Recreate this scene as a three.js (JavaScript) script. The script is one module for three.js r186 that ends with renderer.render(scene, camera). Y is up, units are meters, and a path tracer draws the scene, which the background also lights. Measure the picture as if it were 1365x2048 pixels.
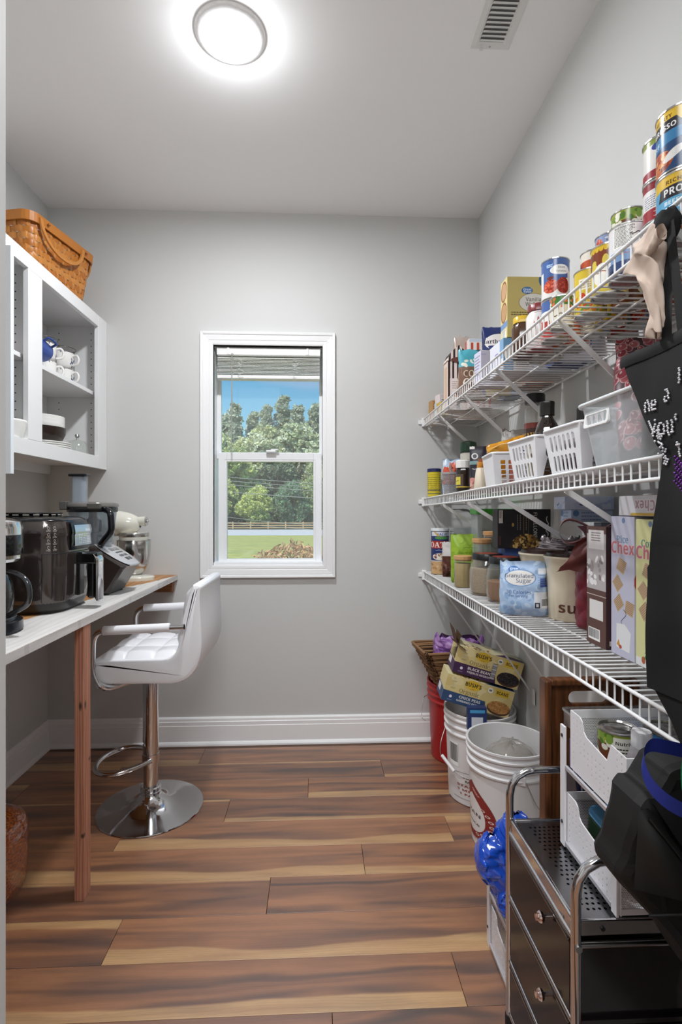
import * as THREE from 'three';
import { RoundedBoxGeometry } from 'three/addons/geometries/RoundedBoxGeometry.js';
import { mergeGeometries, mergeVertices, toCreasedNormals } from 'three/addons/utils/BufferGeometryUtils.js';
import { ImprovedNoise } from 'three/addons/math/ImprovedNoise.js';
import { Sky } from 'three/addons/objects/Sky.js';
import { RectAreaLightUniformsLib } from 'three/addons/lights/RectAreaLightUniformsLib.js';

// ---------- camera, sky, sun, exposure ----------
RectAreaLightUniformsLib.init();
const scene = new THREE.Scene();
const FOCAL = 1044, YAW = Math.atan(47 / FOCAL);
const camera = new THREE.PerspectiveCamera(2 * Math.atan(1024 / FOCAL) * 180 / Math.PI, 1365 / 2048, 0.05, 600);
camera.position.set(0, 1.204, 0);
camera.rotation.y = -YAW;
camera.setViewOffset(1365, 2048, 0, 4, 1365, 2048);
const renderer = new THREE.WebGLRenderer({ antialias: true });
renderer.toneMapping = THREE.LinearToneMapping;
renderer.toneMappingExposure = 1.0;
renderer.shadowMap.enabled = true;
renderer.shadowMap.type = THREE.PCFSoftShadowMap;

const sunDir = new THREE.Vector3(-0.45, 0.95, 0.62).normalize();      // the sun stands high behind the house
const sky = new Sky();
sky.scale.setScalar(500);
Object.assign(sky.material.uniforms.turbidity, { value: 2.2 });
sky.material.uniforms.rayleigh.value = 2.2;
sky.material.uniforms.mieCoefficient.value = 0.003;
sky.material.uniforms.mieDirectionalG.value = 0.75;
sky.material.uniforms.sunPosition.value.copy(sunDir);
scene.add(sky);
scene.backgroundIntensity = 0.16;
const sun = new THREE.DirectionalLight(0xfff2dc, 5.5);
sun.position.copy(sunDir).multiplyScalar(60).add(new THREE.Vector3(0, 0, -30));
sun.target.position.set(0, 0, -30);
sun.castShadow = true;
Object.assign(sun.shadow.camera, { left: -70, right: 70, top: 70, bottom: -70, near: 1, far: 220 });
sun.shadow.mapSize.set(2048, 2048);
scene.add(sun, sun.target);
const LAMP_POWER = 10.5, LAMP_SIZE = 0.14, HALL_POWER = 17;

// ---------- helpers ----------
const V = (x, y, z) => new THREE.Vector3(x, y, z);
function rng(s) { return () => { s = (s + 0x6d2b79f5) | 0; let t = Math.imul(s ^ (s >>> 15), 1 | s); t = (t + Math.imul(t ^ (t >>> 7), 61 | t)) ^ t; return ((t ^ (t >>> 14)) >>> 0) / 4294967296; }; }
const R0 = rng(7), IN = new ImprovedNoise();
const noise = (x, y = 0, z = 0) => IN.noise(x, y, z);
function fbm(x, y, z = 0, o = 4) { let s = 0, a = 0.5; for (let i = 0; i < o; i++) { s += a * IN.noise(x, y, z + i * 7.3); x *= 2.03; y *= 2.03; a *= 0.5; } return s; }
const used = new Map();
function numbered(n) { const k = used.get(n) ?? 0; used.set(n, k + 1); return k ? `${n}_${String(k).padStart(3, '0')}` : n; }
const shade = (o) => { o.traverse((m) => { if (m.isMesh) { m.castShadow = true; m.receiveShadow = true; } }); return o; };
function tag(o, label, category, group, kind) {
  if (label) o.userData.label = label;
  if (category) o.userData.category = category;
  if (group) o.userData.group = group;
  if (kind) o.userData.kind = kind;
  return o;
}
function thing(name, label, category, pos = [0, 0, 0], turn = 0, group) {
  const o = new THREE.Group(); o.name = numbered(name); scene.add(o);
  o.position.set(...pos); o.rotation.y = turn;
  return tag(o, label, category, group);
}
function part(parent, name, geo, mat, label) {
  const m = new THREE.Mesh(geo, mat); m.name = name; m.castShadow = m.receiveShadow = true; parent.add(m);
  if (label) m.userData.label = label;
  return m;
}
function solo(name, label, category, geo, mat, pos = [0, 0, 0], turn = 0, group) {
  const m = part(scene, numbered(name), geo, mat); m.position.set(...pos); m.rotation.y = turn;
  return tag(m, label, category, group);
}
function struct(name, geo, mat, parent = scene) {
  const m = part(parent, name, geo, mat);
  if (parent === scene) m.userData.kind = 'structure';
  return m;
}
function structGroup(name) { const g = new THREE.Group(); g.name = name; g.userData.kind = 'structure'; scene.add(g); return g; }
function copyOf(root, label, pos, turn = 0, group) {
  const c = root.clone(); c.name = numbered(root.name.replace(/_\d{3}$/, '')); scene.add(c);
  c.position.set(...pos); c.rotation.set(0, turn, 0);
  c.userData = { ...root.userData }; if (label) c.userData.label = label; if (group) c.userData.group = group;
  return c;
}
// materials
const mats = new Map();
function std(color, rough = 0.6, o = {}) {
  const k = JSON.stringify([color, rough, o]);
  if (!Object.values(o).some((v) => v && typeof v === 'object') && mats.has(k)) return mats.get(k);
  const phys = ['clearcoat', 'transmission', 'sheen', 'ior', 'thickness'].some((p) => p in o);
  const m = new (phys ? THREE.MeshPhysicalMaterial : THREE.MeshStandardMaterial)({ color, roughness: rough, ...o });
  m.name = 'material'; mats.set(k, m); return m;
}
const chrome = std(0xd6d6d8, 0.09, { metalness: 1 });
const steel = std(0xb9b9b8, 0.28, { metalness: 1 });
const tin = std(0xc9c8c4, 0.25, { metalness: 1 });
const whitePlastic = std(0xeeedf0, 0.38);
const clearPlastic = std(0xf4f6f6, 0.08, { transmission: 0.93, thickness: 0, ior: 1.45, side: THREE.DoubleSide });
const filmPlastic = std(0xeeeeec, 0.18, { transmission: 0.8, thickness: 0, ior: 1.4, side: THREE.DoubleSide });
const glass = std(0xf6faf8, 0.02, { transmission: 0.95, thickness: 0, ior: 1.5, side: THREE.DoubleSide });
const black = std(0x101012, 0.45);
const dark = std(0x1b1b1e, 0.35);
const trimWhite = std(0xf4f4f4, 0.38);
// geometry
function norm(g) {
  if (g.index) g = g.toNonIndexed();
  for (const k of Object.keys(g.attributes)) if (!['position', 'normal', 'uv'].includes(k)) g.deleteAttribute(k);
  if (!g.attributes.normal) g.computeVertexNormals();
  if (!g.attributes.uv) g.setAttribute('uv', new THREE.BufferAttribute(new Float32Array(g.attributes.position.count * 2), 2));
  g.morphAttributes = {};
  return g;
}
const merge = (...list) => { const l = list.flat(3).filter(Boolean).map(norm); const g = mergeGeometries(l); g.clearGroups(); return g; };
const mv = (g, x = 0, y = 0, z = 0) => g.translate(x, y, z);
function box(w, h, d, r = 0.003, s = 2) { return new RoundedBoxGeometry(w, h, d, s, Math.min(r, w / 2.01, h / 2.01, d / 2.01)); }
const span = (x0, x1, y0, y1, z0, z1, r = 0.002, s = 1) => mv(box(Math.abs(x1 - x0), Math.abs(y1 - y0), Math.abs(z1 - z0), r, s), (x0 + x1) / 2, (y0 + y1) / 2, (z0 + z1) / 2);
function slab(x0, x1, y0, y1, z0, z1) { const g = new THREE.BoxGeometry(Math.abs(x1 - x0), Math.abs(y1 - y0), Math.abs(z1 - z0)); return mv(g, (x0 + x1) / 2, (y0 + y1) / 2, (z0 + z1) / 2); }
const UP = V(0, 1, 0);
function rod(a, b, r, seg = 8, r2 = r) {
  a = V(...a); b = V(...b); const d = b.clone().sub(a), g = new THREE.CylinderGeometry(r2, r, d.length(), seg);
  return g.applyQuaternion(new THREE.Quaternion().setFromUnitVectors(UP, d.clone().normalize())).translate(...a.add(b).multiplyScalar(0.5).toArray());
}
function tube(pts, r, seg = 40, rs = 10, closed = false, tension = 0.5) {
  return new THREE.TubeGeometry(new THREE.CatmullRomCurve3(pts.map((p) => V(...p)), closed, 'catmullrom', tension), seg, r, rs, closed);
}
function bent(pts, r, bend = 0.03, rs = 10) {                         // straight runs joined by rounded corners
  const path = new THREE.CurvePath(), p = pts.map((q) => V(...q)); let from = p[0];
  for (let i = 1; i < p.length - 1; i++) {
    const a = p[i].clone().add(p[i - 1].clone().sub(p[i]).setLength(bend)), b = p[i].clone().add(p[i + 1].clone().sub(p[i]).setLength(bend));
    path.add(new THREE.LineCurve3(from, a)); path.add(new THREE.QuadraticBezierCurve3(a, p[i], b)); from = b;
  }
  path.add(new THREE.LineCurve3(from, p[p.length - 1]));
  return new THREE.TubeGeometry(path, 16 * p.length, r, rs);
}
const lathe = (prof, seg = 40, crease = 0.7) => toCreasedNormals(new THREE.LatheGeometry(prof.map(([x, y]) => new THREE.Vector2(Math.max(x, 0.00001), y)), seg), crease);
function shapeOf(pts, holes = []) {
  const s = new THREE.Shape(pts.map((p) => new THREE.Vector2(...p)));
  for (const h of holes) s.holes.push(Array.isArray(h) ? new THREE.Path(h.map((p) => new THREE.Vector2(...p))) : h);
  return s;
}
function extrude(shape, depth, bevel = 0, seg = 12) {
  const g = new THREE.ExtrudeGeometry(shape, { depth: depth - 2 * bevel, bevelEnabled: bevel > 0, bevelSize: bevel, bevelThickness: bevel, bevelSegments: 2, bevelOffset: -bevel, curveSegments: seg });
  return g.translate(0, 0, bevel);
}
function roundRect(x0, x1, y0, y1, r, n = 5) {
  const p = []; r = Math.min(r, (x1 - x0) / 2 - 1e-5, (y1 - y0) / 2 - 1e-5);
  for (const [cx, cy, a] of [[x1 - r, y1 - r, 0], [x0 + r, y1 - r, 1], [x0 + r, y0 + r, 2], [x1 - r, y0 + r, 3]]) for (let i = 0; i <= n; i++) { const t = (a + i / n) * Math.PI / 2; p.push([cx + r * Math.cos(t), cy + r * Math.sin(t)]); }
  return p;
}
const circle = (x, y, r, n = 10) => Array.from({ length: n }, (_, i) => [x + r * Math.cos(-i / n * 2 * Math.PI), y + r * Math.sin(-i / n * 2 * Math.PI)]);
function surf(fn, nu, nv, smooth = true) {                            // fn(u, v) -> [x, y, z]; uv = (u, v)
  const pos = [], uv = [], idx = [];
  for (let j = 0; j <= nv; j++) for (let i = 0; i <= nu; i++) { pos.push(...fn(i / nu, j / nv)); uv.push(i / nu, j / nv); }
  for (let j = 0; j < nv; j++) for (let i = 0; i < nu; i++) { const a = j * (nu + 1) + i, b = a + 1, c = a + nu + 1, d = c + 1; idx.push(a, b, d, a, d, c); }
  const g = new THREE.BufferGeometry();
  g.setAttribute('position', new THREE.Float32BufferAttribute(pos, 3)); g.setAttribute('uv', new THREE.Float32BufferAttribute(uv, 2)); g.setIndex(idx);
  if (!smooth) return g;
  const w = g.clone(); w.deleteAttribute('uv'); const m = mergeVertices(w, 1e-5); m.computeVertexNormals();   // smooth across the seam
  g.computeVertexNormals();
  const key = (a, i) => `${Math.round(a.getX(i) * 2e4)},${Math.round(a.getY(i) * 2e4)},${Math.round(a.getZ(i) * 2e4)}`, map = new Map();
  for (let i = 0; i < m.attributes.position.count; i++) map.set(key(m.attributes.position, i), i);
  for (let i = 0; i < g.attributes.position.count; i++) { const k = map.get(key(g.attributes.position, i)); if (k !== undefined) g.attributes.normal.setXYZ(i, m.attributes.normal.getX(k), m.attributes.normal.getY(k), m.attributes.normal.getZ(k)); }
  return g;
}
// textures
function canvasTex(w, h, draw, o = {}) {
  const c = document.createElement('canvas'); c.width = Math.round(w); c.height = Math.round(h);
  const g = c.getContext('2d'); draw(g, c.width, c.height);
  const t = new THREE.CanvasTexture(c); if (o.data !== true) t.colorSpace = THREE.SRGBColorSpace;
  t.anisotropy = 8; if (o.repeat) { t.wrapS = t.wrapT = THREE.RepeatWrapping; t.repeat.set(...o.repeat); }
  return t;
}
function dataTex(w, h, fn, srgb = true, repeat) {
  const d = new Uint8Array(w * h * 4);
  for (let y = 0, i = 0; y < h; y++) for (let x = 0; x < w; x++, i += 4) { const c = fn(x, y); d[i] = c[0]; d[i + 1] = c[1]; d[i + 2] = c[2]; d[i + 3] = 255; }
  const t = new THREE.DataTexture(d, w, h, THREE.RGBAFormat); if (srgb) t.colorSpace = THREE.SRGBColorSpace;
  t.magFilter = THREE.LinearFilter; t.minFilter = THREE.LinearMipmapLinearFilter; t.generateMipmaps = true; t.anisotropy = 8;
  t.wrapS = t.wrapT = THREE.RepeatWrapping; if (repeat) t.repeat.set(...repeat); t.needsUpdate = true; return t;
}
function txt(g, s, x, y, size, color, o = {}) {
  g.save(); g.translate(x, y); if (o.rot) g.rotate(o.rot); if (o.sx) g.scale(o.sx, 1);
  g.font = `${o.italic ? 'italic ' : ''}${o.weight ?? 'bold'} ${size}px ${o.font ?? 'sans-serif'}`; g.textAlign = o.align ?? 'center'; g.textBaseline = 'middle';
  if (o.stroke) { g.lineWidth = o.lw ?? size * 0.15; g.strokeStyle = o.stroke; g.lineJoin = 'round'; g.strokeText(s, 0, 0); }
  g.fillStyle = color; g.fillText(s, 0, 0); g.restore();
}
function rect(g, c, x, y, w, h) { g.fillStyle = c; g.fillRect(x, y, w, h); }
function oval(g, c, x, y, rx, ry, rot = 0) { g.fillStyle = c; g.beginPath(); g.ellipse(x, y, rx, ry, rot, 0, 7); g.fill(); }
function poly(g, c, pts) { g.fillStyle = c; g.beginPath(); pts.forEach(([x, y], i) => (i ? g.lineTo(x, y) : g.moveTo(x, y))); g.fill(); }
function greek(g, c, x, y, w, lines, lh, seed = 1) {                  // rows of print too small to read
  const r = rng(seed); g.fillStyle = c;
  for (let i = 0; i < lines; i++) { let p = 0; while (p < w * (0.75 + 0.25 * r())) { const l = w * (0.03 + 0.08 * r()); g.fillRect(x + p, y + i * lh, Math.min(l, w - p), lh * 0.42); p += l + w * 0.025; } }
}
function blobs(g, colors, x, y, w, h, n, r0, seed = 3) { const r = rng(seed); for (let i = 0; i < n; i++) oval(g, colors[Math.floor(r() * colors.length)], x + r() * w, y + r() * h, r0 * (0.6 + 0.7 * r()), r0 * (0.5 + 0.5 * r()), r() * 3); }
function facts(g, x, y, w, h) { rect(g, '#f4f2ec', x, y, w, h); txt(g, 'Nutrition Facts', x + w / 2, y + h * 0.07, w * 0.12, '#222'); greek(g, '#444', x + w * 0.06, y + h * 0.14, w * 0.88, 13, h * 0.063, 5); }
function barcode(g, x, y, w, h, seed = 2) { rect(g, '#f6f6f4', x, y, w, h); const r = rng(seed); let p = w * 0.06; g.fillStyle = '#222'; while (p < w * 0.92) { const l = w * (0.012 + 0.03 * r()); g.fillRect(x + p, y + h * 0.08, l, h * 0.74); p += l + w * (0.015 + 0.025 * r()); } }
function greatValue(g, x, y, s) { oval(g, '#2d62a8', x, y, s, s * 0.62); oval(g, '#3c78c2', x, y - s * 0.05, s * 0.88, s * 0.5); txt(g, 'Great', x, y - s * 0.2, s * 0.52, '#fff', { italic: true, font: 'serif' }); txt(g, 'Value', x, y + s * 0.22, s * 0.5, '#fff', { italic: true, font: 'serif' }); }
function scr(g, c, x, y, w, h, rot = 0) {                            // a word too small to make out
  g.save(); g.translate(x, y); if (rot) g.rotate(rot); g.strokeStyle = c; g.lineWidth = Math.max(1.5, h * 0.18); g.beginPath();
  for (let i = 0, n = Math.max(4, Math.round(w / h * 2)); i <= n; i++) { const X = w * i / n, Y = h * (0.5 + 0.42 * Math.sin(i * 2.3) * Math.cos(i * 0.9)); i ? g.lineTo(X, Y) : g.moveTo(X, Y); }
  g.stroke(); g.restore();
}
// a printed carton: front / side / top share one computed sheet
function carton(w, h, d, faces, o = {}) {
  const K = o.k ?? 1300, W = w * K, H = h * K, D = d * K, cw = W + D + W, ch = Math.max(H, D);
  const map = canvasTex(cw, ch, (g) => {
    rect(g, o.base ?? '#ccc', 0, 0, cw, ch);
    const on = (x, ww, hh, f) => { g.save(); g.beginPath(); g.rect(x, 0, ww, hh); g.clip(); g.translate(x, 0); f?.(g, ww, hh); g.restore(); };
    on(0, W, H, faces.front); on(W, D, H, faces.side ?? ((g, a, b) => rect(g, o.base ?? '#ccc', 0, 0, a, b))); on(W + D, W, D, faces.top);
  });
  const g = box(w, h, d, o.r ?? 0.0015, 1), uv = g.attributes.uv, p = g.attributes.position;
  const quad = { 0: [W, D, H], 1: [W, D, H], 2: [W + D, W, D], 3: [W + D, W, D], 4: [0, W, H], 5: [0, W, H] };
  for (const gr of g.groups) for (let i = gr.start; i < gr.start + gr.count; i++) {
    const s = gr.materialIndex, [x0, ww, hh] = quad[s], X = p.getX(i) / w + 0.5, Y = p.getY(i) / h + 0.5, Z = p.getZ(i) / d + 0.5;
    const [a, b] = s === 0 ? [1 - Z, Y] : s === 1 ? [Z, Y] : s === 2 ? [X, 1 - Z] : s === 3 ? [X, Z] : s === 4 ? [X, Y] : [1 - X, Y];
    const c = (t) => Math.min(0.995, Math.max(0.005, t));
    uv.setXY(i, (x0 + c(a) * ww) / cw, 1 - (1 - c(b)) * hh / ch);
  }
  g.clearGroups();
  return [mv(g, 0, h / 2, 0), std(0xffffff, o.rough ?? 0.5, { map })];
}
function cartonThing(name, label, pos, turn, w, h, d, faces, o = {}, category = 'box', group) {
  const [g, m] = carton(w, h, d, faces, o);
  return solo(name, label, category, g, m, pos, turn, group);
}
// a soft pouch standing on its base, sealed along its top
function pouchGeo(w, h, d, o = {}) {
  const sd = o.seed ?? 1, cr = o.crumple ?? 0.004, top = o.top ?? 0.03;
  return surf((u, v) => {
    const a = u * 2 * Math.PI, c = Math.cos(a), s = Math.sin(a);
    const full = o.full ? o.full(v) : Math.min(1, 0.55 + v * 3) * Math.pow(Math.max(0, 1 - Math.pow(v, o.pow ?? 2.4)), 0.75);
    const ww = (o.wide ? o.wide(v) : 1) * w / 2, dd = d / 2 * Math.max(full, top);
    let x = Math.sign(c) * Math.pow(Math.abs(c), 0.55) * ww, z = Math.sign(s) * Math.pow(Math.abs(s), 0.85) * dd, y = v * h;
    if (v < 0.02) { x *= 0.9; z *= 0.9; }
    const n = fbm(c * 1.3 * (o.freq ?? 1) + sd, v * 4 * (o.freq ?? 1) + s * 1.2, sd * 3.1, 3);
    x += cr * n * 1.2; z += cr * 2.2 * n * Math.min(1, full + 0.15); y += v > 0.9 ? cr * 2 * noise(c * 3 + sd, s * 3, 4) : 0;
    if (o.lean) { z -= o.lean * y * y / h; }
    if (o.bend) { x += o.bend * v * v; }
    return [x, Math.max(y, 0), z];
  }, o.nu ?? 44, o.nv ?? 26);
}
function closeBase(g, y = 0) { return g; }
function pouchUV(g, w, h) { const p = g.attributes.position, uv = g.attributes.uv; for (let i = 0; i < p.count; i++) uv.setXY(i, (p.getZ(i) >= -1e-4 ? 0.5 + p.getX(i) / w * 0.98 : 0.5 - p.getX(i) / w * 0.98), p.getY(i) / h); return g; }
function pouch(name, label, pos, turn, w, h, d, draw, o = {}, category = 'bag') {
  const g = pouchUV(pouchGeo(w, h, d, o), w, h), lid = mv(new THREE.CylinderGeometry(1, 1, 0.002, 24), 0, 0.001, 0).scale(w * 0.44, 1, d * 0.24);
  const m = o.mat ?? std(0xffffff, o.rough ?? 0.35, { map: canvasTex(w * 1500, h * 1500, draw), side: THREE.DoubleSide });
  const t = solo(name, label, category, merge(g, lid), m, pos, turn);
  return t;
}
// a tin can: paper label and metal ends
const TAU = Math.PI * 2;
function canParts(t, r, h, mat) {
  const rm = 0.0035, lab = new THREE.CylinderGeometry(r, r, h - 2 * rm, 40, 1, true); lab.rotateY(Math.PI); mv(lab, 0, h / 2, 0);
  part(t, 'paper_label', lab, mat);
  const rim = lathe([[0, 0.0035], [r * 0.86, 0.0035], [r * 0.9, 0.0012], [r * 0.97, 0], [r + 0.0012, 0.0008], [r + 0.0012, 0.0032], [r - 0.0006, 0.0042], [r - 0.0006, h - 0.0042], [r + 0.0012, h - 0.0032], [r + 0.0012, h - 0.0008], [r * 0.97, h], [r * 0.92, h - 0.003], [r * 0.8, h - 0.003], [r * 0.77, h - 0.0022], [r * 0.7, h - 0.003], [r * 0.45, h - 0.003], [r * 0.42, h - 0.0024], [0, h - 0.003]], 40);
  part(t, 'metal_can', rim, tin);
  return t;
}
function can(label, pos, turn, r, h, mat, group) { return canParts(thing('food_can', label, 'can', pos, turn, group), r, h, mat); }
const face = (x, z) => Math.atan2(-x, -z);                            // turn that shows a front (+z) to the doorway
// ---------- the room ----------
const XL = -1.37, XR = 0.85, ZB = -2.715, ZF = -0.63, H = 2.74;
const WIN = { x0: -0.536, x1: 0.027, y0: 0.92, y1: 2.054 };
const paintBump = dataTex(256, 256, (x, y) => { const n = 128 + 60 * fbm(x / 9, y / 9, 2, 3); return [n, n, n]; }, false, [1, 1]);
const wallPaint = std(0xd0d0ce, 0.62, { bumpMap: paintBump, bumpScale: 0.00025 });
const ceilPaint = std(0xf7f7f7, 0.8);
{
  const W = 0.15;
  const box4 = [slab(-1.52, 1.0, -0.6, WIN.y0, ZB - W, ZB), slab(-1.52, 1.0, WIN.y1, 3.0, ZB - W, ZB), slab(-1.52, WIN.x0, WIN.y0, WIN.y1, ZB - W, ZB), slab(WIN.x1, 1.0, WIN.y0, WIN.y1, ZB - W, ZB)];
  struct('wall_back', merge(box4), wallPaint);
  struct('wall_left', slab(XL - 0.15, XL, -0.3, 3.0, ZB, ZF), wallPaint);
  struct('wall_right', slab(XR, XR + 0.15, -0.3, 3.0, ZB, ZF), wallPaint);
  struct('wall_front', merge(slab(-2.0, -0.366, -0.05, 3.0, ZF, -0.51), slab(0.457, 2.0, -0.05, 3.0, ZF, -0.51), slab(-0.366, 0.457, 2.38, 3.0, ZF, -0.51)), wallPaint);
  struct('ceiling', slab(-2.0, 2.0, H, H + 0.2, ZB, 3.0), ceilPaint);
  // the hall behind the doorway
  const hallPaint = std(0xeeeeee, 0.7);
  struct('wall_hall', merge(slab(-2.15, -2.0, -0.3, 3.0, -0.51, 3.0), slab(2.0, 2.15, -0.3, 3.0, -0.51, 3.0), slab(-2.0, 2.0, -0.3, 3.0, 3.0, 3.15)), hallPaint);
}
// floor of laminate planks
{
  const sstep0 = (t) => { t = Math.min(1, Math.max(0, t)); return t * t * (3 - 2 * t); };
  const N = 8, TW = 2048, RH = 168;
  const specs = [[0.16, 1, 0.9], [0.3, 0, 0.2], [0.0, 0, 0.5], [0.22, 1, 0.35], [0.1, 0, 0.8], [0.4, 1, 0.0], [0.0, 1, 0.1], [0.24, 0, 0.6]];
  const clamp = THREE.MathUtils.clamp, lerp = THREE.MathUtils.lerp;
  const wood = dataTex(TW, N * RH, (px, py) => {
    const k = Math.floor(py / RH), fx = px / TW * 1.22, s = (py % RH) / RH, fy = s * 0.1565, [sap, side, tone] = specs[k], o = k * 5.7;
    const edge = side ? 1 - s : s, b = sap * (1 + 1.1 * fbm(fx * 1.4 + o, 3.1, o, 2)) + 0.02 * noise(fx * 9, o);
    const sapAmt = sap ? sstep0((b - edge) / 0.06 + 0.5) * (0.82 + 0.5 * fbm(fx * 3 + o, fy * 40, o + 2, 2)) : 0;
    const cy = 0.05 + 0.05 * Math.sin(o), warp = fbm(fx * 1.7 + o, fy * 11, o, 3);
    const ring = (fy - cy + 0.018 * fbm(fx * 2.2 + o, 1.2, o, 2)) * 150 + warp * 11 + Math.pow(Math.max(0, noise(fx * 1.5 + o, fy * 8, o + 4)), 2) * 26;
    const figure = 0.5 + 0.5 * Math.sin(ring), deep = Math.pow(0.5 + 0.5 * Math.sin(ring * 0.41 + 2 * warp + o), 3);
    const fibre = noise(fx * 14 + o, fy * 1500, k) * 0.5 + noise(fx * 45, fy * 2600, k + 9) * 0.5;
    const blot = fbm(fx * 2.4 + o * 2, fy * 20, 5 + o, 3);
    let r = lerp(160, 106, clamp(0.5 * tone + 0.45 * figure * 0.8 + blot * 0.8, 0, 1)), g = lerp(104, 64, clamp(0.5 * tone + 0.45 * figure * 0.8 + blot * 0.8, 0, 1)), bl = lerp(62, 39, clamp(0.5 * tone + 0.4 * figure + blot * 0.8, 0, 1));
    const dk = deep * (0.45 + 0.5 * tone) * clamp(0.6 + blot * 2, 0, 1); r = lerp(r, 62, dk); g = lerp(g, 37, dk); bl = lerp(bl, 26, dk);
    const f2 = 0.35 * figure; r = lerp(r, 206 - 34 * f2, sapAmt * 0.9); g = lerp(g, 166 - 38 * f2, sapAmt * 0.9); bl = lerp(bl, 112 - 36 * f2, sapAmt * 0.9);
    const line = Math.pow(Math.max(0, Math.sin(fy * 900 + warp * 30 + 4 * noise(fx * 2, fy * 30, o))), 6), m = (1 + 0.11 * fibre) * (1 - 0.16 * line * (0.5 + blot));
    return [clamp(r * m, 0, 255), clamp(g * m, 0, 255), clamp(bl * m, 0, 255)];
  });
  const planksMat = std(0xffffff, 0.46, { map: wood, ior: 2.1, clearcoat: 0.6, clearcoatRoughness: 0.42 });
  const floor = structGroup('floor');
  part(floor, 'subfloor', slab(-2.0, 2.0, -0.12, -0.009, ZB, 3.0), std(0x2a1c14, 0.9));
  const joints = [-0.92, -0.214, -0.565, 0.303, -0.04, -0.362, 0.498, 0.158, -0.153, -0.573, 0.364, 0.035, -0.28, -0.62, 0.3], R = rng(21);
  const P = 0.1565, L = 1.22;
  for (let k = 0; k < 14; k++) {
    const z0 = -2.503 - P + (k - 1) * P, j = joints[k + 1];
    for (let n = -3; n < 3; n++) {
      let x0 = Math.max(XL, j + n * L), x1 = Math.min(XR, j + (n + 1) * L);
      if (x1 - x0 < 0.02) continue;
      const zs = Math.max(z0, ZB), row = Math.floor(R() * N), flip = R() < 0.4, off = (x0 - (j + n * L)) / L;
      const g = box(x1 - x0 - 0.0012, 0.009, z0 + P - zs - 0.001, 0.0009, 1), p = g.attributes.position, uv = g.attributes.uv;
      for (let i = 0; i < p.count; i++) {
        let u = off + (p.getX(i) + (x1 - x0) / 2) / L, v = (p.getZ(i) + P / 2) / P; if (flip) u = 1 - u;
        uv.setXY(i, u, (row + 0.01 + 0.98 * Math.min(1, Math.max(0, v))) / N);
      }
      part(floor, 'plank', mv(g, (x0 + x1) / 2, -0.0045, (zs + z0 + P) / 2), planksMat);
    }
  }
  part(floor, 'plank', slab(XL, XR, -0.009, 0, ZB, -2.661), planksMat);
  part(floor, 'hall_floor', slab(-2.0, 2.0, -0.009, 0, -0.468, 3.0), std(0x8a5e3e, 0.35));
}
// baseboards
{
  const prof = [[0, 0], [0.028, 0], [0.027, 0.008], [0.022, 0.016], [0.0165, 0.02], [0.0165, 0.098], [0.0145, 0.1], [0.0145, 0.118], [0.0115, 0.121], [0.0105, 0.133], [0.006, 0.139], [0, 0.14]];
  const run = (len) => extrude(shapeOf(prof), len);
  const back = run(XR - XL); back.rotateY(-Math.PI / 2); mv(back, XR, 0, ZB);            // profile x -> +z
  { const p = back.attributes.position; for (let i = 0; i < p.count; i++) p.setZ(i, ZB + Math.abs(p.getZ(i) - ZB)); back.computeVertexNormals(); }
  struct('baseboard_back', back, trimWhite);
  const left = run(ZF - ZB); mv(left, XL, 0, ZB); struct('baseboard_left', left, trimWhite);
  const right = run(ZF - ZB); right.scale(-1, 1, 1); { const ix = right.attributes.position; for (let i = 0; i < ix.count; i += 3) for (const n of ['position', 'normal', 'uv']) { const a = right.attributes[n]; for (let c = 0; c < a.itemSize; c++) { const t = a.array[i * a.itemSize + c]; a.array[i * a.itemSize + c] = a.array[(i + 1) * a.itemSize + c]; a.array[(i + 1) * a.itemSize + c] = t; } } right.computeVertexNormals(); }
  mv(right, XR, 0, ZB); struct('baseboard_right', right, trimWhite);
}
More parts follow.
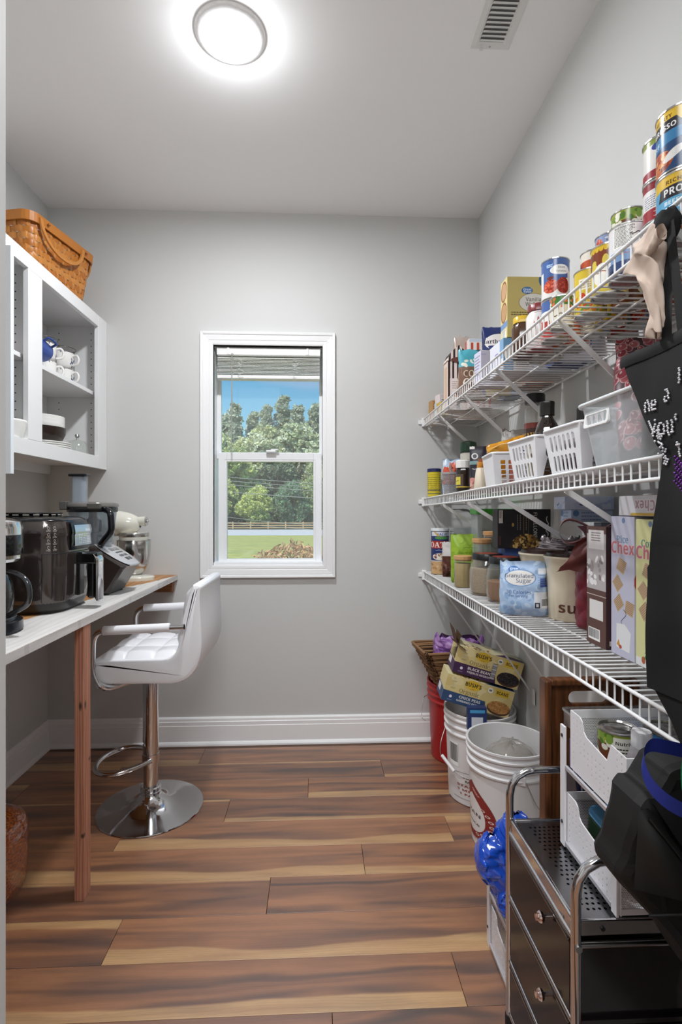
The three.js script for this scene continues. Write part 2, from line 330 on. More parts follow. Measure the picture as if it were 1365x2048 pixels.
// a mitred picture frame: profile [offset outward from the opening, height towards the room]
function frameGeo(x0, x1, y0, y1, prof, z = 0) {
  const c = (o) => [[x0 - o, y0 - o], [x1 + o, y0 - o], [x1 + o, y1 + o], [x0 - o, y1 + o]], pos = [];
  for (let s = 0; s < 4; s++) for (let i = 0; i + 1 < prof.length; i++) {
    const [o1, h1] = prof[i], [o2, h2] = prof[i + 1], a = c(o1)[s], b = c(o1)[(s + 1) % 4], d = c(o2)[s], e = c(o2)[(s + 1) % 4];
    const A = [...a, z + h1], B = [...b, z + h1], D = [...d, z + h2], E = [...e, z + h2];
    pos.push(...A, ...D, ...B, ...B, ...D, ...E);
  }
  const g = new THREE.BufferGeometry(); g.setAttribute('position', new THREE.Float32BufferAttribute(pos, 3)); g.computeVertexNormals(); return g;
}
{
  const w = structGroup('window_1'), vinyl = std(0xf2f3f4, 0.3), { x0, x1, y0, y1 } = WIN;
  part(w, 'casing', frameGeo(x0, x1, y0, y1, [[0, -0.02], [0, 0.01], [0.006, 0.012], [0.018, 0.013], [0.02, 0.011], [0.024, 0.014], [0.046, 0.017], [0.048, 0.015], [0.052, 0.02], [0.062, 0.022], [0.065, 0.018], [0.065, 0]], ZB), trimWhite);
  part(w, 'jamb', frameGeo(x0 + 0.0015, x1 - 0.0015, y0 + 0.0015, y1 - 0.0015, [[0, -0.15], [0, -0.019]], ZB), vinyl);
  part(w, 'sill', span(x0, x1, y0 - 0.004, y0 + 0.014, ZB - 0.15, ZB - 0.002, 0.003), vinyl);
  const sash = (gx0, gx1, gy0, gy1, fw, fb, ft, z, t) => merge(span(gx0 - fw, gx0, gy0 - fb, gy1 + ft, z - t, z), span(gx1, gx1 + fw, gy0 - fb, gy1 + ft, z - t, z), span(gx0, gx1, gy0 - fb, gy0, z - t, z), span(gx0, gx1, gy1, gy1 + ft, z - t, z),
    frameGeo(gx0, gx1, gy0, gy1, [[0, -0.012], [0.004, -0.004], [0.012, 0.002]], z));
  const lower = part(w, 'lower_sash', sash(-0.478, -0.022, 0.946, 1.459, 0.044, 0.03, 0.048, -2.775, 0.03), vinyl);
  const upper = part(w, 'upper_sash', sash(-0.514, 0.009, 1.512, 1.99, 0.03, 0.035, 0.06, -2.81, 0.028), vinyl);
  part(w, 'sash_lock', merge(span(-0.27, -0.22, 1.507, 1.519, -2.775, -2.75, 0.003), span(-0.245, -0.205, 1.517, 1.524, -2.768, -2.752, 0.003)), vinyl);
  part(w, 'pane', slab(-0.48, -0.02, 0.944, 1.461, -2.7885, -2.788), glass);
  part(w, 'pane', slab(-0.516, 0.011, 1.51, 1.992, -2.8235, -2.823), glass);
  const b = thing('window_blind', 'white horizontal blind drawn up at the top of the window', 'blind'), bw = std(0xf0f0ee, 0.42);
  const bx0 = x0 + 0.014, bx1 = x1 - 0.012;
  part(b, 'head_rail', span(bx0, bx1, 2.008, 2.046, -2.768, -2.726, 0.003), bw);
  for (let i = 0; i < 13; i++) {
    const y = 1.999 - i * 0.0073, tilt = (noise(i * 3.3, 2) * 0.0025);
    const s = surf((u, v) => [bx0 + 0.004 + (bx1 - bx0 - 0.008) * u, y + 0.003 * Math.sin(v * Math.PI) - 0.0098 * Math.pow(v, 2.5) + tilt * (u - 0.5) + 0.0012 * noise(u * 5, i), -2.772 + 0.047 * v], 12, 5);
    part(b, 'slat', s, std(0xf0f0ee, 0.42, { side: THREE.DoubleSide }));
  }
  part(b, 'bottom_rail', span(bx0 + 0.003, bx1 - 0.003, 1.884, 1.903, -2.775, -2.722, 0.004), bw);
  part(b, 'tilt_wand', merge(rod([-0.442, 2.006, -2.722], [-0.444, 1.506, -2.722], 0.0034, 6), rod([-0.442, 2.012, -2.724], [-0.442, 2.0, -2.72], 0.006, 8)), std(0xd4d2cf, 0.15, { transmission: 0.5, thickness: 0 }));
  for (const x of [-0.462, -0.052]) part(b, 'valance_clip', merge(span(x - 0.006, x + 0.006, 2.01, 2.047, -2.727, -2.7225, 0.002)), bw);
  for (const x of [-0.4, -0.115]) part(b, 'ladder_cord', merge(...Array.from({ length: 9 }, (_, i) => tube([[x - 0.012 + 0.03 * R0(), 1.99 - i * 0.011, -2.722], [x + 0.04 * (R0() - 0.5), 1.985 - i * 0.011, -2.712], [x + 0.03 * R0(), 1.98 - i * 0.011, -2.72]], 0.0009, 8, 4))), bw);
}
// ceiling light
{
  const x = -0.281, z = -1.699, l = thing('ceiling_light', 'round white flush ceiling light, switched on', 'ceiling light', [x, H, z]);
  part(l, 'trim_ring', lathe([[0.072, -0.01], [0.0735, -0.0145], [0.08, -0.0165], [0.096, -0.0145], [0.108, -0.0085], [0.1125, -0.003], [0.1125, 0], [0.07, 0]], 64), std(0xfafafa, 0.4));
  const lens = std(0xffffff, 0.5, { emissive: 0xffffff, emissiveIntensity: 3.2 });
  part(l, 'diffuser', lathe([[0, -0.031], [0.03, -0.0305], [0.055, -0.028], [0.068, -0.022], [0.0735, -0.014]], 48), lens);
  const a = new THREE.RectAreaLight(0xf8fbff, LAMP_POWER * 0.75 / (LAMP_SIZE * LAMP_SIZE), LAMP_SIZE, LAMP_SIZE);
  a.position.set(x, H - 0.034, z); a.lookAt(x, 0, z); a.name = 'ceiling_light_glow'; scene.add(a);
  const side = new THREE.PointLight(0xf8fbff, LAMP_POWER * 0.032); side.position.set(x, H - 0.055, z); side.shadow.radius = 2.2; side.castShadow = true; side.name = 'ceiling_light_side_glow'; scene.add(side);
}
// hall light, behind the camera
{
  const l = thing('hall_light', 'wide square ceiling panel lighting the hall behind the doorway', 'ceiling light', [0, H - 0.002, 0.3]);
  part(l, 'housing', span(-0.62, 0.62, -0.03, 0, -0.42, 0.42, 0.004), trimWhite);
  part(l, 'diffuser', span(-0.6, 0.6, -0.034, -0.028, -0.4, 0.4, 0.002), std(0xffffff, 0.5, { emissive: 0xffffff, emissiveIntensity: 1.5 }));
  const a = new THREE.RectAreaLight(0xf6fbff, HALL_POWER, 1.2, 0.8);
  a.position.set(0, H - 0.04, 0.3); a.lookAt(0, 0, 0.3); a.name = 'hall_light_glow'; scene.add(a);
}
// ceiling vent
{
  const v = thing('ceiling_vent', 'white louvred air vent in the ceiling near the right wall', 'air vent'), m = std(0xe4e4e2, 0.5);
  const x0 = 0.5, x1 = 0.638, z0 = -1.716, z1 = -1.39, i = 0.03;
  // lay the frame flat under the ceiling: (x, y, h) -> (x, H - h, -y)
  const g = frameGeo(x0 + i, x1 - i, -z1 + i, -z0 - i, [[0, -0.012], [0, 0.003], [0.008, 0.005], [0.024, 0.004], [0.03, 0]]); const p = g.attributes.position;
  for (let k = 0; k < p.count; k++) p.setXYZ(k, p.getX(k), H - p.getZ(k), -p.getY(k)); 
  for (let k = 0; k < p.count; k += 3) { const t = [p.getX(k), p.getY(k), p.getZ(k)]; p.setXYZ(k, p.getX(k + 1), p.getY(k + 1), p.getZ(k + 1)); p.setXYZ(k + 1, ...t); }
  g.computeVertexNormals(); part(v, 'frame', g, m);
  part(v, 'duct_backing', slab(x0 + 0.02, x1 - 0.02, H - 0.0005, H + 0.001, z0 + 0.02, z1 - 0.02), std(0x9a9a9a, 0.8));
  const sl = box(x1 - x0 - 2 * i, 0.0012, 0.014, 0.0005, 1); sl.rotateX(0.42);
  for (let k = 0; k < 17; k++) { const z = z0 + i + 0.008 + k * 0.0158; if (z < z1 - i) part(v, 'slat', sl, m).position.set((x0 + x1) / 2, H - 0.0055, z); }
  part(v, 'damper_lever', merge(rod([0.54, H - 0.005, z0 + 0.024], [0.54, H - 0.016, z0 + 0.018], 0.002), span(0.534, 0.546, H - 0.018, H - 0.015, z0 + 0.012, z0 + 0.022)), m);
  for (const zz of [z0 + 0.014]) part(v, 'screw', mv(new THREE.SphereGeometry(0.0035, 10, 6), 0.569, H - 0.004, zz), steel);
}
// wall outlet under the counter
{
  const o = thing('wall_outlet', 'white electrical outlet on the back wall under the counter', 'outlet', [-1.205, 0.34, ZB]);
  part(o, 'cover_plate', mv(box(0.072, 0.115, 0.006, 0.003), 0, 0, 0.003), whitePlastic);
  for (const y of [-0.027, 0.027]) { const s = part(o, 'socket', mv(box(0.034, 0.03, 0.003, 0.002), 0, y, 0.0065), std(0xdedee0, 0.4)); part(s, 'slot', merge(mv(new THREE.BoxGeometry(0.002, 0.008, 0.001), -0.006, y + 0.003, 0.0083), mv(new THREE.BoxGeometry(0.002, 0.008, 0.001), 0.006, y + 0.003, 0.0083)), black); }
}
// ---------- outside the window ----------
const groundY = (d, x = 0) => { const k = [[0, -0.5], [3, -0.52], [20, -0.674], [55, -1.59], [69, -1.45], [80, -1.2], [160, -1.0]]; for (let i = 1; i < k.length; i++) if (d <= k[i][0]) { const t = (d - k[i - 1][0]) / (k[i][0] - k[i - 1][0]); return k[i - 1][1] + t * (k[i][1] - k[i - 1][1]); } return -1; };
{
  const strip = (d0, d1, n, lift = 0) => surf((u, v) => { const d = d0 + (d1 - d0) * v; return [-70 + 140 * u, groundY(d) + lift, ZB - d]; }, 1, n);
  const grass = dataTex(512, 512, (x, y) => { const n = fbm(x / 40, y / 40, 1, 4), f = noise(x / 2.1, y / 2.1, 4), b = fbm(x / 150, y / 150, 9, 2); return [160 + 40 * n + 14 * f + 26 * b, 164 + 32 * n + 14 * f + 16 * b, 92 + 30 * n + 10 * f]; }, true, [18, 8]);
  struct('lawn', strip(0.15, 55, 24), std(0xffffff, 0.95, { map: grass }));
  struct('road', strip(55, 68.5, 4, 0.005), std(0xb9bcc2, 0.9));
  struct('field', strip(68.5, 165, 12), std(0x2b331f, 0.95));
  // rail fence beyond the road
  const f = thing('rail_fence', 'brown wooden rail fence running along the far side of the road', 'fence', [0, groundY(70), ZB - 70]), fm = std(0xc2a380, 0.85);
  const post = box(0.17, 1.12, 0.17, 0.01), rail = box(2.42, 0.12, 0.06, 0.01);
  for (let i = -8; i <= 8; i++) {
    part(f, 'post', post, fm).position.set(-2 + i * 2.42, 0.45, 0);
    if (i < 8) for (const y of [0.18, 0.5, 0.82]) part(f, 'rail', rail, fm).position.set(-0.79 + i * 2.42, y, 0.08);
  }
  // leaves: one spray of small cards, many of them on every tree
  const R = rng(99);
  const sprayOf = (n, s, seed) => { const r = rng(seed), l = []; for (let i = 0; i < n; i++) { const g = new THREE.CircleGeometry(s * (0.6 + 0.6 * r()), 5); g.scale(1, 0.55, 1); g.rotateX(r() * 6); g.rotateY(r() * 6); g.rotateZ(r() * 6); g.translate((r() - 0.5) * 2.6 * s, (r() - 0.5) * 2.2 * s, (r() - 0.5) * 2.6 * s); l.push(g); } return merge(l); };
  const spray = sprayOf(9, 0.28, 5), needles = sprayOf(8, 0.2, 8), bark = std(0x4a3a2c, 0.95);
  const leafMat = std(0xffffff, 0.8, { side: THREE.DoubleSide, transmission: 0.3, thickness: 0 });
  const col = new THREE.Color();
  function tree(label, x, d, h, w, kind, hue, group) {
    const base = groundY(d) - 0.1, t = thing(kind === 'pine' ? 'pine_tree' : 'leafy_tree', label, 'tree', [x, base, ZB - d], 0, group), r = rng(Math.round(x * 31 + d * 7 + h));
    const top = h * (kind === 'pine' ? 0.96 : 0.8);
    part(t, 'trunk', merge(rod([0, 0, 0], [0.15, h * 0.35, 0], h * 0.016, 8, h * 0.012), rod([0.15, h * 0.35, 0], [0, top, 0], h * 0.012, 8, h * 0.003), ...Array.from({ length: 7 }, (_, i) => { const a = i * 2.4, y = h * (0.25 + 0.07 * i); return rod([0.1, y, 0], [Math.cos(a) * w * 0.3, y + h * 0.1, Math.sin(a) * w * 0.3], h * 0.005, 6, h * 0.002); })), bark);
    const lobes = []; const L = kind === 'pine' ? 22 : 20;
    for (let i = 0; i < L; i++) {
      if (kind === 'pine') { const v = i / L, rr = w * 0.5 * (1 - v * 0.82), a = i * 2.4; lobes.push([Math.cos(a) * rr * 0.5, h * (0.22 + 0.78 * v), Math.sin(a) * rr * 0.5, rr * 0.75 + 0.3]); } else { const v = r(), a = r() * 7, rr = w * 0.5 * Math.sin(Math.PI * (0.12 + 0.8 * v)); lobes.push([Math.cos(a) * rr * 0.75, h * (0.16 + 0.72 * v), Math.sin(a) * rr * 0.75, w * (0.14 + 0.12 * r())]); }
    }
    const n = Math.round(kind === 'pine' ? 1500 : 2300), im = new THREE.InstancedMesh(kind === 'pine' ? needles : spray, leafMat, n), M = new THREE.Matrix4(), q = new THREE.Quaternion(), e = new THREE.Euler();
    for (let i = 0; i < n; i++) {
      const [lx, ly, lz, lr] = lobes[i % L], a = r() * 7, c = 2 * r() - 1, s = Math.sqrt(1 - c * c), k = lr * (0.62 + 0.42 * Math.pow(r(), 0.6)), sc = (0.55 + 0.75 * r()) * h / 13;
      M.compose(V(lx + k * s * Math.cos(a), ly + k * c * 0.85, lz + k * s * Math.sin(a)), q.setFromEuler(e.set(r() * 6, r() * 6, r() * 6)), V(sc, sc, sc)); im.setMatrixAt(i, M);
      col.setHSL(hue[0] + (r() - 0.5) * 0.035, hue[1] * (0.75 + 0.5 * r()), hue[2] * (0.75 + 0.95 * r())); im.setColorAt(i, col);
    }
    im.name = 'foliage'; im.userData.kind = 'stuff'; im.castShadow = im.receiveShadow = true; t.add(im);
  }
  const lime = [0.185, 0.5, 0.36], green = [0.21, 0.36, 0.28], grey = [0.21, 0.16, 0.4], deep = [0.26, 0.26, 0.17];
  // [label, x, distance, height, width, kind, hue]
  tree('broad yellow green tree at the left of the lower window pane', -17.5, 78, 8.5, 9, 'leafy', lime);
  tree('small yellow green tree alone in front of the dark wood', -9.4, 76, 6.2, 5, 'leafy', lime);
  tree('tall lime tree behind the small one at the left', -14.2, 84, 13, 8.5, 'leafy', [0.2, 0.42, 0.33]);
  tree('dark green tree in the shaded middle of the wood', -7.0, 88, 12, 8, 'leafy', deep);
  tree('dull green tree at the right edge of the window view', -1.0, 82, 9, 6.5, 'leafy', green);
  tree('blue green bushy tree beside the shaded middle', -4.0, 80, 7, 5.5, 'leafy', [0.32, 0.25, 0.22]);
  tree('wide pale olive tree filling the left of the upper pane', -19, 93, 17, 11, 'leafy', [0.19, 0.33, 0.4]);
  tree('wide pale olive tree in the middle of the upper pane', -11, 95, 19.5, 11, 'leafy', [0.185, 0.3, 0.42]);
  tree('pale grey green tree right of the middle in the upper pane', -4, 94, 18.5, 10.5, 'leafy', [0.2, 0.24, 0.4]);
  tree('pale tree at the right edge of the upper pane', 2.8, 92, 18, 10, 'leafy', [0.2, 0.28, 0.38]);
  const pines = [[-23, 106, 20, 5], [-19.5, 108, 22.5, 5.5], [-16.8, 104, 24, 5], [-13.6, 108, 23, 5.5], [-10.6, 106, 24, 5], [-7.4, 108, 26.5, 5.5], [-4.2, 105, 24, 5.5], [-0.6, 108, 24.8, 5.5], [2.6, 104, 24, 5.5], [6, 108, 25, 5]];
  for (const [x, d, h, w] of pines) tree('grey green pine standing in the row against the sky', x, d, h, w, 'pine', grey, 'pines against the sky');
  tree('leafy tree of the wood beyond the left window edge', -28, 90, 18, 12, 'leafy', green);
  tree('leafy tree of the wood beyond the right window edge', 10, 88, 18, 12, 'leafy', green);
  struct('wood_bank', merge(Array.from({ length: 14 }, (_, i) => { const g = new THREE.IcosahedronGeometry(3.4, 2); g.scale(1.3, 1.7, 0.8); return g.translate(-34 + i * 4.2, 1.2 + noise(i * 1.7) * 1.2, ZB - 100 + noise(i, 3) * 2); })), std(0x1d2418, 1));
  // power lines
  const wireMat = std(0x8f8f92, 0.6);
  [[3.6, 34, -0.5], [3.35, 34, -0.6], [3.1, 34.4, -0.62], [2.55, 33, -0.45], [0.35, 46, -0.2], [-0.1, 46, -0.05]].forEach(([y, d, s], i) =>
    solo('power_line', ['topmost power line crossing the lower pane', 'second power line from the top in the lower pane', 'third power line from the top in the lower pane', 'fourth power line from the top, apart from those above', 'upper of the two thin low wires before the trees', 'lowest thin wire across the trees'][i], 'wire',
      tube([[-22, y + 1.6 + s * -1.4, ZB - d], [-8, y + 0.15, ZB - d], [-3, y - 0.35, ZB - d], [10, y - 1.2, ZB - d]], 0.022, 30, 5), wireMat));
  // reddish shrub under the window
  const sh = thing('shrub', 'reddish brown feathery shrub outside below the window', 'shrub', [-0.28, -0.42, -5.6]), r = rng(55);
  part(sh, 'stem', merge(...Array.from({ length: 12 }, (_, i) => { const a = i * 0.55; return tube([[0, 0, 0], [Math.cos(a) * 0.15, 0.5, Math.sin(a) * 0.12], [Math.cos(a) * 0.42, 0.95 + 0.1 * r(), Math.sin(a) * 0.3]], 0.012, 8, 5); })), std(0x4d2f22, 0.9));
  const leaf = new THREE.CircleGeometry(0.034, 5); leaf.scale(1, 0.3, 1);
  const im = new THREE.InstancedMesh(leaf, leafMat, 3200), M = new THREE.Matrix4(), q = new THREE.Quaternion(), e = new THREE.Euler();
  for (let i = 0; i < 3200; i++) { const a = r() * 7, rr = Math.sqrt(r()), y = 1.26 - 0.35 * rr * rr - 0.45 * Math.pow(r(), 2); M.compose(V(Math.cos(a) * rr * 0.62, y + 0.07 * noise(rr * 4, a * 3), Math.sin(a) * rr * 0.5), q.setFromEuler(e.set(r() * 6, r() * 6, r() * 6)), V(1, 1, 1)); im.setMatrixAt(i, M); col.setHSL(0.045 + 0.05 * r(), 0.5, 0.22 + 0.34 * r()); im.setColorAt(i, col); }
  im.name = 'foliage'; im.userData.kind = 'stuff'; im.castShadow = true; sh.add(im);
}
// ---------- left side: counter, cabinet, stool and what stands there ----------
const lerp = THREE.MathUtils.lerp, clamp = THREE.MathUtils.clamp, sstep = THREE.MathUtils.smoothstep;
{
  // counter: a brown slab with a pale sapwood band along its front edge
  const z0 = ZB, z1 = -0.645, W = 0.651, tw = 1024, th = 384;
  const edgeAt = (z) => { const k = [[-2.75, -0.70], [-2.66, -0.713], [-2.584, -0.737], [-2.427, -0.775], [-2.29, -0.822], [-1.987, -0.846], [-1.74, -0.874], [-1.58, -0.892], [-0.6, -0.94]]; for (let i = 1; i < k.length; i++) if (z <= k[i][0]) return lerp(k[i - 1][1], k[i][1], (z - k[i - 1][0]) / (k[i][0] - k[i - 1][0])); return -0.94; };
  const grain = (z, x) => { const w = fbm(z * 2.2, x * 9, 3, 3), ring = Math.sin(x * 190 + w * 14), fib = noise(z * 22, x * 900, 1); return [ring, fib, w]; };
  const map = dataTex(tw, th, (px, py) => {
    const z = lerp(z0, z1, px / tw), x = lerp(XL, XL + W, py / th), [ring, fib, w] = grain(z, x), e = edgeAt(z) + 0.012 * fbm(z * 6, 2, 5, 3) + 0.006 * noise(z * 40, 1);
    const t = clamp((x - e) / 0.012 + 0.5, 0, 1), knot = Math.max(0, 1 - Math.hypot((z + 2.5) * 1.2, (x + 0.752) * 3) / 0.018);
    const br = [176 - 14 * ring + 10 * fib + 26 * w, 126 - 12 * ring + 9 * fib + 22 * w, 78 - 10 * ring + 7 * fib + 14 * w], pl = [218 - 5 * ring + 9 * fib + 26 * w, 215 - 5 * ring + 9 * fib + 26 * w, 212 - 4 * ring + 9 * fib + 26 * w];
    return [0, 1, 2].map((c) => clamp(lerp(br[c], pl[c], t) * (1 - 0.5 * knot), 0, 255));
  });
  const paleMap = dataTex(1024, 64, (px, py) => { const z = px / 1024 * 2, y = py / 64 * 0.025, w = fbm(z * 4, y * 60, 8, 3), f = noise(z * 30, y * 1400, 2), k = noise(z * 14, 5) > 0.42 ? 14 : 0; return [216 + 40 * w + 12 * f - k, 213 + 40 * w + 12 * f - k, 210 + 40 * w + 12 * f - k]; });
  const brownMap = dataTex(512, 128, (px, py) => { const [ring, fib, w] = grain(px / 512 * 1.2 + 9, py / 128 * 0.1); return [150 - 12 * ring + 10 * fib + 30 * w, 100 - 10 * ring + 9 * fib + 24 * w, 60 - 8 * ring + 7 * fib + 16 * w]; });
  const t = thing('counter', 'long wooden counter with a pale bare front edge fixed along the left wall', 'counter');
  const top = slab(XL + 0.002, XL + W, 0.847, 0.872, z0 + 0.002, z1), uv = top.attributes.uv, p = top.attributes.position;
  for (let i = 0; i < p.count; i++) uv.setXY(i, (p.getZ(i) - z0) / (z1 - z0), (p.getX(i) - XL) / W);
  part(t, 'counter_top', top, std(0xffffff, 0.5, { map }));
  const fr = mv(new THREE.BoxGeometry(0.003, 0.0245, z1 - z0 - 0.004), XL + W + 0.0005, 0.8595, (z0 + z1) / 2), fu = fr.attributes.uv, fp = fr.attributes.position;
  for (let i = 0; i < fp.count; i++) fu.setXY(i, fp.getZ(i) / 2, (fp.getY(i) - 0.847) / 0.025);
  part(t, 'front_edge', fr, std(0xffffff, 0.6, { map: paleMap }));
  part(t, 'wall_cleat', span(XL + 0.02, -0.735, 0.788, 0.847, ZB + 0.002, ZB + 0.038, 0.002), std(0xffffff, 0.6, { map: brownMap }));
  const legMap = dataTex(128, 1024, (px, py) => { const y = py / 1024 * 0.85, x = px / 128 * 0.05, w = fbm(y * 3, x * 30, 7, 3), s = Math.sin(x * 520 + w * 9 + noise(y * 2) * 2), f = noise(y * 20, x * 1500, 3), kn = Math.max(0, 1 - Math.hypot((y - 0.2) * 1.2, (x - 0.02) * 1.3) / 0.012, 1 - Math.hypot((y - 0.6) * 0.8, (x - 0.012) * 1.6) / 0.014, 1 - Math.hypot(y - 0.42, x - 0.034) / 0.008); return [0, 1, 2].map((c) => clamp(([182, 124, 98][c] + [22, 22, 18][c] * s * 0.7 + 12 * f + 40 * w) * (1 - 0.75 * kn), 0, 255)); });
  const leg = span(-0.7475, -0.7195, 0, 0.847, -1.69, -1.64, 0.0015), lu = leg.attributes.uv, lp = leg.attributes.position;
  for (let i = 0; i < lp.count; i++) lu.setXY(i, (lp.getZ(i) + lp.getX(i) * 1.3) / 0.05, lp.getY(i) / 0.85);
  part(t, 'leg', leg, std(0xffffff, 0.6, { map: legMap }));
}
{
  // wall cabinet, open face frame without doors
  const t = thing('wall_cabinet', 'white wall cabinet with an open face frame, hung over the counter', 'cabinet'), m = std(0xececec, 0.4), f = -1.075, b = f - 0.02;
  part(t, 'side_panel', slab(XL, b, 1.43, 2.15, ZB + 0.001, ZB + 0.018), m);
  part(t, 'side_panel', slab(XL, b, 1.43, 2.15, -1.79, -1.772), m);
  part(t, 'divider', slab(XL + 0.006, b, 1.448, 2.132, -2.05, -2.032), m);
  part(t, 'top_panel', slab(XL, b, 2.132, 2.15, -2.696, -1.79), m);
  part(t, 'bottom_panel', slab(XL, b, 1.43, 1.448, -2.696, -1.79), m);
  part(t, 'back_panel', slab(XL, XL + 0.006, 1.448, 2.132, -2.696, -1.79), m);
  part(t, 'shelf', span(XL + 0.006, b - 0.012, 1.772, 1.79, -2.695, -2.052, 0.0015), m);
  part(t, 'shelf', span(XL + 0.006, b - 0.012, 1.772, 1.79, -2.03, -1.792, 0.0015), m);
  for (const [a, c, y0, y1] of [[-2.714, -2.613, 1.408, 2.16], [-2.091, -1.992, 1.4683, 2.1047], [-1.86, -1.772, 1.408, 2.16]]) part(t, 'stile', span(b, f, y0, y1, a, c, 0.0015), m);
  part(t, 'rail', span(b, f, 1.408, 1.468, -2.6129, -1.8601, 0.0015), m);
  part(t, 'rail', span(b, f, 2.105, 2.16, -2.6129, -1.8601, 0.0015), m);
  part(t, 'hanging_rail', slab(XL, XL + 0.016, 1.385, 1.43, -2.714, -1.772), m);
  const hole = new THREE.CylinderGeometry(0.0026, 0.0026, 0.0008, 10); hole.rotateX(Math.PI / 2);
  const holes = [];
  for (const z of [ZB + 0.0184, -2.0316]) for (const x of [-1.305, -1.145]) for (let y = 1.52; y < 2.1; y += 0.032) if (Math.abs(y - 1.781) > 0.015) holes.push(hole.clone().translate(x, y, z));
  tag(part(t, 'shelf_pin_hole', merge(holes), std(0x3a3836, 0.8)), null, null, null, 'stuff');
  // the taller white end panel beyond its near side
  solo('cabinet_end_panel', 'narrow glossy white panel standing beside the open cabinet, hanging lower than it', 'panel', span(XL, -1.0, 1.322, 2.07, -1.768, -1.75, 0.002), std(0xe9eef3, 0.2));
  // mugs in wire racks on the middle shelf
  const butterfly = canvasTex(512, 256, (g, w, h) => {
    rect(g, '#f6f4f0', 0, 0, w, h);
    const wing = (x, y, s, a, c, d) => { g.save(); g.translate(x, y); g.rotate(a); for (const k of [-1, 1]) { g.save(); g.scale(1, k); poly(g, c, [[0, 2], [s * 0.5, s * 0.9], [s, s * 0.75], [s * 0.7, s * 0.3], [s * 0.1, 0]]); poly(g, c, [[0, 2], [-s * 0.5, s * 0.6], [-s * 0.75, s * 0.4], [-s * 0.3, 0]]); g.fillStyle = d; for (const [a2, b2] of [[0.5, 0.6], [0.75, 0.6], [-0.4, 0.35]]) oval(g, d, s * a2, s * b2, s * 0.1, s * 0.08); g.restore(); } rect(g, '#222', -s * 0.5, -2, s * 0.9, 4); g.restore(); };
    wing(210, 120, 36, 0.5, '#c3a63a', '#4a3a18'); wing(300, 105, 22, -0.4, '#6d7480', '#2b2e36'); wing(380, 150, 26, 0.3, '#8d95a8', '#444'); greek(g, '#8a90a0', 190, 180, 130, 3, 13, 2); wing(70, 120, 30, 0.2, '#c9ad4a', '#4a3a18');
  });
  const mugMat = std(0xffffff, 0.25, { map: butterfly });
  const mug = (label, x, y, z, turn) => {
    const q = thing('mug', label, 'mug', [x, y, z], turn);
    const c = lathe([[0, 0.004], [0.034, 0.004], [0.036, 0], [0.039, 0.002], [0.05, 0.018], [0.0545, 0.045], [0.055, 0.078], [0.0535, 0.0795], [0.052, 0.078], [0.051, 0.045], [0.046, 0.02], [0, 0.008]], 40); c.rotateY(Math.PI);
    part(q, 'cup', c, mugMat);
    part(q, 'handle', tube([[0.052, 0.064, 0], [0.072, 0.068, 0], [0.083, 0.05, 0], [0.076, 0.028, 0], [0.052, 0.02, 0]], 0.0055, 20, 8), std(0xf4f2ee, 0.25));
    return q;
  };
  const sy = 1.79;
  mug('white butterfly mug at the bottom of the right stack on the cabinet shelf', -1.225, sy + 0.003, -2.56, -0.1); mug('white butterfly mug at the top of the right stack on the cabinet shelf', -1.225, sy + 0.084, -2.56, -0.1);
  mug('white mug at the bottom of the left stack, beside the blue mug', -1.24, sy + 0.003, -2.415, 0.5); mug('white mug at the top of the left stack, behind the blue mug', -1.24, sy + 0.084, -2.415, 0.5);
  const rack = (label, x, z) => { const q = thing('mug_rack', label, 'rack', [x, sy, z]), w = std(0x6e6c6a, 0.35, { metalness: 1 }), l = [], r = 0.0605; for (let i = 0; i < 4; i++) { const a = 0.6 + i * TAU / 4; if (i !== 0) l.push(rod([r * Math.cos(a), 0, r * Math.sin(a)], [r * Math.cos(a), 0.185, r * Math.sin(a)], 0.0016, 6)); } for (const y of [0.0016, 0.185]) { const tt = new THREE.TorusGeometry(r, 0.0016, 6, 40); tt.rotateX(Math.PI / 2); l.push(mv(tt, 0, y, 0)); } part(q, 'wire_frame', merge(l), w); };
  rack('grey wire rack around the right stack of butterfly mugs', -1.225, -2.56); rack('grey wire rack around the left stack of white mugs', -1.24, -2.415);
  { const q = thing('mug', 'blue mug with a tan inside, lying tilted beside the mug racks', 'mug', [-1.185, sy + 0.098, -2.285], 0.5); q.rotation.x = 1.15; q.rotation.z = 0.3;
    part(q, 'cup', lathe([[0, -0.04], [0.032, -0.04], [0.04, -0.03], [0.044, 0.01], [0.045, 0.045], [0.043, 0.046]], 36), std(0x34509a, 0.2)); part(q, 'lining', lathe([[0.043, 0.046], [0.041, 0.01], [0.036, -0.03], [0, -0.036]], 36), std(0xc79a5a, 0.3)); part(q, 'handle', tube([[0.044, 0.025, 0], [0.068, 0.022, 0], [0.066, -0.02, 0], [0.042, -0.022, 0]], 0.005, 16, 8), std(0x34509a, 0.2));
    solo('storage_jar', 'white storage jar behind the blue mug on the cabinet shelf', 'jar', lathe([[0, 0], [0.045, 0], [0.05, 0.004], [0.05, 0.07], [0.046, 0.075], [0, 0.076]], 32), std(0xe8e6e0, 0.3), [-1.27, sy, -2.29]); }
  // crockery on the bottom shelf
  const by = 1.448, cx = -1.205, cz = -2.325, ware = std(0xf3f2ee, 0.2);
  const plate = (r, h) => lathe([[0, 0.004], [r * 0.5, 0.004], [r * 0.52, 0], [r * 0.58, 0], [r * 0.6, 0.004], [r * 0.75, 0.01], [r, h], [r, h + 0.003], [r * 0.74, 0.014], [0, 0.008]], 48);
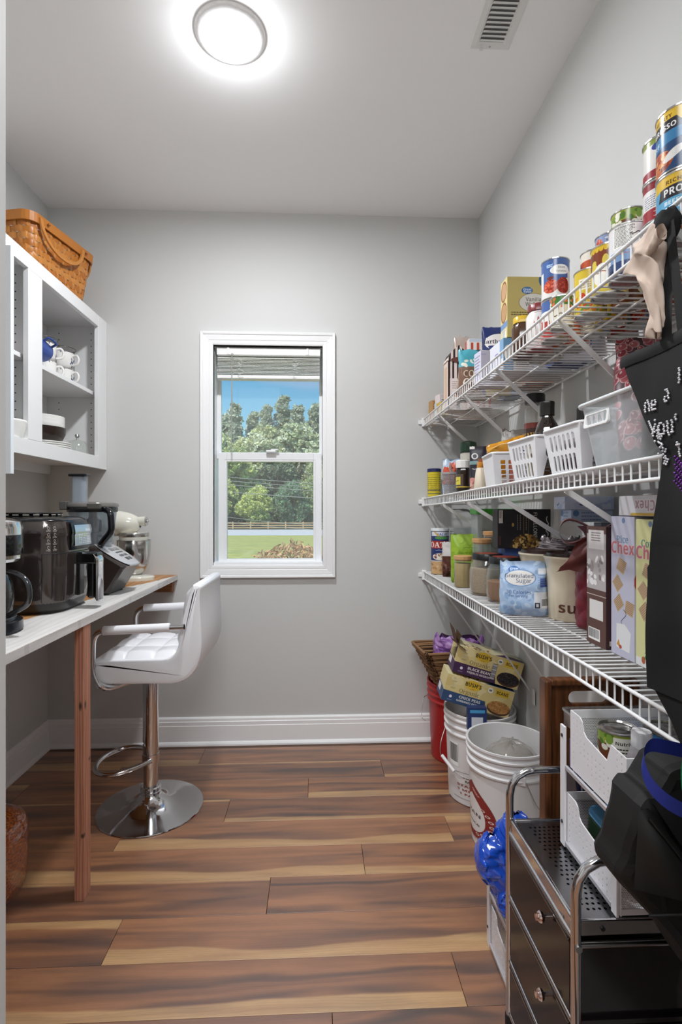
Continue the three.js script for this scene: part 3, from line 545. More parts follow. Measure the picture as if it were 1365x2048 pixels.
  const bowl = (r, h) => lathe([[0, 0.004], [r * 0.5, 0.004], [r * 0.52, 0], [r * 0.6, 0.001], [r * 0.85, h * 0.2], [r * 0.98, h * 0.6], [r, h], [r * 0.97, h], [r * 0.94, h * 0.6], [r * 0.7, h * 0.2], [0, h * 0.14]], 48);
  for (let i = 0; i < 4; i++) solo('plate', ['white plate at the bottom of the crockery stack', 'second white plate from the bottom of the crockery stack', 'third white plate from the bottom of the crockery stack', 'white plate directly under the dark brown bowl'][i], 'plate', plate(0.122, 0.02), ware, [cx, by + i * 0.0085, cz]);
  solo('bowl', 'dark brown bowl on the white plates in the cabinet', 'bowl', bowl(0.1, 0.068), std(0x2b1d18, 0.25), [cx, by + 0.046, cz]);
  for (let i = 0; i < 3; i++) solo('bowl', ['white bowl resting in the dark brown bowl', 'middle one of the three nested white bowls', 'white bowl at the top of the crockery stack'][i], 'bowl', bowl(0.096, 0.06), ware, [cx, by + 0.072 + i * 0.015, cz]);
  { const q = thing('figurine', 'small white and brown figurine at the back above the bowls', 'figurine', [-1.29, 1.448, -2.47]);
    part(q, 'body', lathe([[0, 0], [0.04, 0], [0.042, 0.06], [0.036, 0.12], [0.028, 0.16], [0, 0.165]], 24), std(0x6a4a34, 0.5)); part(q, 'head', mv(new THREE.SphereGeometry(0.03, 20, 14), 0, 0.19, 0), ware); part(q, 'arm', tube([[0.02, 0.14, 0.01], [0.055, 0.12, 0.02], [0.08, 0.09, 0.02]], 0.008, 10, 8), std(0x6a4a34, 0.5)); }
  { const q = thing('cake_cloche', 'small glass dome with a knob on a round wooden base in the cabinet', 'cloche', [-1.165, by, -2.585]);
    part(q, 'wooden_base', lathe([[0, 0], [0.056, 0], [0.06, 0.003], [0.06, 0.011], [0.057, 0.014], [0, 0.014]], 40), std(0xa0764e, 0.5)); part(q, 'glass_dome', lathe([[0.05, 0.0145], [0.05, 0.05], [0.046, 0.072], [0.034, 0.088], [0.015, 0.096], [0.006, 0.098]], 40), glass); part(q, 'knob', lathe([[0.006, 0.098], [0.005, 0.104], [0.011, 0.113], [0.008, 0.122], [0, 0.125]], 20), steel); }
  solo('ramekin', 'white ribbed ramekin standing in the near cabinet opening', 'bowl', lathe([[0, 0], [0.05, 0], ...Array.from({ length: 15 }, (_, i) => [0.052 + i * 0.0011 + (i % 2 ? 0.0016 : 0), 0.004 + i * 0.0055]), [0.066, 0.083], [0.06, 0.083], [0.05, 0.01], [0, 0.008]], 40), ware, [-1.13, by, -1.945]);
  solo('ornament', 'small red heart ornament on the shelf of the near opening', 'ornament', extrude(shapeOf([[0, -0.025], [0.024, 0.002], [0.022, 0.018], [0.011, 0.022], [0, 0.012], [-0.011, 0.022], [-0.022, 0.018], [-0.024, 0.002]]), 0.012, 0.002), std(0xa8322e, 0.4), [-1.16, sy + 0.027, -1.96], 0.9);
}
{
  // woven basket on the cabinet
  const t = thing('picnic_basket', 'honey brown woven wood basket with hinged handles on top of the cabinet', 'basket', [-1.215, 2.16, -2.33], -0.2);
  const woodA = std(0xb36f2a, 0.4), woodB = std(0xa8621f, 0.42), woodC = std(0xbd7c38, 0.4), L = 0.2, D = 0.125, h = 0.225;
  // walk round the rounded rectangle by length, so that every strip of the weave keeps its width
  const ring = (y, k, a) => {
    const q = 0.84 + 0.16 * Math.pow(y / h, 0.7), hx = D * q + k, hz = L * q + k, r = 0.05, sx = hx - r, sz = hz - r, arc = r * Math.PI / 2, per = 4 * (sx + sz) + 4 * arc;
    let t = (((a / TAU) % 1) + 1) % 1 * per; const side = [2 * sz, 2 * sx, 2 * sz, 2 * sx], dir = [[0, 1], [-1, 0], [0, -1], [1, 0]]; let x = hx, z = -sz;
    for (let i = 0; i < 4; i++) { const [dx, dz] = dir[i]; if (t <= side[i]) return [x + dx * t, y, z + dz * t]; x += dx * side[i]; z += dz * side[i]; t -= side[i]; const nx = dz, nz = -dx, cx = x - nx * r, cz = z - nz * r; if (t <= arc) { const g = t / r; return [cx + nx * r * Math.cos(g) + dx * r * Math.sin(g), y, cz + nz * r * Math.cos(g) + dz * r * Math.sin(g)]; } x = cx + dx * r; z = cz + dz * r; t -= arc; }
    return [hx, y, -sz];
  };
  const NS = 44, rows = 8, rh = (h - 0.03) / rows;
  for (let r = 0; r < rows; r++) {
    const y0 = 0.004 + r * rh;
    part(t, 'weaver', surf((u, v) => { const w = Math.tanh(2.2 * Math.cos(u * NS * Math.PI + r * Math.PI)) * 0.0017, p = ring(y0 + v * (rh - 0.0012), 0.002 + w + 0.0008 * Math.sin(v * Math.PI), u * TAU); return p; }, 220, 3), [woodA, woodB, woodC][r % 3]);
  }
  for (let i = 0; i < NS; i++) { const a0 = (i + 0.5) / NS * TAU; part(t, 'stake', surf((u, v) => { const a = a0 + (u - 0.5) * TAU / NS * 0.72, w = Math.tanh(2.2 * Math.cos((v * h / rh) * Math.PI + i * Math.PI)) * 0.0017; return ring(v * (h - 0.01), 0.002 + w, a); }, 2, 30), woodC); }
  part(t, 'base', merge(surf((u, v) => { const p = ring(0.003, -0.002, u * TAU); return [p[0] * v, 0.003, p[2] * v]; }, 40, 2)), woodB);
  for (const k of [0.009, -0.004]) part(t, 'rim_band', surf((u, v) => { const q = [[0, 0], [1, 0], [1, 1], [0, 1], [0, 0]][Math.round(v * 4)]; return ring(h - 0.034 + q[1] * 0.036, k + q[0] * 0.005, u * TAU); }, 90, 4, false), woodA);
  const handle = (zs) => { const pts = []; for (let i = 0; i <= 16; i++) { const a = i / 16 * Math.PI; pts.push([0, -0.105 * Math.sin(a), 0.13 * Math.cos(a)]); } const g = surf((u, v) => { const i = Math.min(15.999, u * 16), k = Math.floor(i), f = i - k, p = [1, 2].map((c) => lerp(pts[k][c], pts[k + 1][c], f)), q = [[-1, -1], [1, -1], [1, 1], [-1, 1], [-1, -1]][Math.round(v * 4)]; const n = Math.hypot(p[0] * 0.8, p[1]); return [0.004 * q[0], p[0] * (1 + q[1] * 0.06), p[1] * (1 + q[1] * 0.06)]; }, 32, 4, false); return g; };
  const h1 = part(t, 'handle', handle(), woodC); h1.position.set(D + 0.016, h - 0.012, 0.03); h1.rotation.set(0.0, 0, 0.05);
  const h2 = part(t, 'handle', handle().rotateY(Math.PI / 2).scale(0.72, 0.9, 1), woodC); h2.position.set(0, h - 0.01, -L - 0.02); h2.rotation.x = 0.1;
  for (const [x, z] of [[D + 0.016, 0.12], [D + 0.016, -0.12]]) part(t, 'peg', mv(new THREE.SphereGeometry(0.006, 12, 8), x + 0.006, h - 0.016, z), woodB);
}
{
  // air fryer
  const cx = -0.99, cz = -1.815, a = 0.18, b = 0.15, h = 0.312, y0 = 0.872;
  const t = thing('air_fryer', 'large glossy taupe air fryer with a black and chrome handle on the counter', 'air fryer', [cx, y0, cz], 0);
  const sec = (ang, y, k = 0) => { const c = Math.cos(ang), s = Math.sin(ang), v = y / h, q = (v < 0.14 ? lerp(0.86, 0.985, Math.sqrt(v / 0.14)) : v > 0.8 ? lerp(1.0, 0.9, Math.pow((v - 0.8) / 0.2, 2)) : 0.985 + 0.015 * Math.sin((v - 0.14) / 0.66 * Math.PI)); return [Math.sign(c) * Math.pow(Math.abs(c), 0.55) * (a * q + k), y, Math.sign(s) * Math.pow(Math.abs(s), 0.55) * (b * q + k)]; };
  const gloss = std(0x4a423f, 0.14, { metalness: 0.55, clearcoat: 0.8, clearcoatRoughness: 0.05 }), blk = std(0x0e0e10, 0.18);
  part(t, 'body', surf((u, v) => sec(-u * TAU, 0.034 + v * (h - 0.05)), 96, 30), gloss);
  part(t, 'base', merge(surf((u, v) => sec(-u * TAU, v * 0.036, v > 0.9 ? 0.0 : 0.0005), 64, 6), ...[[1, 1], [1, -1], [-1, 1], [-1, -1]].map(([i, j]) => mv(new THREE.CylinderGeometry(0.012, 0.012, 0.006, 12), i * 0.11, 0.003, j * 0.09))), std(0x1c1816, 0.3));
  part(t, 'lid', surf((u, v) => { const p = sec(-u * TAU, h - 0.016, 0.001), s = Math.cos(v * Math.PI / 2), e = Math.pow(Math.max(0, s), 0.35); return [p[0] * e, h - 0.016 + 0.016 * Math.sin(v * Math.PI / 2), p[2] * e]; }, 72, 10), blk);
  const ventR = part(t, 'vent_ring', lathe([[0.05, 0], [0.098, 0], [0.1, 0.006], [0.104, 0.011], [0.1, 0.0135], [0.05, 0.0135]], 48), blk); ventR.position.set(0.01, h - 0.002, 0);
  tag(part(ventR, 'vent_slot', merge(Array.from({ length: 22 }, (_, i) => { const q = i / 22 * TAU, g = box(0.018, 0.0035, 0.0012, 0.0004, 1); g.rotateY(-q + Math.PI / 2); return mv(g, 0.1025 * Math.cos(q), 0.006, 0.1025 * Math.sin(q)); })), std(0xb4b0a6, 0.5)), null, null, null, 'stuff');
  // seam of the drawer: front shell from below the display down to the base
  const frontSpan = (u, y, k) => sec(-lerp(-1.02, 1.02, u), y, k);
  part(t, 'drawer_front', merge(surf((u, v) => frontSpan(u, lerp(0.04, 0.192, v), 0.0022), 40, 12)), gloss);
  part(t, 'drawer_seam', merge(tube(Array.from({ length: 24 }, (_, i) => frontSpan(i / 23, 0.193, 0.0012)), 0.0016, 60, 5), tube(Array.from({ length: 6 }, (_, i) => frontSpan(0, 0.04 + i * 0.0305, 0.0012)), 0.0016, 20, 5), tube(Array.from({ length: 6 }, (_, i) => frontSpan(1, 0.04 + i * 0.0305, 0.0012)), 0.0016, 20, 5)), black);
  part(t, 'display_surround', merge(surf((u, v) => frontSpan(lerp(0.4, 0.74, u), lerp(0.2, h - 0.014, v), 0.003 + 0.006 * Math.sin(Math.PI * Math.min(1, v * 3) / 2)), 16, 14)), blk);
  const disp = canvasTex(160, 220, (g, w, h2) => { rect(g, '#b4bfca', 0, 0, w, h2); txt(g, '350', w / 2, 60, 40, '#e8eef4'); greek(g, '#eef2f5', 30, 100, 100, 6, 18, 4); });
  part(t, 'display', surf((u, v) => frontSpan(lerp(0.44, 0.68, u), lerp(0.213, h - 0.03, v), 0.0105), 10, 10), std(0xffffff, 0.12, { map: disp, metalness: 0.5 }));
  const icons = canvasTex(256, 256, (g, w, h2) => { g.clearRect(0, 0, w, h2); const r = rng(5); g.strokeStyle = '#d8d2c8'; g.lineWidth = 4; for (let i = 0; i < 8; i++) { const x = i % 2 ? 178 : 78, y = 40 + Math.floor(i / 2) * 60; g.beginPath(); g.ellipse(x, y, 18, 12, r(), 0, 5 + r()); g.stroke(); greek(g, '#d8d2c8', x - 34, y + 18, 70, 2, 9, i + 3); } poly(g, '#e8e4de', [[8, 8], [40, 8], [8, 40]]); });
  part(t, 'cooking_chart', surf((u, v) => sec(-lerp(-1.0, -0.55, u), lerp(0.2, 0.288, v), 0.0012), 12, 8), std(0xffffff, 0.3, { map: icons, transparent: true }));
  part(t, 'handle', merge(span(a * 0.98, a + 0.068, 0.15, 0.19, -0.028, 0.028, 0.008, 3), span(a + 0.035, a + 0.06, 0.035, 0.165, -0.026, 0.026, 0.008, 3), span(a - 0.004, a + 0.009, 0.045, 0.188, -0.018, 0.018, 0.003, 2)), blk);
  part(t, 'handle_trim', merge(surf((u, v) => { const y = lerp(0.028, 0.185, v), s = (u - 0.5) * 2; return [a + 0.0665 + 0.007 * Math.sqrt(1 - s * s * 0.98) + (v > 0.9 ? -(v - 0.9) * 0.1 : 0), y, s * 0.03]; }, 12, 16), mv(new THREE.SphereGeometry(0.011, 16, 10), a + 0.063, 0.033, 0).scale(1, 1, 1)), chrome);
}
{
  // coffee maker, half hidden by the door jamb
  const t = thing('coffee_maker', 'black and chrome coffee maker beside the doorway, with a glass carafe', 'coffee maker', [-0.945, 0.872, -1.45]), blk = std(0x131416, 0.12);
  part(t, 'base', lathe([[0, 0], [0.1, 0], [0.106, 0.006], [0.104, 0.03], [0.092, 0.036], [0, 0.036]], 40).translate(0.03, 0, 0), std(0x33363c, 0.15, { metalness: 0.6 }));
  part(t, 'warming_plate', lathe([[0, 0.036], [0.088, 0.036], [0.09, 0.042], [0, 0.043]], 36).translate(0.03, 0, 0), steel);
  part(t, 'column', span(-0.17, -0.075, 0, 0.3, -0.09, 0.09, 0.02, 3), blk);
  part(t, 'brew_head', lathe([[0, 0.192], [0.09, 0.192], [0.098, 0.2], [0.1, 0.285], [0.096, 0.3], [0.07, 0.31], [0, 0.312]], 40).translate(0.035, 0, 0), chrome);
  part(t, 'head_band', lathe([[0.1005, 0.21], [0.102, 0.213], [0.102, 0.262], [0.1005, 0.265]], 40).translate(0.035, 0, 0), blk);
  const c = part(t, 'carafe', lathe([[0, 0.046], [0.07, 0.046], [0.082, 0.056], [0.086, 0.09], [0.08, 0.135], [0.066, 0.165], [0.064, 0.172]], 40).translate(0.03, 0, 0), std(0x3c3834, 0.04, { transmission: 0.7, thickness: 0, side: THREE.DoubleSide }));
  part(c, 'carafe_band', lathe([[0.0665, 0.162], [0.069, 0.165], [0.068, 0.178], [0.064, 0.18], [0, 0.184]], 36).translate(0.03, 0, 0), blk);
  part(c, 'carafe_handle', bent([[0.09, 0.17, 0.01], [0.15, 0.163, 0.025], [0.182, 0.14, 0.034], [0.184, 0.085, 0.034], [0.12, 0.05, 0.016]], 0.0075, 0.022, 10), std(0x55585c, 0.12, { metalness: 0.85 }));
}
{
  // food processor
  const t = thing('food_processor', 'food processor with a clear bowl and a sloped silver control panel', 'food processor', [-0.907, 0.872, -2.15]), blk = std(0x15151a, 0.2), brown = std(0x2e2522, 0.22);
  const prof = [[-0.13, 0.006], [0.095, 0.006], [0.15, 0.096], [0.165, 0.112], [0.05, 0.186], [-0.13, 0.186]];
  part(t, 'motor_base', mv(extrude(shapeOf(prof), 0.19, 0.012), 0, 0, -0.095), brown);
  part(t, 'foot', merge(...[[-0.1, 0.07], [-0.1, -0.07], [0.08, 0.07], [0.08, -0.07]].map(([x, z]) => mv(new THREE.CylinderGeometry(0.012, 0.013, 0.008, 14), x, 0.004, z))), black);
  const pan = surf((u, v) => { const s = (u - 0.5) * 2, x = lerp(0.035, 0.176, v), y = lerp(0.1985, 0.116, v), w = 0.088 * (1 - 0.35 * Math.pow(v, 6)) * (0.8 + 0.2 * Math.min(1, v * 4)); return [x - 0.012 * s * s * v, y + 0.006 * (1 - s * s) * Math.sin(v * Math.PI), -s * w]; }, 16, 16);
  const cp = canvasTex(256, 256, (g, w, h) => { rect(g, '#c9cacd', 0, 0, w, h); g.fillStyle = '#3c3f45'; rect(g, '#45484e', 76, 120, 104, 14); rect(g, '#33363b', 84, 45, 40, 26); rect(g, '#33363b', 132, 45, 40, 26); rect(g, '#5a5e66', 70, 84, 50, 20); rect(g, '#5a5e66', 128, 84, 60, 20); rect(g, '#3a3d42', 66, 150, 120, 30); greek(g, '#e8e8ea', 74, 158, 104, 2, 12, 3); });
  part(t, 'control_panel', pan, std(0xffffff, 0.25, { map: cp, metalness: 0.35, side: THREE.DoubleSide }));
  part(t, 'panel_rim', merge(tube(Array.from({ length: 15 }, (_, i) => { const s = (i / 14 - 0.5) * 2; return [0.176 - 0.012 * s * s, 0.114, -s * 0.057]; }), 0.004, 30, 8)), std(0xcfd0d3, 0.2, { metalness: 0.6 }));
  const bowlG = part(t, 'work_bowl', lathe([[0.07, 0.19], [0.076, 0.193], [0.078, 0.21], [0.088, 0.3], [0.0925, 0.348], [0.0905, 0.348], [0.076, 0.212], [0.07, 0.2]], 48), std(0xdfe5ea, 0.06, { transmission: 0.85, thickness: 0, side: THREE.DoubleSide }));
  part(bowlG, 'drive_stem', lathe([[0.02, 0.192], [0.02, 0.24], [0.034, 0.245], [0.032, 0.29], [0.016, 0.3], [0.014, 0.33], [0, 0.335]], 20), std(0x5d5a60, 0.4));
  part(bowlG, 'blade', merge(...[0, 1].map((k) => { const g = extrude(shapeOf([[0.015, -0.012], [0.05, -0.016], [0.068, 0.006], [0.04, 0.01], [0.015, 0.012]]), 0.0015); g.rotateX(-Math.PI / 2); g.rotateY(k * Math.PI); return mv(g, 0, 0.225 + k * 0.03, 0); })), steel);
  part(t, 'lid', lathe([[0, 0.363], [0.07, 0.364], [0.093, 0.36], [0.098, 0.353], [0.098, 0.345], [0.094, 0.343], [0.092, 0.325], [0.0895, 0.325]], 48), std(0x8b8782, 0.12, { transmission: 0.35, thickness: 0 }));
  part(t, 'lid_band', lathe([[0.0935, 0.345], [0.0945, 0.34], [0.094, 0.326], [0.0925, 0.324]], 48), std(0x26262a, 0.25));
  part(t, 'lid_latch', merge(span(0.02, 0.07, 0.335, 0.358, 0.083, 0.104, 0.004), span(-0.098, -0.07, 0.332, 0.366, 0.04, 0.075, 0.004)), std(0x55534f, 0.3));
  const ft = part(t, 'feed_tube', mv(extrude(shapeOf(roundRect(-0.027, 0.027, -0.024, 0.024, 0.014), [roundRect(-0.0245, 0.0245, -0.0215, 0.0215, 0.012).reverse()]), 0.105).rotateX(-Math.PI / 2), -0.052, 0.363, 0), std(0xe4e9ee, 0.06, { transmission: 0.8, thickness: 0, side: THREE.DoubleSide }));
  part(ft, 'pusher', mv(extrude(shapeOf(roundRect(-0.0225, 0.0225, -0.0195, 0.0195, 0.01)), 0.1).rotateX(-Math.PI / 2), -0.052, 0.366, 0), std(0xb9bec4, 0.2, { metalness: 0.3 }));
  part(ft, 'pusher_cap', mv(extrude(shapeOf(roundRect(-0.036, 0.036, -0.028, 0.028, 0.01)), 0.011, 0.003).rotateX(-Math.PI / 2), -0.052, 0.466, 0), blk);
  part(t, 'bowl_handle', bent([[0.035, 0.335, 0.088], [0.052, 0.325, 0.132], [0.056, 0.25, 0.134], [0.028, 0.21, 0.105], [0.02, 0.19, 0.078]], 0.0125, 0.02, 12).rotateY(0.48), blk);
}
{
  // stand mixer
  const t = thing('stand_mixer', 'cream stand mixer with a stainless steel bowl at the end of the counter', 'stand mixer', [-0.875, 0.872, -2.53]), cream = std(0xdfdccf, 0.16, { clearcoat: 0.8, clearcoatRoughness: 0.05 });
  const foot = surf((u, v) => { const a = u * TAU, c = Math.cos(a), s = Math.sin(a), e = v < 0.5 ? 1 : Math.cos((v - 0.5) * Math.PI); return [-0.07 + Math.sign(c) * Math.pow(Math.abs(c), 0.7) * 0.165 * e, v < 0.5 ? v * 0.03 : 0.015 + 0.014 * Math.sin((v - 0.5) * Math.PI), Math.sin(a) * 0.075 * e]; }, 48, 12);
  part(t, 'foot', foot, cream);
  part(t, 'column', mv(extrude(shapeOf([[-0.23, 0.02], [-0.11, 0.02], [-0.13, 0.09], [-0.125, 0.21], [-0.21, 0.21], [-0.225, 0.1]]), 0.09, 0.02), 0, 0, -0.045), cream);
  part(t, 'motor_head', surf((u, v) => { const a = u * TAU, x = lerp(-0.24, 0.03, v), q = Math.pow(Math.max(0, 1 - Math.pow(Math.abs(v - 0.45) / 0.56, 2.6)), 0.42), y = 0.268 + Math.sin(a) * 0.062 * q, z = Math.cos(a) * 0.06 * q; return [x, y - 0.01 * Math.max(0, v - 0.6), z]; }, 36, 30), cream);
  part(t, 'hub', mv(new THREE.CylinderGeometry(0.021, 0.024, 0.04, 28).rotateZ(Math.PI / 2), 0.035, 0.278, 0), cream);
  part(t, 'hub_cap', merge(mv(new THREE.CylinderGeometry(0.0185, 0.0205, 0.008, 28).rotateZ(Math.PI / 2), 0.058, 0.278, 0), mv(new THREE.SphereGeometry(0.008, 12, 8), 0.065, 0.278, 0.006)), chrome);
  const band = canvasTex(512, 32, (g, w, h) => { rect(g, '#bdbbb6', 0, 0, w, h); txt(g, 'Kitchen', w * 0.44, h * 0.52, 22, '#222'); });
  part(t, 'trim_band', lathe([[0.064, 0.205], [0.0655, 0.207], [0.0655, 0.223], [0.064, 0.225]], 48).scale(1.05, 1, 0.95), std(0xffffff, 0.25, { map: band, metalness: 0.9 }));
  part(t, 'planetary_housing', lathe([[0, 0.17], [0.058, 0.17], [0.063, 0.18], [0.064, 0.205], [0.063, 0.226], [0, 0.228]], 48).scale(1.05, 1, 0.95), cream);
  part(t, 'planetary_ring', lathe([[0.055, 0.163], [0.064, 0.166], [0.0655, 0.17], [0.0655, 0.18], [0.063, 0.182]], 48).scale(1.05, 1, 0.95), steel);
  part(t, 'beater_shaft', merge(mv(new THREE.CylinderGeometry(0.028, 0.022, 0.024, 24), 0, 0.155, 0), rod([0.01, 0.15, 0], [0.01, 0.06, 0], 0.007), rod([0.035, 0.15, 0.02], [0.035, 0.132, 0.02], 0.006)), std(0x9b8d6c, 0.3, { metalness: 0.7 }));
  part(t, 'steel_bowl', lathe([[0, 0.018], [0.03, 0.018], [0.034, 0.024], [0.045, 0.036], [0.064, 0.07], [0.074, 0.115], [0.077, 0.186], [0.0795, 0.188], [0.0785, 0.19], [0.0755, 0.188], [0.072, 0.115], [0.06, 0.07], [0, 0.03]], 56), std(0xc4c2be, 0.16, { metalness: 1 }));
}
{
  // bar stool
  const t = thing('bar_stool', 'white quilted leather bar stool on a chrome pedestal, drawn up to the counter', 'bar stool', [-0.676, 0, -2.15]), lea = std(0xf1f1f4, 0.34), zw = 0.2;
  part(t, 'pedestal_base', lathe([[0, 0], [0.2, 0], [0.2065, 0.002], [0.205, 0.005], [0.17, 0.0095], [0.12, 0.0155], [0.085, 0.024], [0.06, 0.036], [0.045, 0.05], [0.038, 0.06], [0, 0.06]], 72, 0.5), chrome);
  part(t, 'collar', lathe([[0.036, 0.058], [0.0405, 0.061], [0.0405, 0.07], [0.037, 0.073], [0.0405, 0.076], [0.0405, 0.086], [0.036, 0.09], [0.025, 0.09]], 40), chrome);
  part(t, 'pedestal_column', merge(rod([0, 0.085, 0], [0, 0.56, 0], 0.0285, 32), rod([0, 0.2, 0], [0, 0.56, 0], 0.031, 32)), chrome);
  part(t, 'footrest', merge(tube([[0.01, 0.2, 0.031], [-0.03, 0.199, 0.075], [-0.1, 0.192, 0.115], [-0.17, 0.188, 0.098], [-0.205, 0.186, 0.03], [-0.2, 0.186, -0.05], [-0.15, 0.19, -0.11], [-0.07, 0.196, -0.1], [0.01, 0.2, -0.031]], 0.0095, 64, 12), mv(new THREE.CylinderGeometry(0.034, 0.034, 0.03, 32), 0, 0.205, 0)), chrome);
  part(t, 'seat_mechanism', merge(span(-0.09, 0.09, 0.545, 0.562, -0.08, 0.08, 0.004), rod([-0.04, 0.55, 0.05], [-0.12, 0.535, 0.17], 0.006)), std(0x8a8580, 0.3, { metalness: 1 }));
  const s = new THREE.Shape(); s.moveTo(-0.15, 0.648); s.quadraticCurveTo(-0.155, 0.57, -0.12, 0.562); s.lineTo(0.13, 0.56); s.bezierCurveTo(0.21, 0.562, 0.245, 0.62, 0.25, 0.7); s.bezierCurveTo(0.252, 0.78, 0.238, 0.84, 0.246, 0.918); s.quadraticCurveTo(0.24, 0.932, 0.214, 0.926); s.bezierCurveTo(0.186, 0.86, 0.17, 0.79, 0.158, 0.69); s.quadraticCurveTo(0.14, 0.652, 0.1, 0.65); s.lineTo(-0.15, 0.648);
  part(t, 'seat_shell', mv(toCreasedNormals(extrude(s, 2 * zw, 0.014, 24), 0.6), 0, 0, -zw), lea);
  const pil = (q) => Math.pow(Math.abs(Math.sin(q * Math.PI)), 0.42), edge = (u) => Math.pow(Math.min(1, Math.min(u, 1 - u) * 9), 0.5);
  part(t, 'seat_cushion', surf((u, v) => { const x = lerp(-0.148, 0.17, u), z = lerp(0.188, -0.188, v), e = edge(u) * edge(v); return [x, 0.628 + e * (0.038 + 0.012 * pil(u * 3) * pil(v * 3)) - 0.006 * Math.pow((v - 0.5) * 2, 2), z]; }, 72, 72), lea);
  part(t, 'back_cushion', surf((u, v) => { const y = lerp(0.69, 0.915, u), z = lerp(0.188, -0.188, v), e = edge(u) * edge(v), k = (y - 0.69) / 0.23; return [0.164 + 0.046 * k - e * (0.016 + 0.01 * pil(u * 2) * pil(v * 3)), y, z]; }, 48, 72), lea);
  for (const sgn of [1, -1]) {
    const z = sgn * 0.222, a = part(t, 'armrest', bent([[-0.02, 0.556, sgn * 0.12], [-0.1, 0.548, z], [-0.138, 0.6, z], [-0.136, 0.765, z], [0.19, 0.778, z]], 0.0105, 0.05, 12), chrome);
    part(a, 'arm_pad', merge(rod([-0.098, 0.7665, z], [0.135, 0.776, z], 0.0165, 16), mv(new THREE.SphereGeometry(0.0165, 14, 8).scale(0.3, 1, 1), -0.098, 0.7665, z), mv(new THREE.SphereGeometry(0.0165, 14, 8).scale(0.3, 1, 1), 0.135, 0.776, z)), lea);
  }
}
{
  // amber jug on the floor
  const t = thing('jug', 'large glossy amber brown jug on the floor under the counter', 'jug', [-1.062, 0, -1.665]);
  const map = dataTex(256, 256, (x, y) => { const n = fbm(x / 7, y / 7, 3, 3), d = noise(x / 3.3, y / 3.3, 8); const k = clamp(0.5 + n * 1.4 + d * 0.35, 0, 1); return [lerp(84, 205, k), lerp(36, 108, k), lerp(14, 40, k)]; }, true, [3, 2]);
  part(t, 'body', surf((u, v) => { const a = -u * TAU, c = Math.cos(a), s = Math.sin(a), P = [[0, 0.118], [0.03, 0.13], [0.1, 0.134], [0.19, 0.134], [0.225, 0.125], [0.25, 0.09], [0.262, 0.045], [0.275, 0.036]], y = v * 0.275; let r = 0.1; for (let i = 1; i < P.length; i++) if (y <= P[i][0] + 1e-6) { r = lerp(P[i - 1][1], P[i][1], (y - P[i - 1][0]) / (P[i][0] - P[i - 1][0])); break; } const q = lerp(0.72, 1, Math.max(0, (v - 0.75) / 0.25)); return [Math.sign(c) * Math.pow(Math.abs(c), q) * r, y, Math.sign(s) * Math.pow(Math.abs(s), q) * r]; }, 64, 40), std(0xffffff, 0.12, { map, clearcoat: 1, clearcoatRoughness: 0.03 }));
  part(t, 'neck', lathe([[0.035, 0.273], [0.034, 0.29], [0.04, 0.296], [0.04, 0.306], [0.03, 0.31], [0, 0.309]], 28), std(0x4a2a16, 0.2));
}
// ---------- right side: three wire shelves ----------
const XF = 0.557, XK = 0.828, Y1 = 1.644, Y3 = 0.883, Y2 = (z) => 1.263 + (z - ZB) * 0.0147;
{
  const coat = std(0xeeeeee, 0.3), wr = 0.0019, rr = 0.0037;
  const braceGeo = (drop, lean) => { const dx = XK + 0.012 - XF, len = Math.hypot(dx, drop), g = mv(box(0.014, len, 0.003, 0.001, 1), 0, len / 2, 0); g.rotateY(Math.PI / 2 * 0); g.applyQuaternion(new THREE.Quaternion().setFromUnitVectors(UP, V(dx, -drop, lean).normalize())); return g; };
  function shelf(label, y, lip, tilt, braces, drop, lean) {
    const t = thing('wire_shelf', label, 'shelf', [0, y, ZB]); t.rotation.x = -tilt;
    const len = ZF - ZB - 0.012, lo = Math.min(0, lip), hi = Math.max(0, lip);
    const wire = merge(rod([XF, 0, 0], [XK, 0, 0], wr, 6), rod([XF, lo, 0], [XF, hi, 0], wr, 6));
    for (let i = 0; i < 80; i++) { const z = 0.02 + i * 0.0256; if (z < len) part(t, 'wire', wire, coat).position.z = z; }
    for (const [x, yy, r] of [[XF - 0.001, 0, rr], [XF - 0.001, lip, rr], [(XF + XK) / 2 - 0.02, -0.0045, 0.0028], [XK, -0.004, 0.0034]]) part(t, 'rail', rod([x, yy, 0.004], [x, yy, len], r, 10), coat);
    part(t, 'end_bracket', merge(span(XF - 0.012, XF + 0.012, lo - 0.006, hi + 0.006, 0.0, 0.016, 0.003), span(XF - 0.03, XF - 0.008, (lo + hi) / 2 - 0.01, (lo + hi) / 2 + 0.012, 0.0, 0.008, 0.003)), coat);
    for (const z of braces) {
      const b = part(t, 'brace', braceGeo(drop, lean), coat); b.position.set(XF, lo - 0.001, z - ZB);
      part(b, 'brace_foot', mv(box(0.004, 0.06, 0.018, 0.0015), XK + 0.015 - XF, -drop - 0.01, lean), coat);
    }
    for (let z = 0.25; z < len; z += 0.45) part(t, 'wall_clip', mv(box(0.022, 0.014, 0.012, 0.002), XR - 0.011, -0.004, z), coat);
    return t;
  }
  shelf('top white wire shelf, loaded with cans, its lip turned up', Y1, 0.035, 0, [-2.388, -1.976, -1.607, -1.183, -0.79], 0.25, -0.02);
  shelf('middle white wire shelf holding white plastic baskets', 1.263, -0.036, 0.0147, [-2.33, -1.95, -1.57, -1.15], 0.18, 0);
  shelf('lowest white wire shelf with canisters and cereal boxes', Y3, -0.039, 0, [-2.25, -1.8, -1.43], 0.36, -0.2);
}
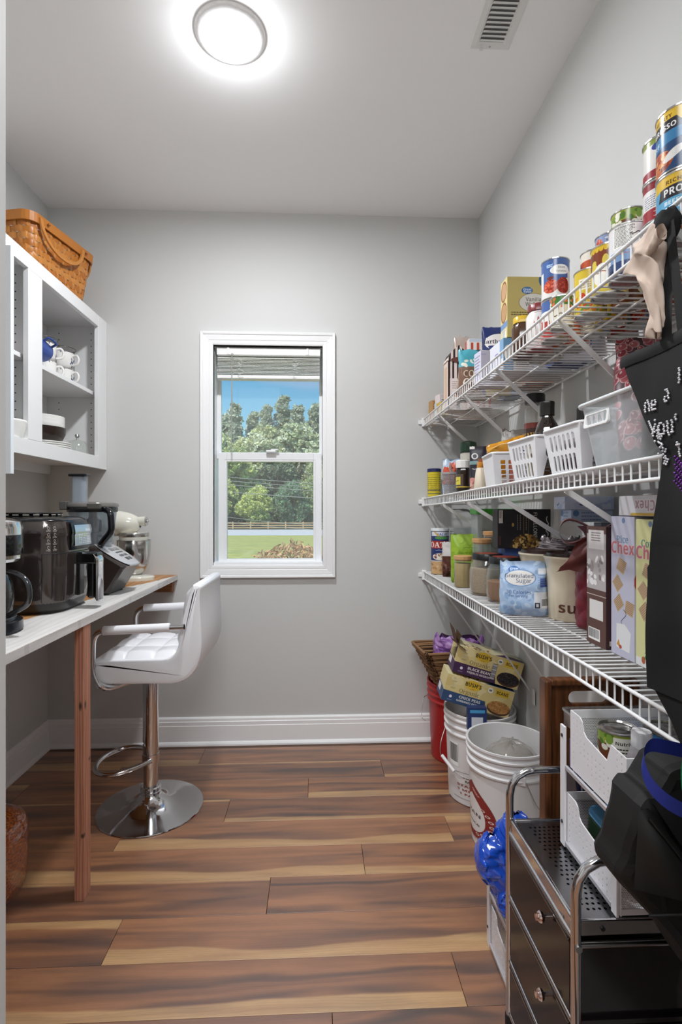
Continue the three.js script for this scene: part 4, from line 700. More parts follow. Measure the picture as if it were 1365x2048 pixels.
// printed can labels
const foodPic = (g, x, y, rx, ry, base, bits, seed) => { g.save(); g.beginPath(); g.ellipse(x, y, rx, ry, 0, 0, 7); g.clip(); rect(g, base, x - rx, y - ry, rx * 2, ry * 2); blobs(g, bits, x - rx, y - ry, rx * 2, ry * 2, 60, rx * 0.16, seed); g.restore(); };
const labelMat = (draw, rough = 0.24) => std(0xffffff, rough, { map: canvasTex(512, 224, draw) });
const LM = {
  diced: labelMat((g, w, h) => { rect(g, '#e9e6e2', 0, 0, w, h); rect(g, '#4d6aa6', 0, 0, w, h * 0.3); for (const o of [-0.25, 0.25, 0]) { const x = w * (0.5 + o); if (o === 0) { poly(g, '#4d6aa6', [[x - 80, 0], [x + 80, 0], [x + 80, h * 0.5], [x - 80, h * 0.8]]); oval(g, '#f6f4f0', x + 30, h * 0.3, 62, 30); greatValue(g, x - 36, h * 0.17, 26); txt(g, 'Diced', x + 36, h * 0.24, 17, '#444', { weight: 'normal' }); txt(g, 'Tomatoes', x + 36, h * 0.34, 15, '#444', { weight: 'normal' }); foodPic(g, x - 30, h * 0.72, 46, 40, '#b84630', ['#d2543a', '#a53222', '#e07050'], 4); foodPic(g, x + 48, h * 0.72, 42, 48, '#8e2c1e', ['#c24a32', '#a83424'], 6); oval(g, '#7c3a30', x - 30, h * 0.5, 22, 9); } } facts(g, 8, h * 0.25, 84, h * 0.72); rect(g, '#5572ae', w * 0.84, 0, w * 0.16, h); }),
  dicedWhite: labelMat((g, w, h) => { rect(g, '#eceae6', 0, 0, w, h); rect(g, '#4d6aa6', 0, 0, w, h * 0.28); rect(g, '#b2403c', 0, h * 0.55, w, h * 0.45); blobs(g, ['#c85048', '#a8352f', '#d87868'], 0, h * 0.55, w, h * 0.45, 130, 14, 9); greatValue(g, w / 2, h * 0.4, 30); greek(g, '#556', 40, h * 0.34, 120, 4, 12, 3); }),
  facts: labelMat((g, w, h) => { rect(g, '#8d9bc0', 0, 0, w, h); facts(g, w * 0.52, h * 0.08, 120, h * 0.9); rect(g, '#9aa6c6', w * 0.52, h * 0.1, 120, h * 0.86); txt(g, 'Nutrition Facts', w * 0.63, h * 0.15, 14, '#2a2f40'); greek(g, '#3a4058', w * 0.535, h * 0.22, 106, 13, 13, 4); rect(g, '#5fb0c8', w * 0.3, 0, 34, h); foodPic(g, w * 0.44, h * 0.24, 30, 40, '#c65a4a', ['#e08a6a', '#a83a34'], 3); foodPic(g, w * 0.45, h * 0.8, 40, 40, '#b23c30', ['#d8703a', '#8a2820'], 8); }),
  yellow: labelMat((g, w, h) => { rect(g, '#d9bd3a', 0, 0, w, h); rect(g, '#cba92c', 0, h * 0.62, w, h * 0.38); blobs(g, ['#e0c648', '#d0782c', '#c84428', '#5f8a34'], w * 0.3, h * 0.52, w * 0.4, h * 0.44, 40, 17, 3); rect(g, '#ece6cc', w * 0.38, h * 0.2, w * 0.24, h * 0.26); greek(g, '#84682a', w * 0.4, h * 0.25, w * 0.2, 4, 11, 5); greek(g, '#7a5a20', 20, h * 0.2, 100, 9, 16, 6); }),
  drip: labelMat((g, w, h) => { rect(g, '#d8c24c', 0, 0, w, h); rect(g, '#7d3a20', 0, h * 0.06, w, h * 0.28); for (let i = 0; i < 18; i++) oval(g, i % 2 ? '#7d3a20' : '#d8c24c', i * 30, h * 0.34, 16, 15 + (i % 3) * 8); rect(g, '#d8b42c', 0, 0, w, h * 0.07); for (let i = 0; i < 24; i++) oval(g, '#d8b42c', i * 22, h * 0.08, 10, 9); oval(g, '#f0ece0', w * 0.44, h * 0.62, 48, 54); scr(g, '#9a4a28', w * 0.44 - (24) * 1.3, h * 0.56 - (24) * 0.4, (24) * 2.6, (24) * 0.8); foodPic(g, w * 0.58, h * 0.68, 34, 46, '#a8602a', ['#c07a3a', '#8a4a20'], 5); greek(g, '#3a2c10', w * 0.66, h * 0.4, 100, 9, 13, 7); }),
  green: labelMat((g, w, h) => { rect(g, '#6c3a22', 0, 0, w, h); rect(g, '#95a03e', 0, 0, w, h * 0.22); blobs(g, ['#7a9a3c', '#e4e0d0', '#54782c'], w * 0.3, h * 0.05, w * 0.4, h * 0.3, 24, 18, 2); oval(g, '#efeae0', w * 0.46, h * 0.62, 52, 50); scr(g, '#84402a', w * 0.46 - (20) * 1.3, h * 0.55 - (20) * 0.4, (20) * 2.6, (20) * 0.8); scr(g, '#84402a', w * 0.46 - (20) * 1.3, h * 0.68 - (20) * 0.4, (20) * 2.6, (20) * 0.8); oval(g, '#c8964c', w * 0.6, h * 0.88, 44, 22); rect(g, '#e9e6dc', w * 0.66, h * 0.05, 120, h * 0.95); txt(g, 'Nutrition', w * 0.77, h * 0.16, 22, '#2a2620'); greek(g, '#443', w * 0.68, h * 0.26, 100, 10, 14, 9); }),
  whiteBlue: labelMat((g, w, h) => { rect(g, '#e7e5e6', 0, 0, w, h); facts(g, w * 0.4, h * 0.02, 100, h * 0.42); scr(g, '#444', w * 0.62 - (30) * 1.3, h * 0.2 - (30) * 0.4, (30) * 2.6, (30) * 0.8); rect(g, '#7c9cc4', w * 0.36, h * 0.5, w * 0.3, h * 0.2); scr(g, '#c03038', w * 0.5 - (15) * 1.3, h * 0.56 - (15) * 0.4, (15) * 2.6, (15) * 0.8); rect(g, '#3d4d78', w * 0.3, h * 0.7, w * 0.44, h * 0.3); }),
  purpleSoup: labelMat((g, w, h) => { rect(g, '#e6e2e0', 0, 0, w, h); rect(g, '#352a7c', 0, h * 0.28, w, h * 0.4); scr(g, '#f0eef2', w * 0.5 - (46) * 1.3, h * 0.4 - (46) * 0.4, (46) * 2.6, (46) * 0.8); scr(g, '#f0eef2', w * 0.2 - (46) * 1.3, h * 0.4 - (46) * 0.4, (46) * 2.6, (46) * 0.8); foodPic(g, w * 0.42, h * 0.14, 50, 26, '#b45244', ['#d27a62', '#8e3a30'], 2); oval(g, '#d8a878', w * 0.5, h * 0.78, 60, 30); }),
  redWhite: labelMat((g, w, h) => { rect(g, '#e9e5e3', 0, 0, w, h); rect(g, '#8e2c34', 0, 0, w, h * 0.2); rect(g, '#9c2f38', 0, h * 0.7, w, h * 0.3); greek(g, '#6c7590', w * 0.36, h * 0.34, 110, 6, 13, 3); scr(g, '#eadcd8', w * 0.5 - (19) * 1.3, h * 0.79 - (19) * 0.4, (19) * 2.6, (19) * 0.8); scr(g, '#eadcd8', w * 0.5 - (19) * 1.3, h * 0.9 - (19) * 0.4, (19) * 2.6, (19) * 0.8); }),
  redTop: labelMat((g, w, h) => { rect(g, '#e6e2de', 0, 0, w, h); rect(g, '#8c9a48', 0, 0, w, h * 0.14); rect(g, '#9a323a', 0, h * 0.8, w, h * 0.2); oval(g, '#3a4c98', w * 0.47, h * 0.22, 34, 24); for (const y of [0.4, 0.54, 0.68]) scr(g, '#a02c34', w * 0.5 - (24) * 1.3, h * y - (24) * 0.4, (24) * 2.6, (24) * 0.8); }),
  orange: labelMat((g, w, h) => { rect(g, '#b9512a', 0, 0, w, h); rect(g, '#e4dccc', 0, 0, w, h * 0.22); greek(g, '#e8c8a0', 0, h * 0.4, w, 5, 20, 8); }),
  progresso: labelMat((g, w, h) => { rect(g, '#5aa5cc', 0, 0, w, h); rect(g, '#e0b83a', 0, 0, w, h * 0.2); txt(g, 'RICH & HEARTY', w * 0.5, h * 0.12, 22, '#5a3a18'); poly(g, '#23222c', [[w * 0.3, h * 0.19], [w * 0.72, h * 0.17], [w * 0.74, h * 0.37], [w * 0.28, h * 0.39]]); txt(g, 'PROGRESSO', w * 0.51, h * 0.28, 35, '#f4f2f0', { sx: 0.95 }); txt(g, 'BEEF POT ROAST', w * 0.5, h * 0.46, 22, '#e8f2f8'); txt(g, 'COUNTRY VEGETABLE', w * 0.5, h * 0.56, 19, '#e8f2f8'); foodPic(g, w * 0.52, h * 0.84, 120, 44, '#6a5a34', ['#e0a83a', '#d4d8cc', '#3c4c2c', '#b8562c', '#25304a', '#f0ead8'], 4); for (const o of [0, 0.76]) { facts(g, w * o + 8, h * 0.24, 104, h * 0.74); } }),
  progressoBlue: labelMat((g, w, h) => { rect(g, '#24456f', 0, 0, w, h); rect(g, '#e2ba3c', 0, 0, w, h * 0.24); txt(g, 'HEARTY', w * 0.5, h * 0.1, 20, '#5a3a18'); poly(g, '#23222c', [[w * 0.3, h * 0.17], [w * 0.6, h * 0.15], [w * 0.63, h * 0.24], [w * 0.6, h * 0.34], [w * 0.3, h * 0.36]]); txt(g, 'PROGRESSO', w * 0.45, h * 0.255, 27, '#f4f2f0'); poly(g, '#3d7fae', [[w * 0.3, h * 0.36], [w * 0.66, h * 0.33], [w * 0.66, h * 0.5], [w * 0.3, h * 0.6]]); txt(g, 'BEEF', w * 0.42, h * 0.47, 25, '#dbeaf4'); foodPic(g, w * 0.46, h * 0.8, 62, 42, '#c46a3c', ['#d8844c', '#a84a2c', '#e0b070', '#8a3424'], 7); oval(g, '#e4e2de', w * 0.58, h * 0.74, 40, 16, -0.5); facts(g, 8, h * 0.3, 104, h * 0.68); }),
  tan: labelMat((g, w, h) => { rect(g, '#cfc6b4', 0, 0, w, h); rect(g, '#7a4a34', 0, h * 0.3, w, h * 0.35); scr(g, '#f0e4cc', w * 0.5 - (40) * 1.3, h * 0.48 - (40) * 0.4, (40) * 2.6, (40) * 0.8); greek(g, '#776', 0, h * 0.74, w, 4, 13, 6); }),
  greenLid: labelMat((g, w, h) => { rect(g, '#e3ddce', 0, 0, w, h); rect(g, '#3f7a34', 0, 0, w, h * 0.3); blobs(g, ['#58944a', '#d4663a', '#e8e2d0'], 0, 0, w, h * 0.4, 60, 14, 5); scr(g, '#5a4a3a', w * 0.5 - (52) * 1.3, h * 0.62 - (52) * 0.4, (52) * 2.6, (52) * 0.8); }),
};
// ---------- on the top shelf ----------
{
  const D = Y1 + 0.0022, C = (label, x, z, r, h, m, k = 0, dt = 0, group) => can(label, [x, D + k, z], face(x, z) + dt, r, h, m, group), r = 0.0345, h = 0.104;
  // small cartons at the far end
  cartonThing('food_carton', 'narrow tan carton standing last on the top shelf against the back wall', [0.6, D, -2.672], 0.2, 0.035, 0.12, 0.05, { front: (g, w, q) => { rect(g, '#c9a06a', 0, 0, w, q); greek(g, '#8a6434', 3, 10, w - 6, 8, 14); }, side: (g, w, q) => rect(g, '#b98f58', 0, 0, w, q) }, { base: '#c9a06a' });
  cartonThing('food_carton', 'small white carton with dark upright print near the far end of the top shelf', [0.625, D, -2.585], 0.25, 0.058, 0.132, 0.05, { front: (g, w, q) => { rect(g, '#e9dedd', 0, 0, w, q); rect(g, '#d9a8a4', w * 0.55, 0, w * 0.45, q); txt(g, 'TIC-TA', w * 0.3, q * 0.42, w * 0.36, '#333', { rot: Math.PI / 2 }); oval(g, '#8a4a3a', w * 0.75, q * 0.7, w * 0.16, q * 0.1); }, side: (g, w, q) => rect(g, '#e4d8d6', 0, 0, w, q) }, { base: '#e9dedd' });
  cartonThing('food_carton', 'low blue and white carton behind the shelf lip next to the striped carton', [0.605, D, -2.5], 0.2, 0.06, 0.075, 0.06, { front: (g, w, q) => { rect(g, '#dfe4ea', 0, 0, w, q); rect(g, '#5a86b8', 0, 0, w, q * 0.4); greek(g, '#567', 6, q * 0.5, w - 12, 3, 10); } }, { base: '#c3ccd6' });
  cartonThing('food_carton', 'low yellow carton tucked in front of the striped carton', [0.588, D, -2.42], 0.2, 0.045, 0.06, 0.05, { front: (g, w, q) => { rect(g, '#d2b544', 0, 0, w, q); rect(g, '#f0e8c8', 6, q * 0.3, w - 12, q * 0.4); } }, { base: '#caa93c' });
  {
    // house-shaped striped carton
    const t = thing('striped_carton', 'house shaped white carton with dark brown stripes and a gabled top', 'carton', [0.622, D, -2.31], 0.02), w = 0.098, hh = 0.215, d = 0.07, ap = 0.07;
    const [g, m] = carton(w, hh, d, { front: (c, a, b) => { rect(c, '#ead9d3', 0, 0, a, b); for (const x of [0.02, 0.2, 0.42, 0.64, 0.86]) rect(c, '#2b1714', a * x, 0, a * 0.085, b * 0.36); rect(c, '#2b1714', 0, 0, a * 0.09, b); rect(c, '#f1e4de', a * 0.14, b * 0.36, a * 0.74, b * 0.42); greek(c, '#b29a90', a * 0.2, b * 0.42, a * 0.6, 4, 12, 3); oval(c, '#5a2c20', a * 0.5, b * 0.68, a * 0.16, b * 0.035); oval(c, '#c8956a', a * 0.5, b * 0.72, a * 0.2, b * 0.03); rect(c, '#2b1714', a * 0.4, b * 0.8, a * 0.6, b * 0.2); rect(c, '#e8ddd8', a * 0.55, b * 0.86, a * 0.4, b * 0.14); }, side: (c, a, b) => { rect(c, '#e6d3c8', 0, 0, a, b); rect(c, '#d8b49a', a * 0.2, b * 0.1, a * 0.6, b * 0.7); } }, { base: '#e6d3c8' });
    part(t, 'body', g, m);
    const st = canvasTex(128, 128, (c, a, b) => { rect(c, '#ead9d3', 0, 0, a, b); for (let i = 0; i < 5; i++) rect(c, '#2b1714', i * 26 + 4, 0, 12, b); });
    const tri = extrude(shapeOf([[-w / 2 - 0.004, 0], [w / 2 + 0.004, 0], [w / 2 - 0.012, ap * 0.52], [0, ap], [-w / 2 + 0.012, ap * 0.52]]), d + 0.006, 0.001); { const p = tri.attributes.position, uv = tri.attributes.uv; for (let i = 0; i < p.count; i++) uv.setXY(i, p.getX(i) / w + 0.5, p.getY(i) / ap); }
    part(t, 'gabled_top', mv(tri, 0, hh, -d / 2 - 0.003), std(0xffffff, 0.45, { map: st }));
    part(t, 'seal', extrude(shapeOf(Array.from({ length: 20 }, (_, i) => [0.036 * Math.cos(i / 20 * TAU), 0.012 * Math.sin(i / 20 * TAU)])), 0.002).translate(0, hh + 0.004, d / 2 + 0.002), std(0x6a3a32, 0.4));
  }
  pouch('snack_bag', 'brown and teal bag of coconut chips leaning on the lip of the top shelf', [0.63, D, -2.07], -0.02, 0.13, 0.2, 0.06, (g, w, q) => { rect(g, '#7a5a48', 0, 0, w, q); rect(g, '#4ea8b8', 0, 0, w, q * 0.36); blobs(g, ['#d8e0c8', '#6ab8c0', '#e8e4d4'], w * 0.1, q * 0.2, w * 0.8, q * 0.14, 20, 12, 4); rect(g, '#6a4a3a', w * 0.6, 0, w * 0.4, q * 0.28); txt(g, 'COCO', w * 0.46, q * 0.5, w * 0.26, '#e8dcc8', { weight: 'normal' }); txt(g, 'CHIPS', w * 0.46, q * 0.66, w * 0.27, '#efe6d6', { italic: true }); greek(g, '#cbb8a4', w * 0.15, q * 0.8, w * 0.6, 3, 14, 2); }, { seed: 3, crumple: 0.006 });
  cartonThing('pasta_carton', 'tall red and white striped carton behind the blue cornbread bag', [0.705, D, -2.26], 0.0, 0.1, 0.3, 0.06, { front: (g, w, q) => { rect(g, '#efe6e0', 0, 0, w, q); for (let i = 0; i < 4; i++) rect(g, '#bf4a3a', w * (0.08 + i * 0.26), q * 0.06, w * 0.11, q * 0.94); rect(g, '#c9d0de', 0, 0, w, q * 0.05); }, side: (g, w, q) => { rect(g, '#e8ded8', 0, 0, w, q); rect(g, '#c25a48', 0, 0, w * 0.4, q); } }, { base: '#e0d6d0' });
  solo('clear_bag', 'clear plastic bag with a dark clip standing behind the red striped carton', 'bag', pouchGeo(0.19, 0.37, 0.08, { seed: 6, crumple: 0.01, top: 0.06 }), std(0xefe0d6, 0.2, { transmission: 0.75, thickness: 0, side: THREE.DoubleSide }), [0.735, D, -2.44], 0.1);
  pouch('cornbread_bag', 'dark blue bag of cornbread mix with a yellow front', [0.7, D, -1.985], -0.06, 0.132, 0.262, 0.05, (g, w, q) => { rect(g, '#1d2c62', 0, 0, w, q); oval(g, '#e7d27a', w * 0.5, q * 0.72, w * 0.46, q * 0.5); oval(g, '#1d2c62', w * 0.5, q * 0.2, w * 0.52, q * 0.18); oval(g, '#ece8e4', w * 0.5, q * 0.24, w * 0.44, q * 0.13); oval(g, '#243570', w * 0.5, q * 0.3, w * 0.34, q * 0.08); rect(g, '#efeae6', w * 0.1, q * 0.17, w * 0.8, q * 0.12); txt(g, 'Martha White', w * 0.5, q * 0.23, w * 0.155, '#22243c', { font: 'serif' }); oval(g, '#6a5a70', w * 0.5, q * 0.32, w * 0.13, q * 0.03); txt(g, 'Sweet Yellow', w * 0.52, q * 0.44, w * 0.12, '#8a7a3c', { font: 'serif' }); txt(g, 'Cornbread', w * 0.52, q * 0.51, w * 0.13, '#8a7a3c', { font: 'serif' }); oval(g, '#c8a03c', w * 0.5, q * 0.78, w * 0.3, q * 0.14); }, { seed: 9, crumple: 0.004, top: 0.1, pow: 6 });
  cartonThing('food_carton', 'pale lavender carton with purple arcs standing in front of the cornbread bag', [0.625, D, -1.86], 0.1, 0.1, 0.125, 0.06, { front: (g, w, q) => { rect(g, '#d9d6e6', 0, 0, w, q); g.strokeStyle = '#8a86b8'; g.lineWidth = 5; for (const k of [0.3, 0.42]) { g.beginPath(); g.arc(w * 0.62, q * 0.6, w * k, 3.2, 6.1); g.stroke(); } rect(g, '#c2bfe0', 0, q * 0.1, w * 0.2, 6); oval(g, '#b08a70', w * 0.62, q * 0.55, w * 0.2, q * 0.16); greek(g, '#667', w * 0.1, q * 0.75, w * 0.5, 3, 11); }, side: (g, w, q) => { rect(g, '#cfcce0', 0, 0, w, q); greek(g, '#778', 8, 20, w - 16, 7, 14); } }, { base: '#d6d3e4' });
  cartonThing('food_carton', 'white carton with a blue picture and rows of fine print, carrying the yellow wafer box', [0.662, D, -1.69], 0.02, 0.15, 0.104, 0.12, { front: (g, w, q) => { rect(g, '#e6e6e8', 0, 0, w, q); rect(g, '#6d9cc4', 0, 0, w * 0.22, q); oval(g, '#e8e4da', w * 0.11, q * 0.45, w * 0.1, q * 0.24); facts(g, w * 0.26, q * 0.05, w * 0.36, q * 0.9); barcode(g, w * 0.68, q * 0.2, w * 0.26, q * 0.4); }, side: (g, w, q) => { rect(g, '#dcdde6', 0, 0, w, q); g.strokeStyle = '#7c79b4'; g.lineWidth = 6; g.beginPath(); g.arc(w * 0.5, q * 0.7, w * 0.3, 3.2, 6.2); g.stroke(); rect(g, '#7ba4c8', w * 0.75, 0, w * 0.25, q * 0.6); } }, { base: '#dfe0e6' });
  cartonThing('wafer_box', 'tall yellow vanilla wafer box standing on the white carton', [0.664, D + 0.105, -1.655], -0.02, 0.128, 0.192, 0.062, { front: (g, w, q) => { rect(g, '#d2bf74', 0, 0, w, q); greatValue(g, w * 0.5, q * 0.23, w * 0.14); oval(g, '#9a7a3a', w * 0.66, q * 0.43, w * 0.37, q * 0.155); oval(g, '#ece8de', w * 0.66, q * 0.43, w * 0.355, q * 0.15); txt(g, 'Vanilla', w * 0.66, q * 0.38, w * 0.13, '#4a4030', { weight: 'normal' }); txt(g, 'Wafers', w * 0.66, q * 0.46, w * 0.13, '#4a4030', { weight: 'normal' }); greek(g, '#5a4a24', w * 0.1, q * 0.585, w * 0.5, 2, 9, 3); for (const [x, y] of [[0.62, 0.92], [0.9, 0.8], [0.86, 0.62], [0.98, 0.95]]) { oval(g, '#a5763c', w * x, q * y, w * 0.17, q * 0.1, -0.5); oval(g, '#c79a58', w * x, q * y - 3, w * 0.14, q * 0.08, -0.5); } oval(g, '#3d6f94', w * 0.95, q * 0.06, w * 0.16, q * 0.12); oval(g, '#c9b898', w * 0.97, q * 0.05, w * 0.12, q * 0.1); }, side: (g, w, q) => { rect(g, '#d8c888', 0, 0, w, q); for (const [y, c] of [[0.2, '#c49a74'], [0.55, '#bf9468']]) { oval(g, '#8a5a34', w * 0.5, q * y, w * 0.44, q * 0.17); oval(g, c, w * 0.5, q * y, w * 0.36, q * 0.14); } rect(g, '#6f8fbe', 0, q * 0.72, w, q * 0.1); facts(g, w * 0.2, q * 0.84, w * 0.6, q * 0.14); } }, { base: '#d2bf74' });
  { const o = cartonThing('food_carton', 'small white and blue carton with an orange picture, tipped beside the wafer box', [0.66, D + 0.105, -1.735], 0.25, 0.055, 0.125, 0.05, { front: (g, w, q) => { rect(g, '#e4dfe2', 0, 0, w, q); rect(g, '#3d4f94', 0, q * 0.5, w, q * 0.5); poly(g, '#c07a3c', [[w * 0.1, q * 0.9], [w * 0.5, q * 0.55], [w * 0.9, q * 0.85]]); rect(g, '#a84a44', w * 0.2, q * 0.08, w * 0.2, q * 0.36); }, side: (g, w, q) => { rect(g, '#dcd6da', 0, 0, w, q); scr(g, '#a04a48', w * 0.35, q * 0.1, q * 0.4, w * 0.3, Math.PI / 2); rect(g, '#44569a', 0, q * 0.6, w, q * 0.4); } }, { base: '#dcd6da' }); o.rotation.z = 0.0; }
  // jars behind the lip
  const jar = (label, x, z, rr, hh, body, lid, map) => { const t = thing('jar', label, 'jar', [x, D, z], face(x, z)); part(t, 'body', lathe([[0, 0], [rr * 0.9, 0], [rr, 0.005], [rr, hh * 0.74], [rr * 0.8, hh * 0.83], [rr * 0.78, hh * 0.86], [0, hh * 0.86]], 32).rotateY(Math.PI), map ?? std(body, 0.15)); part(t, 'lid', lathe([[rr * 0.82, hh * 0.84], [rr * 0.86, hh * 0.85], [rr * 0.86, hh * 0.985], [rr * 0.82, hh], [0, hh]], 32), std(lid, 0.3)); return t; };
  jar('dark jar with a bright yellow lid in front of the wafer box', 0.6, -1.505, 0.03, 0.12, 0x4a3020, 0xd8b32e);
  jar('jar with a maroon lid left of the blue tomato cans', 0.615, -1.425, 0.034, 0.125, 0x7a3024, 0x7a2a2c, LM.redTop);
  C('white tub like can low behind the lip under the wafer box', 0.668, -1.505, 0.05, 0.085, LM.tan, 0, 0); C('wide orange labelled can behind the lip, left of the blue tomato cans', 0.7, -1.41, 0.047, 0.11, LM.orange);
  C('lower of the two blue diced tomato cans', 0.625, -1.345, r, h, LM.dicedWhite); C('upper blue diced tomato can, stacked on another', 0.625, -1.345, r, h, LM.diced, h);
  C('red and brown can behind the two blue tomato cans, upper of its pair', 0.705, -1.295, r, h, LM.orange, h, 0.4); C('can under the red and brown can behind the tomato cans', 0.705, -1.295, r, h, LM.tan);
  C('small can with a green and orange rim beside the yellow can', 0.6, -1.257, 0.027, 0.078, LM.greenLid);
  C('yellow can with red pictures behind the lip', 0.628, -1.175, r, h, LM.yellow);
  C('grey blue can showing its nutrition table, stacked over the yellow one', 0.7, -1.215, r, h, LM.facts, h, -0.5); C('can under the grey blue nutrition table can', 0.7, -1.215, r, h, LM.yellow, 0, 1);
  C('yellow can with a brown dripping sauce print along its top', 0.61, -1.065, r * 1.02, h, LM.drip);
  C('green and brown bean can, stacked behind the brown dripping yellow can', 0.684, -1.118, r, h, LM.green, h, -0.2); C('can under the green and brown bean can', 0.684, -1.118, r, h, LM.green, 0, 1.3);
  C('white and blue can turned to its fine print beside the tall red stack', 0.605, -0.99, r, h, LM.whiteBlue, 0, -0.2);
  const sh = 0.0755;
  ['lowest can of the tall red and white stack, purple', 'middle can of the tall stack, white between dark red bands', 'topmost small can of the tall red and white stack'].forEach((l, i) => C(l, 0.632, -0.925, 0.0335, sh, [LM.purpleSoup, LM.redWhite, LM.redTop][i], i * (sh + 0.0003), [0.1, -0.2, 0][i]));
  C('lower of the two big soup cans in front, light blue and yellow', 0.605, -0.838, 0.0385, 0.105, LM.progresso, 0, 0.32); C('upper of the two big soup cans in front, dark blue and yellow', 0.605, -0.838, 0.0385, 0.105, LM.progressoBlue, 0.1053, -0.85);
  const back = [[0.79, -0.86, 'tan'], [0.775, -0.95, 'yellow'], [0.782, -1.04, 'green'], [0.785, -1.13, 'orange'], [0.78, -1.22, 'facts'], [0.785, -1.31, 'dicedWhite'], [0.708, -0.93, 'redWhite'], [0.645, -1.265 + 0.02, 'tan']];
  back.slice(0, 7).forEach(([x, z, k], i) => C(['can in the back row by the wall, seen only from below, nearest the doorway', 'second can of the back row by the wall, from the doorway', 'third can of the back row by the wall, from the doorway', 'fourth can of the back row by the wall, from the doorway', 'fifth can of the back row by the wall, from the doorway', 'farthest can of the back row by the wall, behind the blue tomato cans', 'can between the back row and the white and blue can'][i], x, z, i === 6 ? 0.034 : 0.036, h, LM[k]));
  // boxes lying at the back, seen from below through the wires
  const lay = (label, x, z, w, q, d, c, c2) => cartonThing('food_box', label, [x, D, z], 0, w, q, d, { front: (g, a, b) => { rect(g, c, 0, 0, a, b); rect(g, c2, 0, b * 0.6, a, b * 0.4); }, top: (g, a, b) => { rect(g, c, 0, 0, a, b); rect(g, c2, a * 0.2, b * 0.2, a * 0.6, b * 0.25); greek(g, '#ddd', a * 0.1, b * 0.6, a * 0.7, 4, 16); } }, { base: c, k: 700 });
  lay('blue box lying at the back of the top shelf behind the wafer box', 0.765, -1.56, 0.1, 0.12, 0.09, '#31477e', '#c8ccd8'); lay('brown box lying at the back of the top shelf beside the cornbread bag', 0.775, -1.85, 0.095, 0.1, 0.14, '#6a3f2c', '#c07a4a');
  lay('second blue box lying at the back of the top shelf', 0.77, -2.03, 0.06, 0.12, 0.14, '#2f5690', '#8fb0d0'); lay('grey box lying flat at the back of the top shelf near the corner', 0.735, -2.6, 0.15, 0.07, 0.17, '#5c4a42', '#a08a7c'); lay('white plate like tub lid box at the back of the top shelf', 0.775, -1.7, 0.09, 0.05, 0.1, '#d8d4d2', '#c0bab8');
}
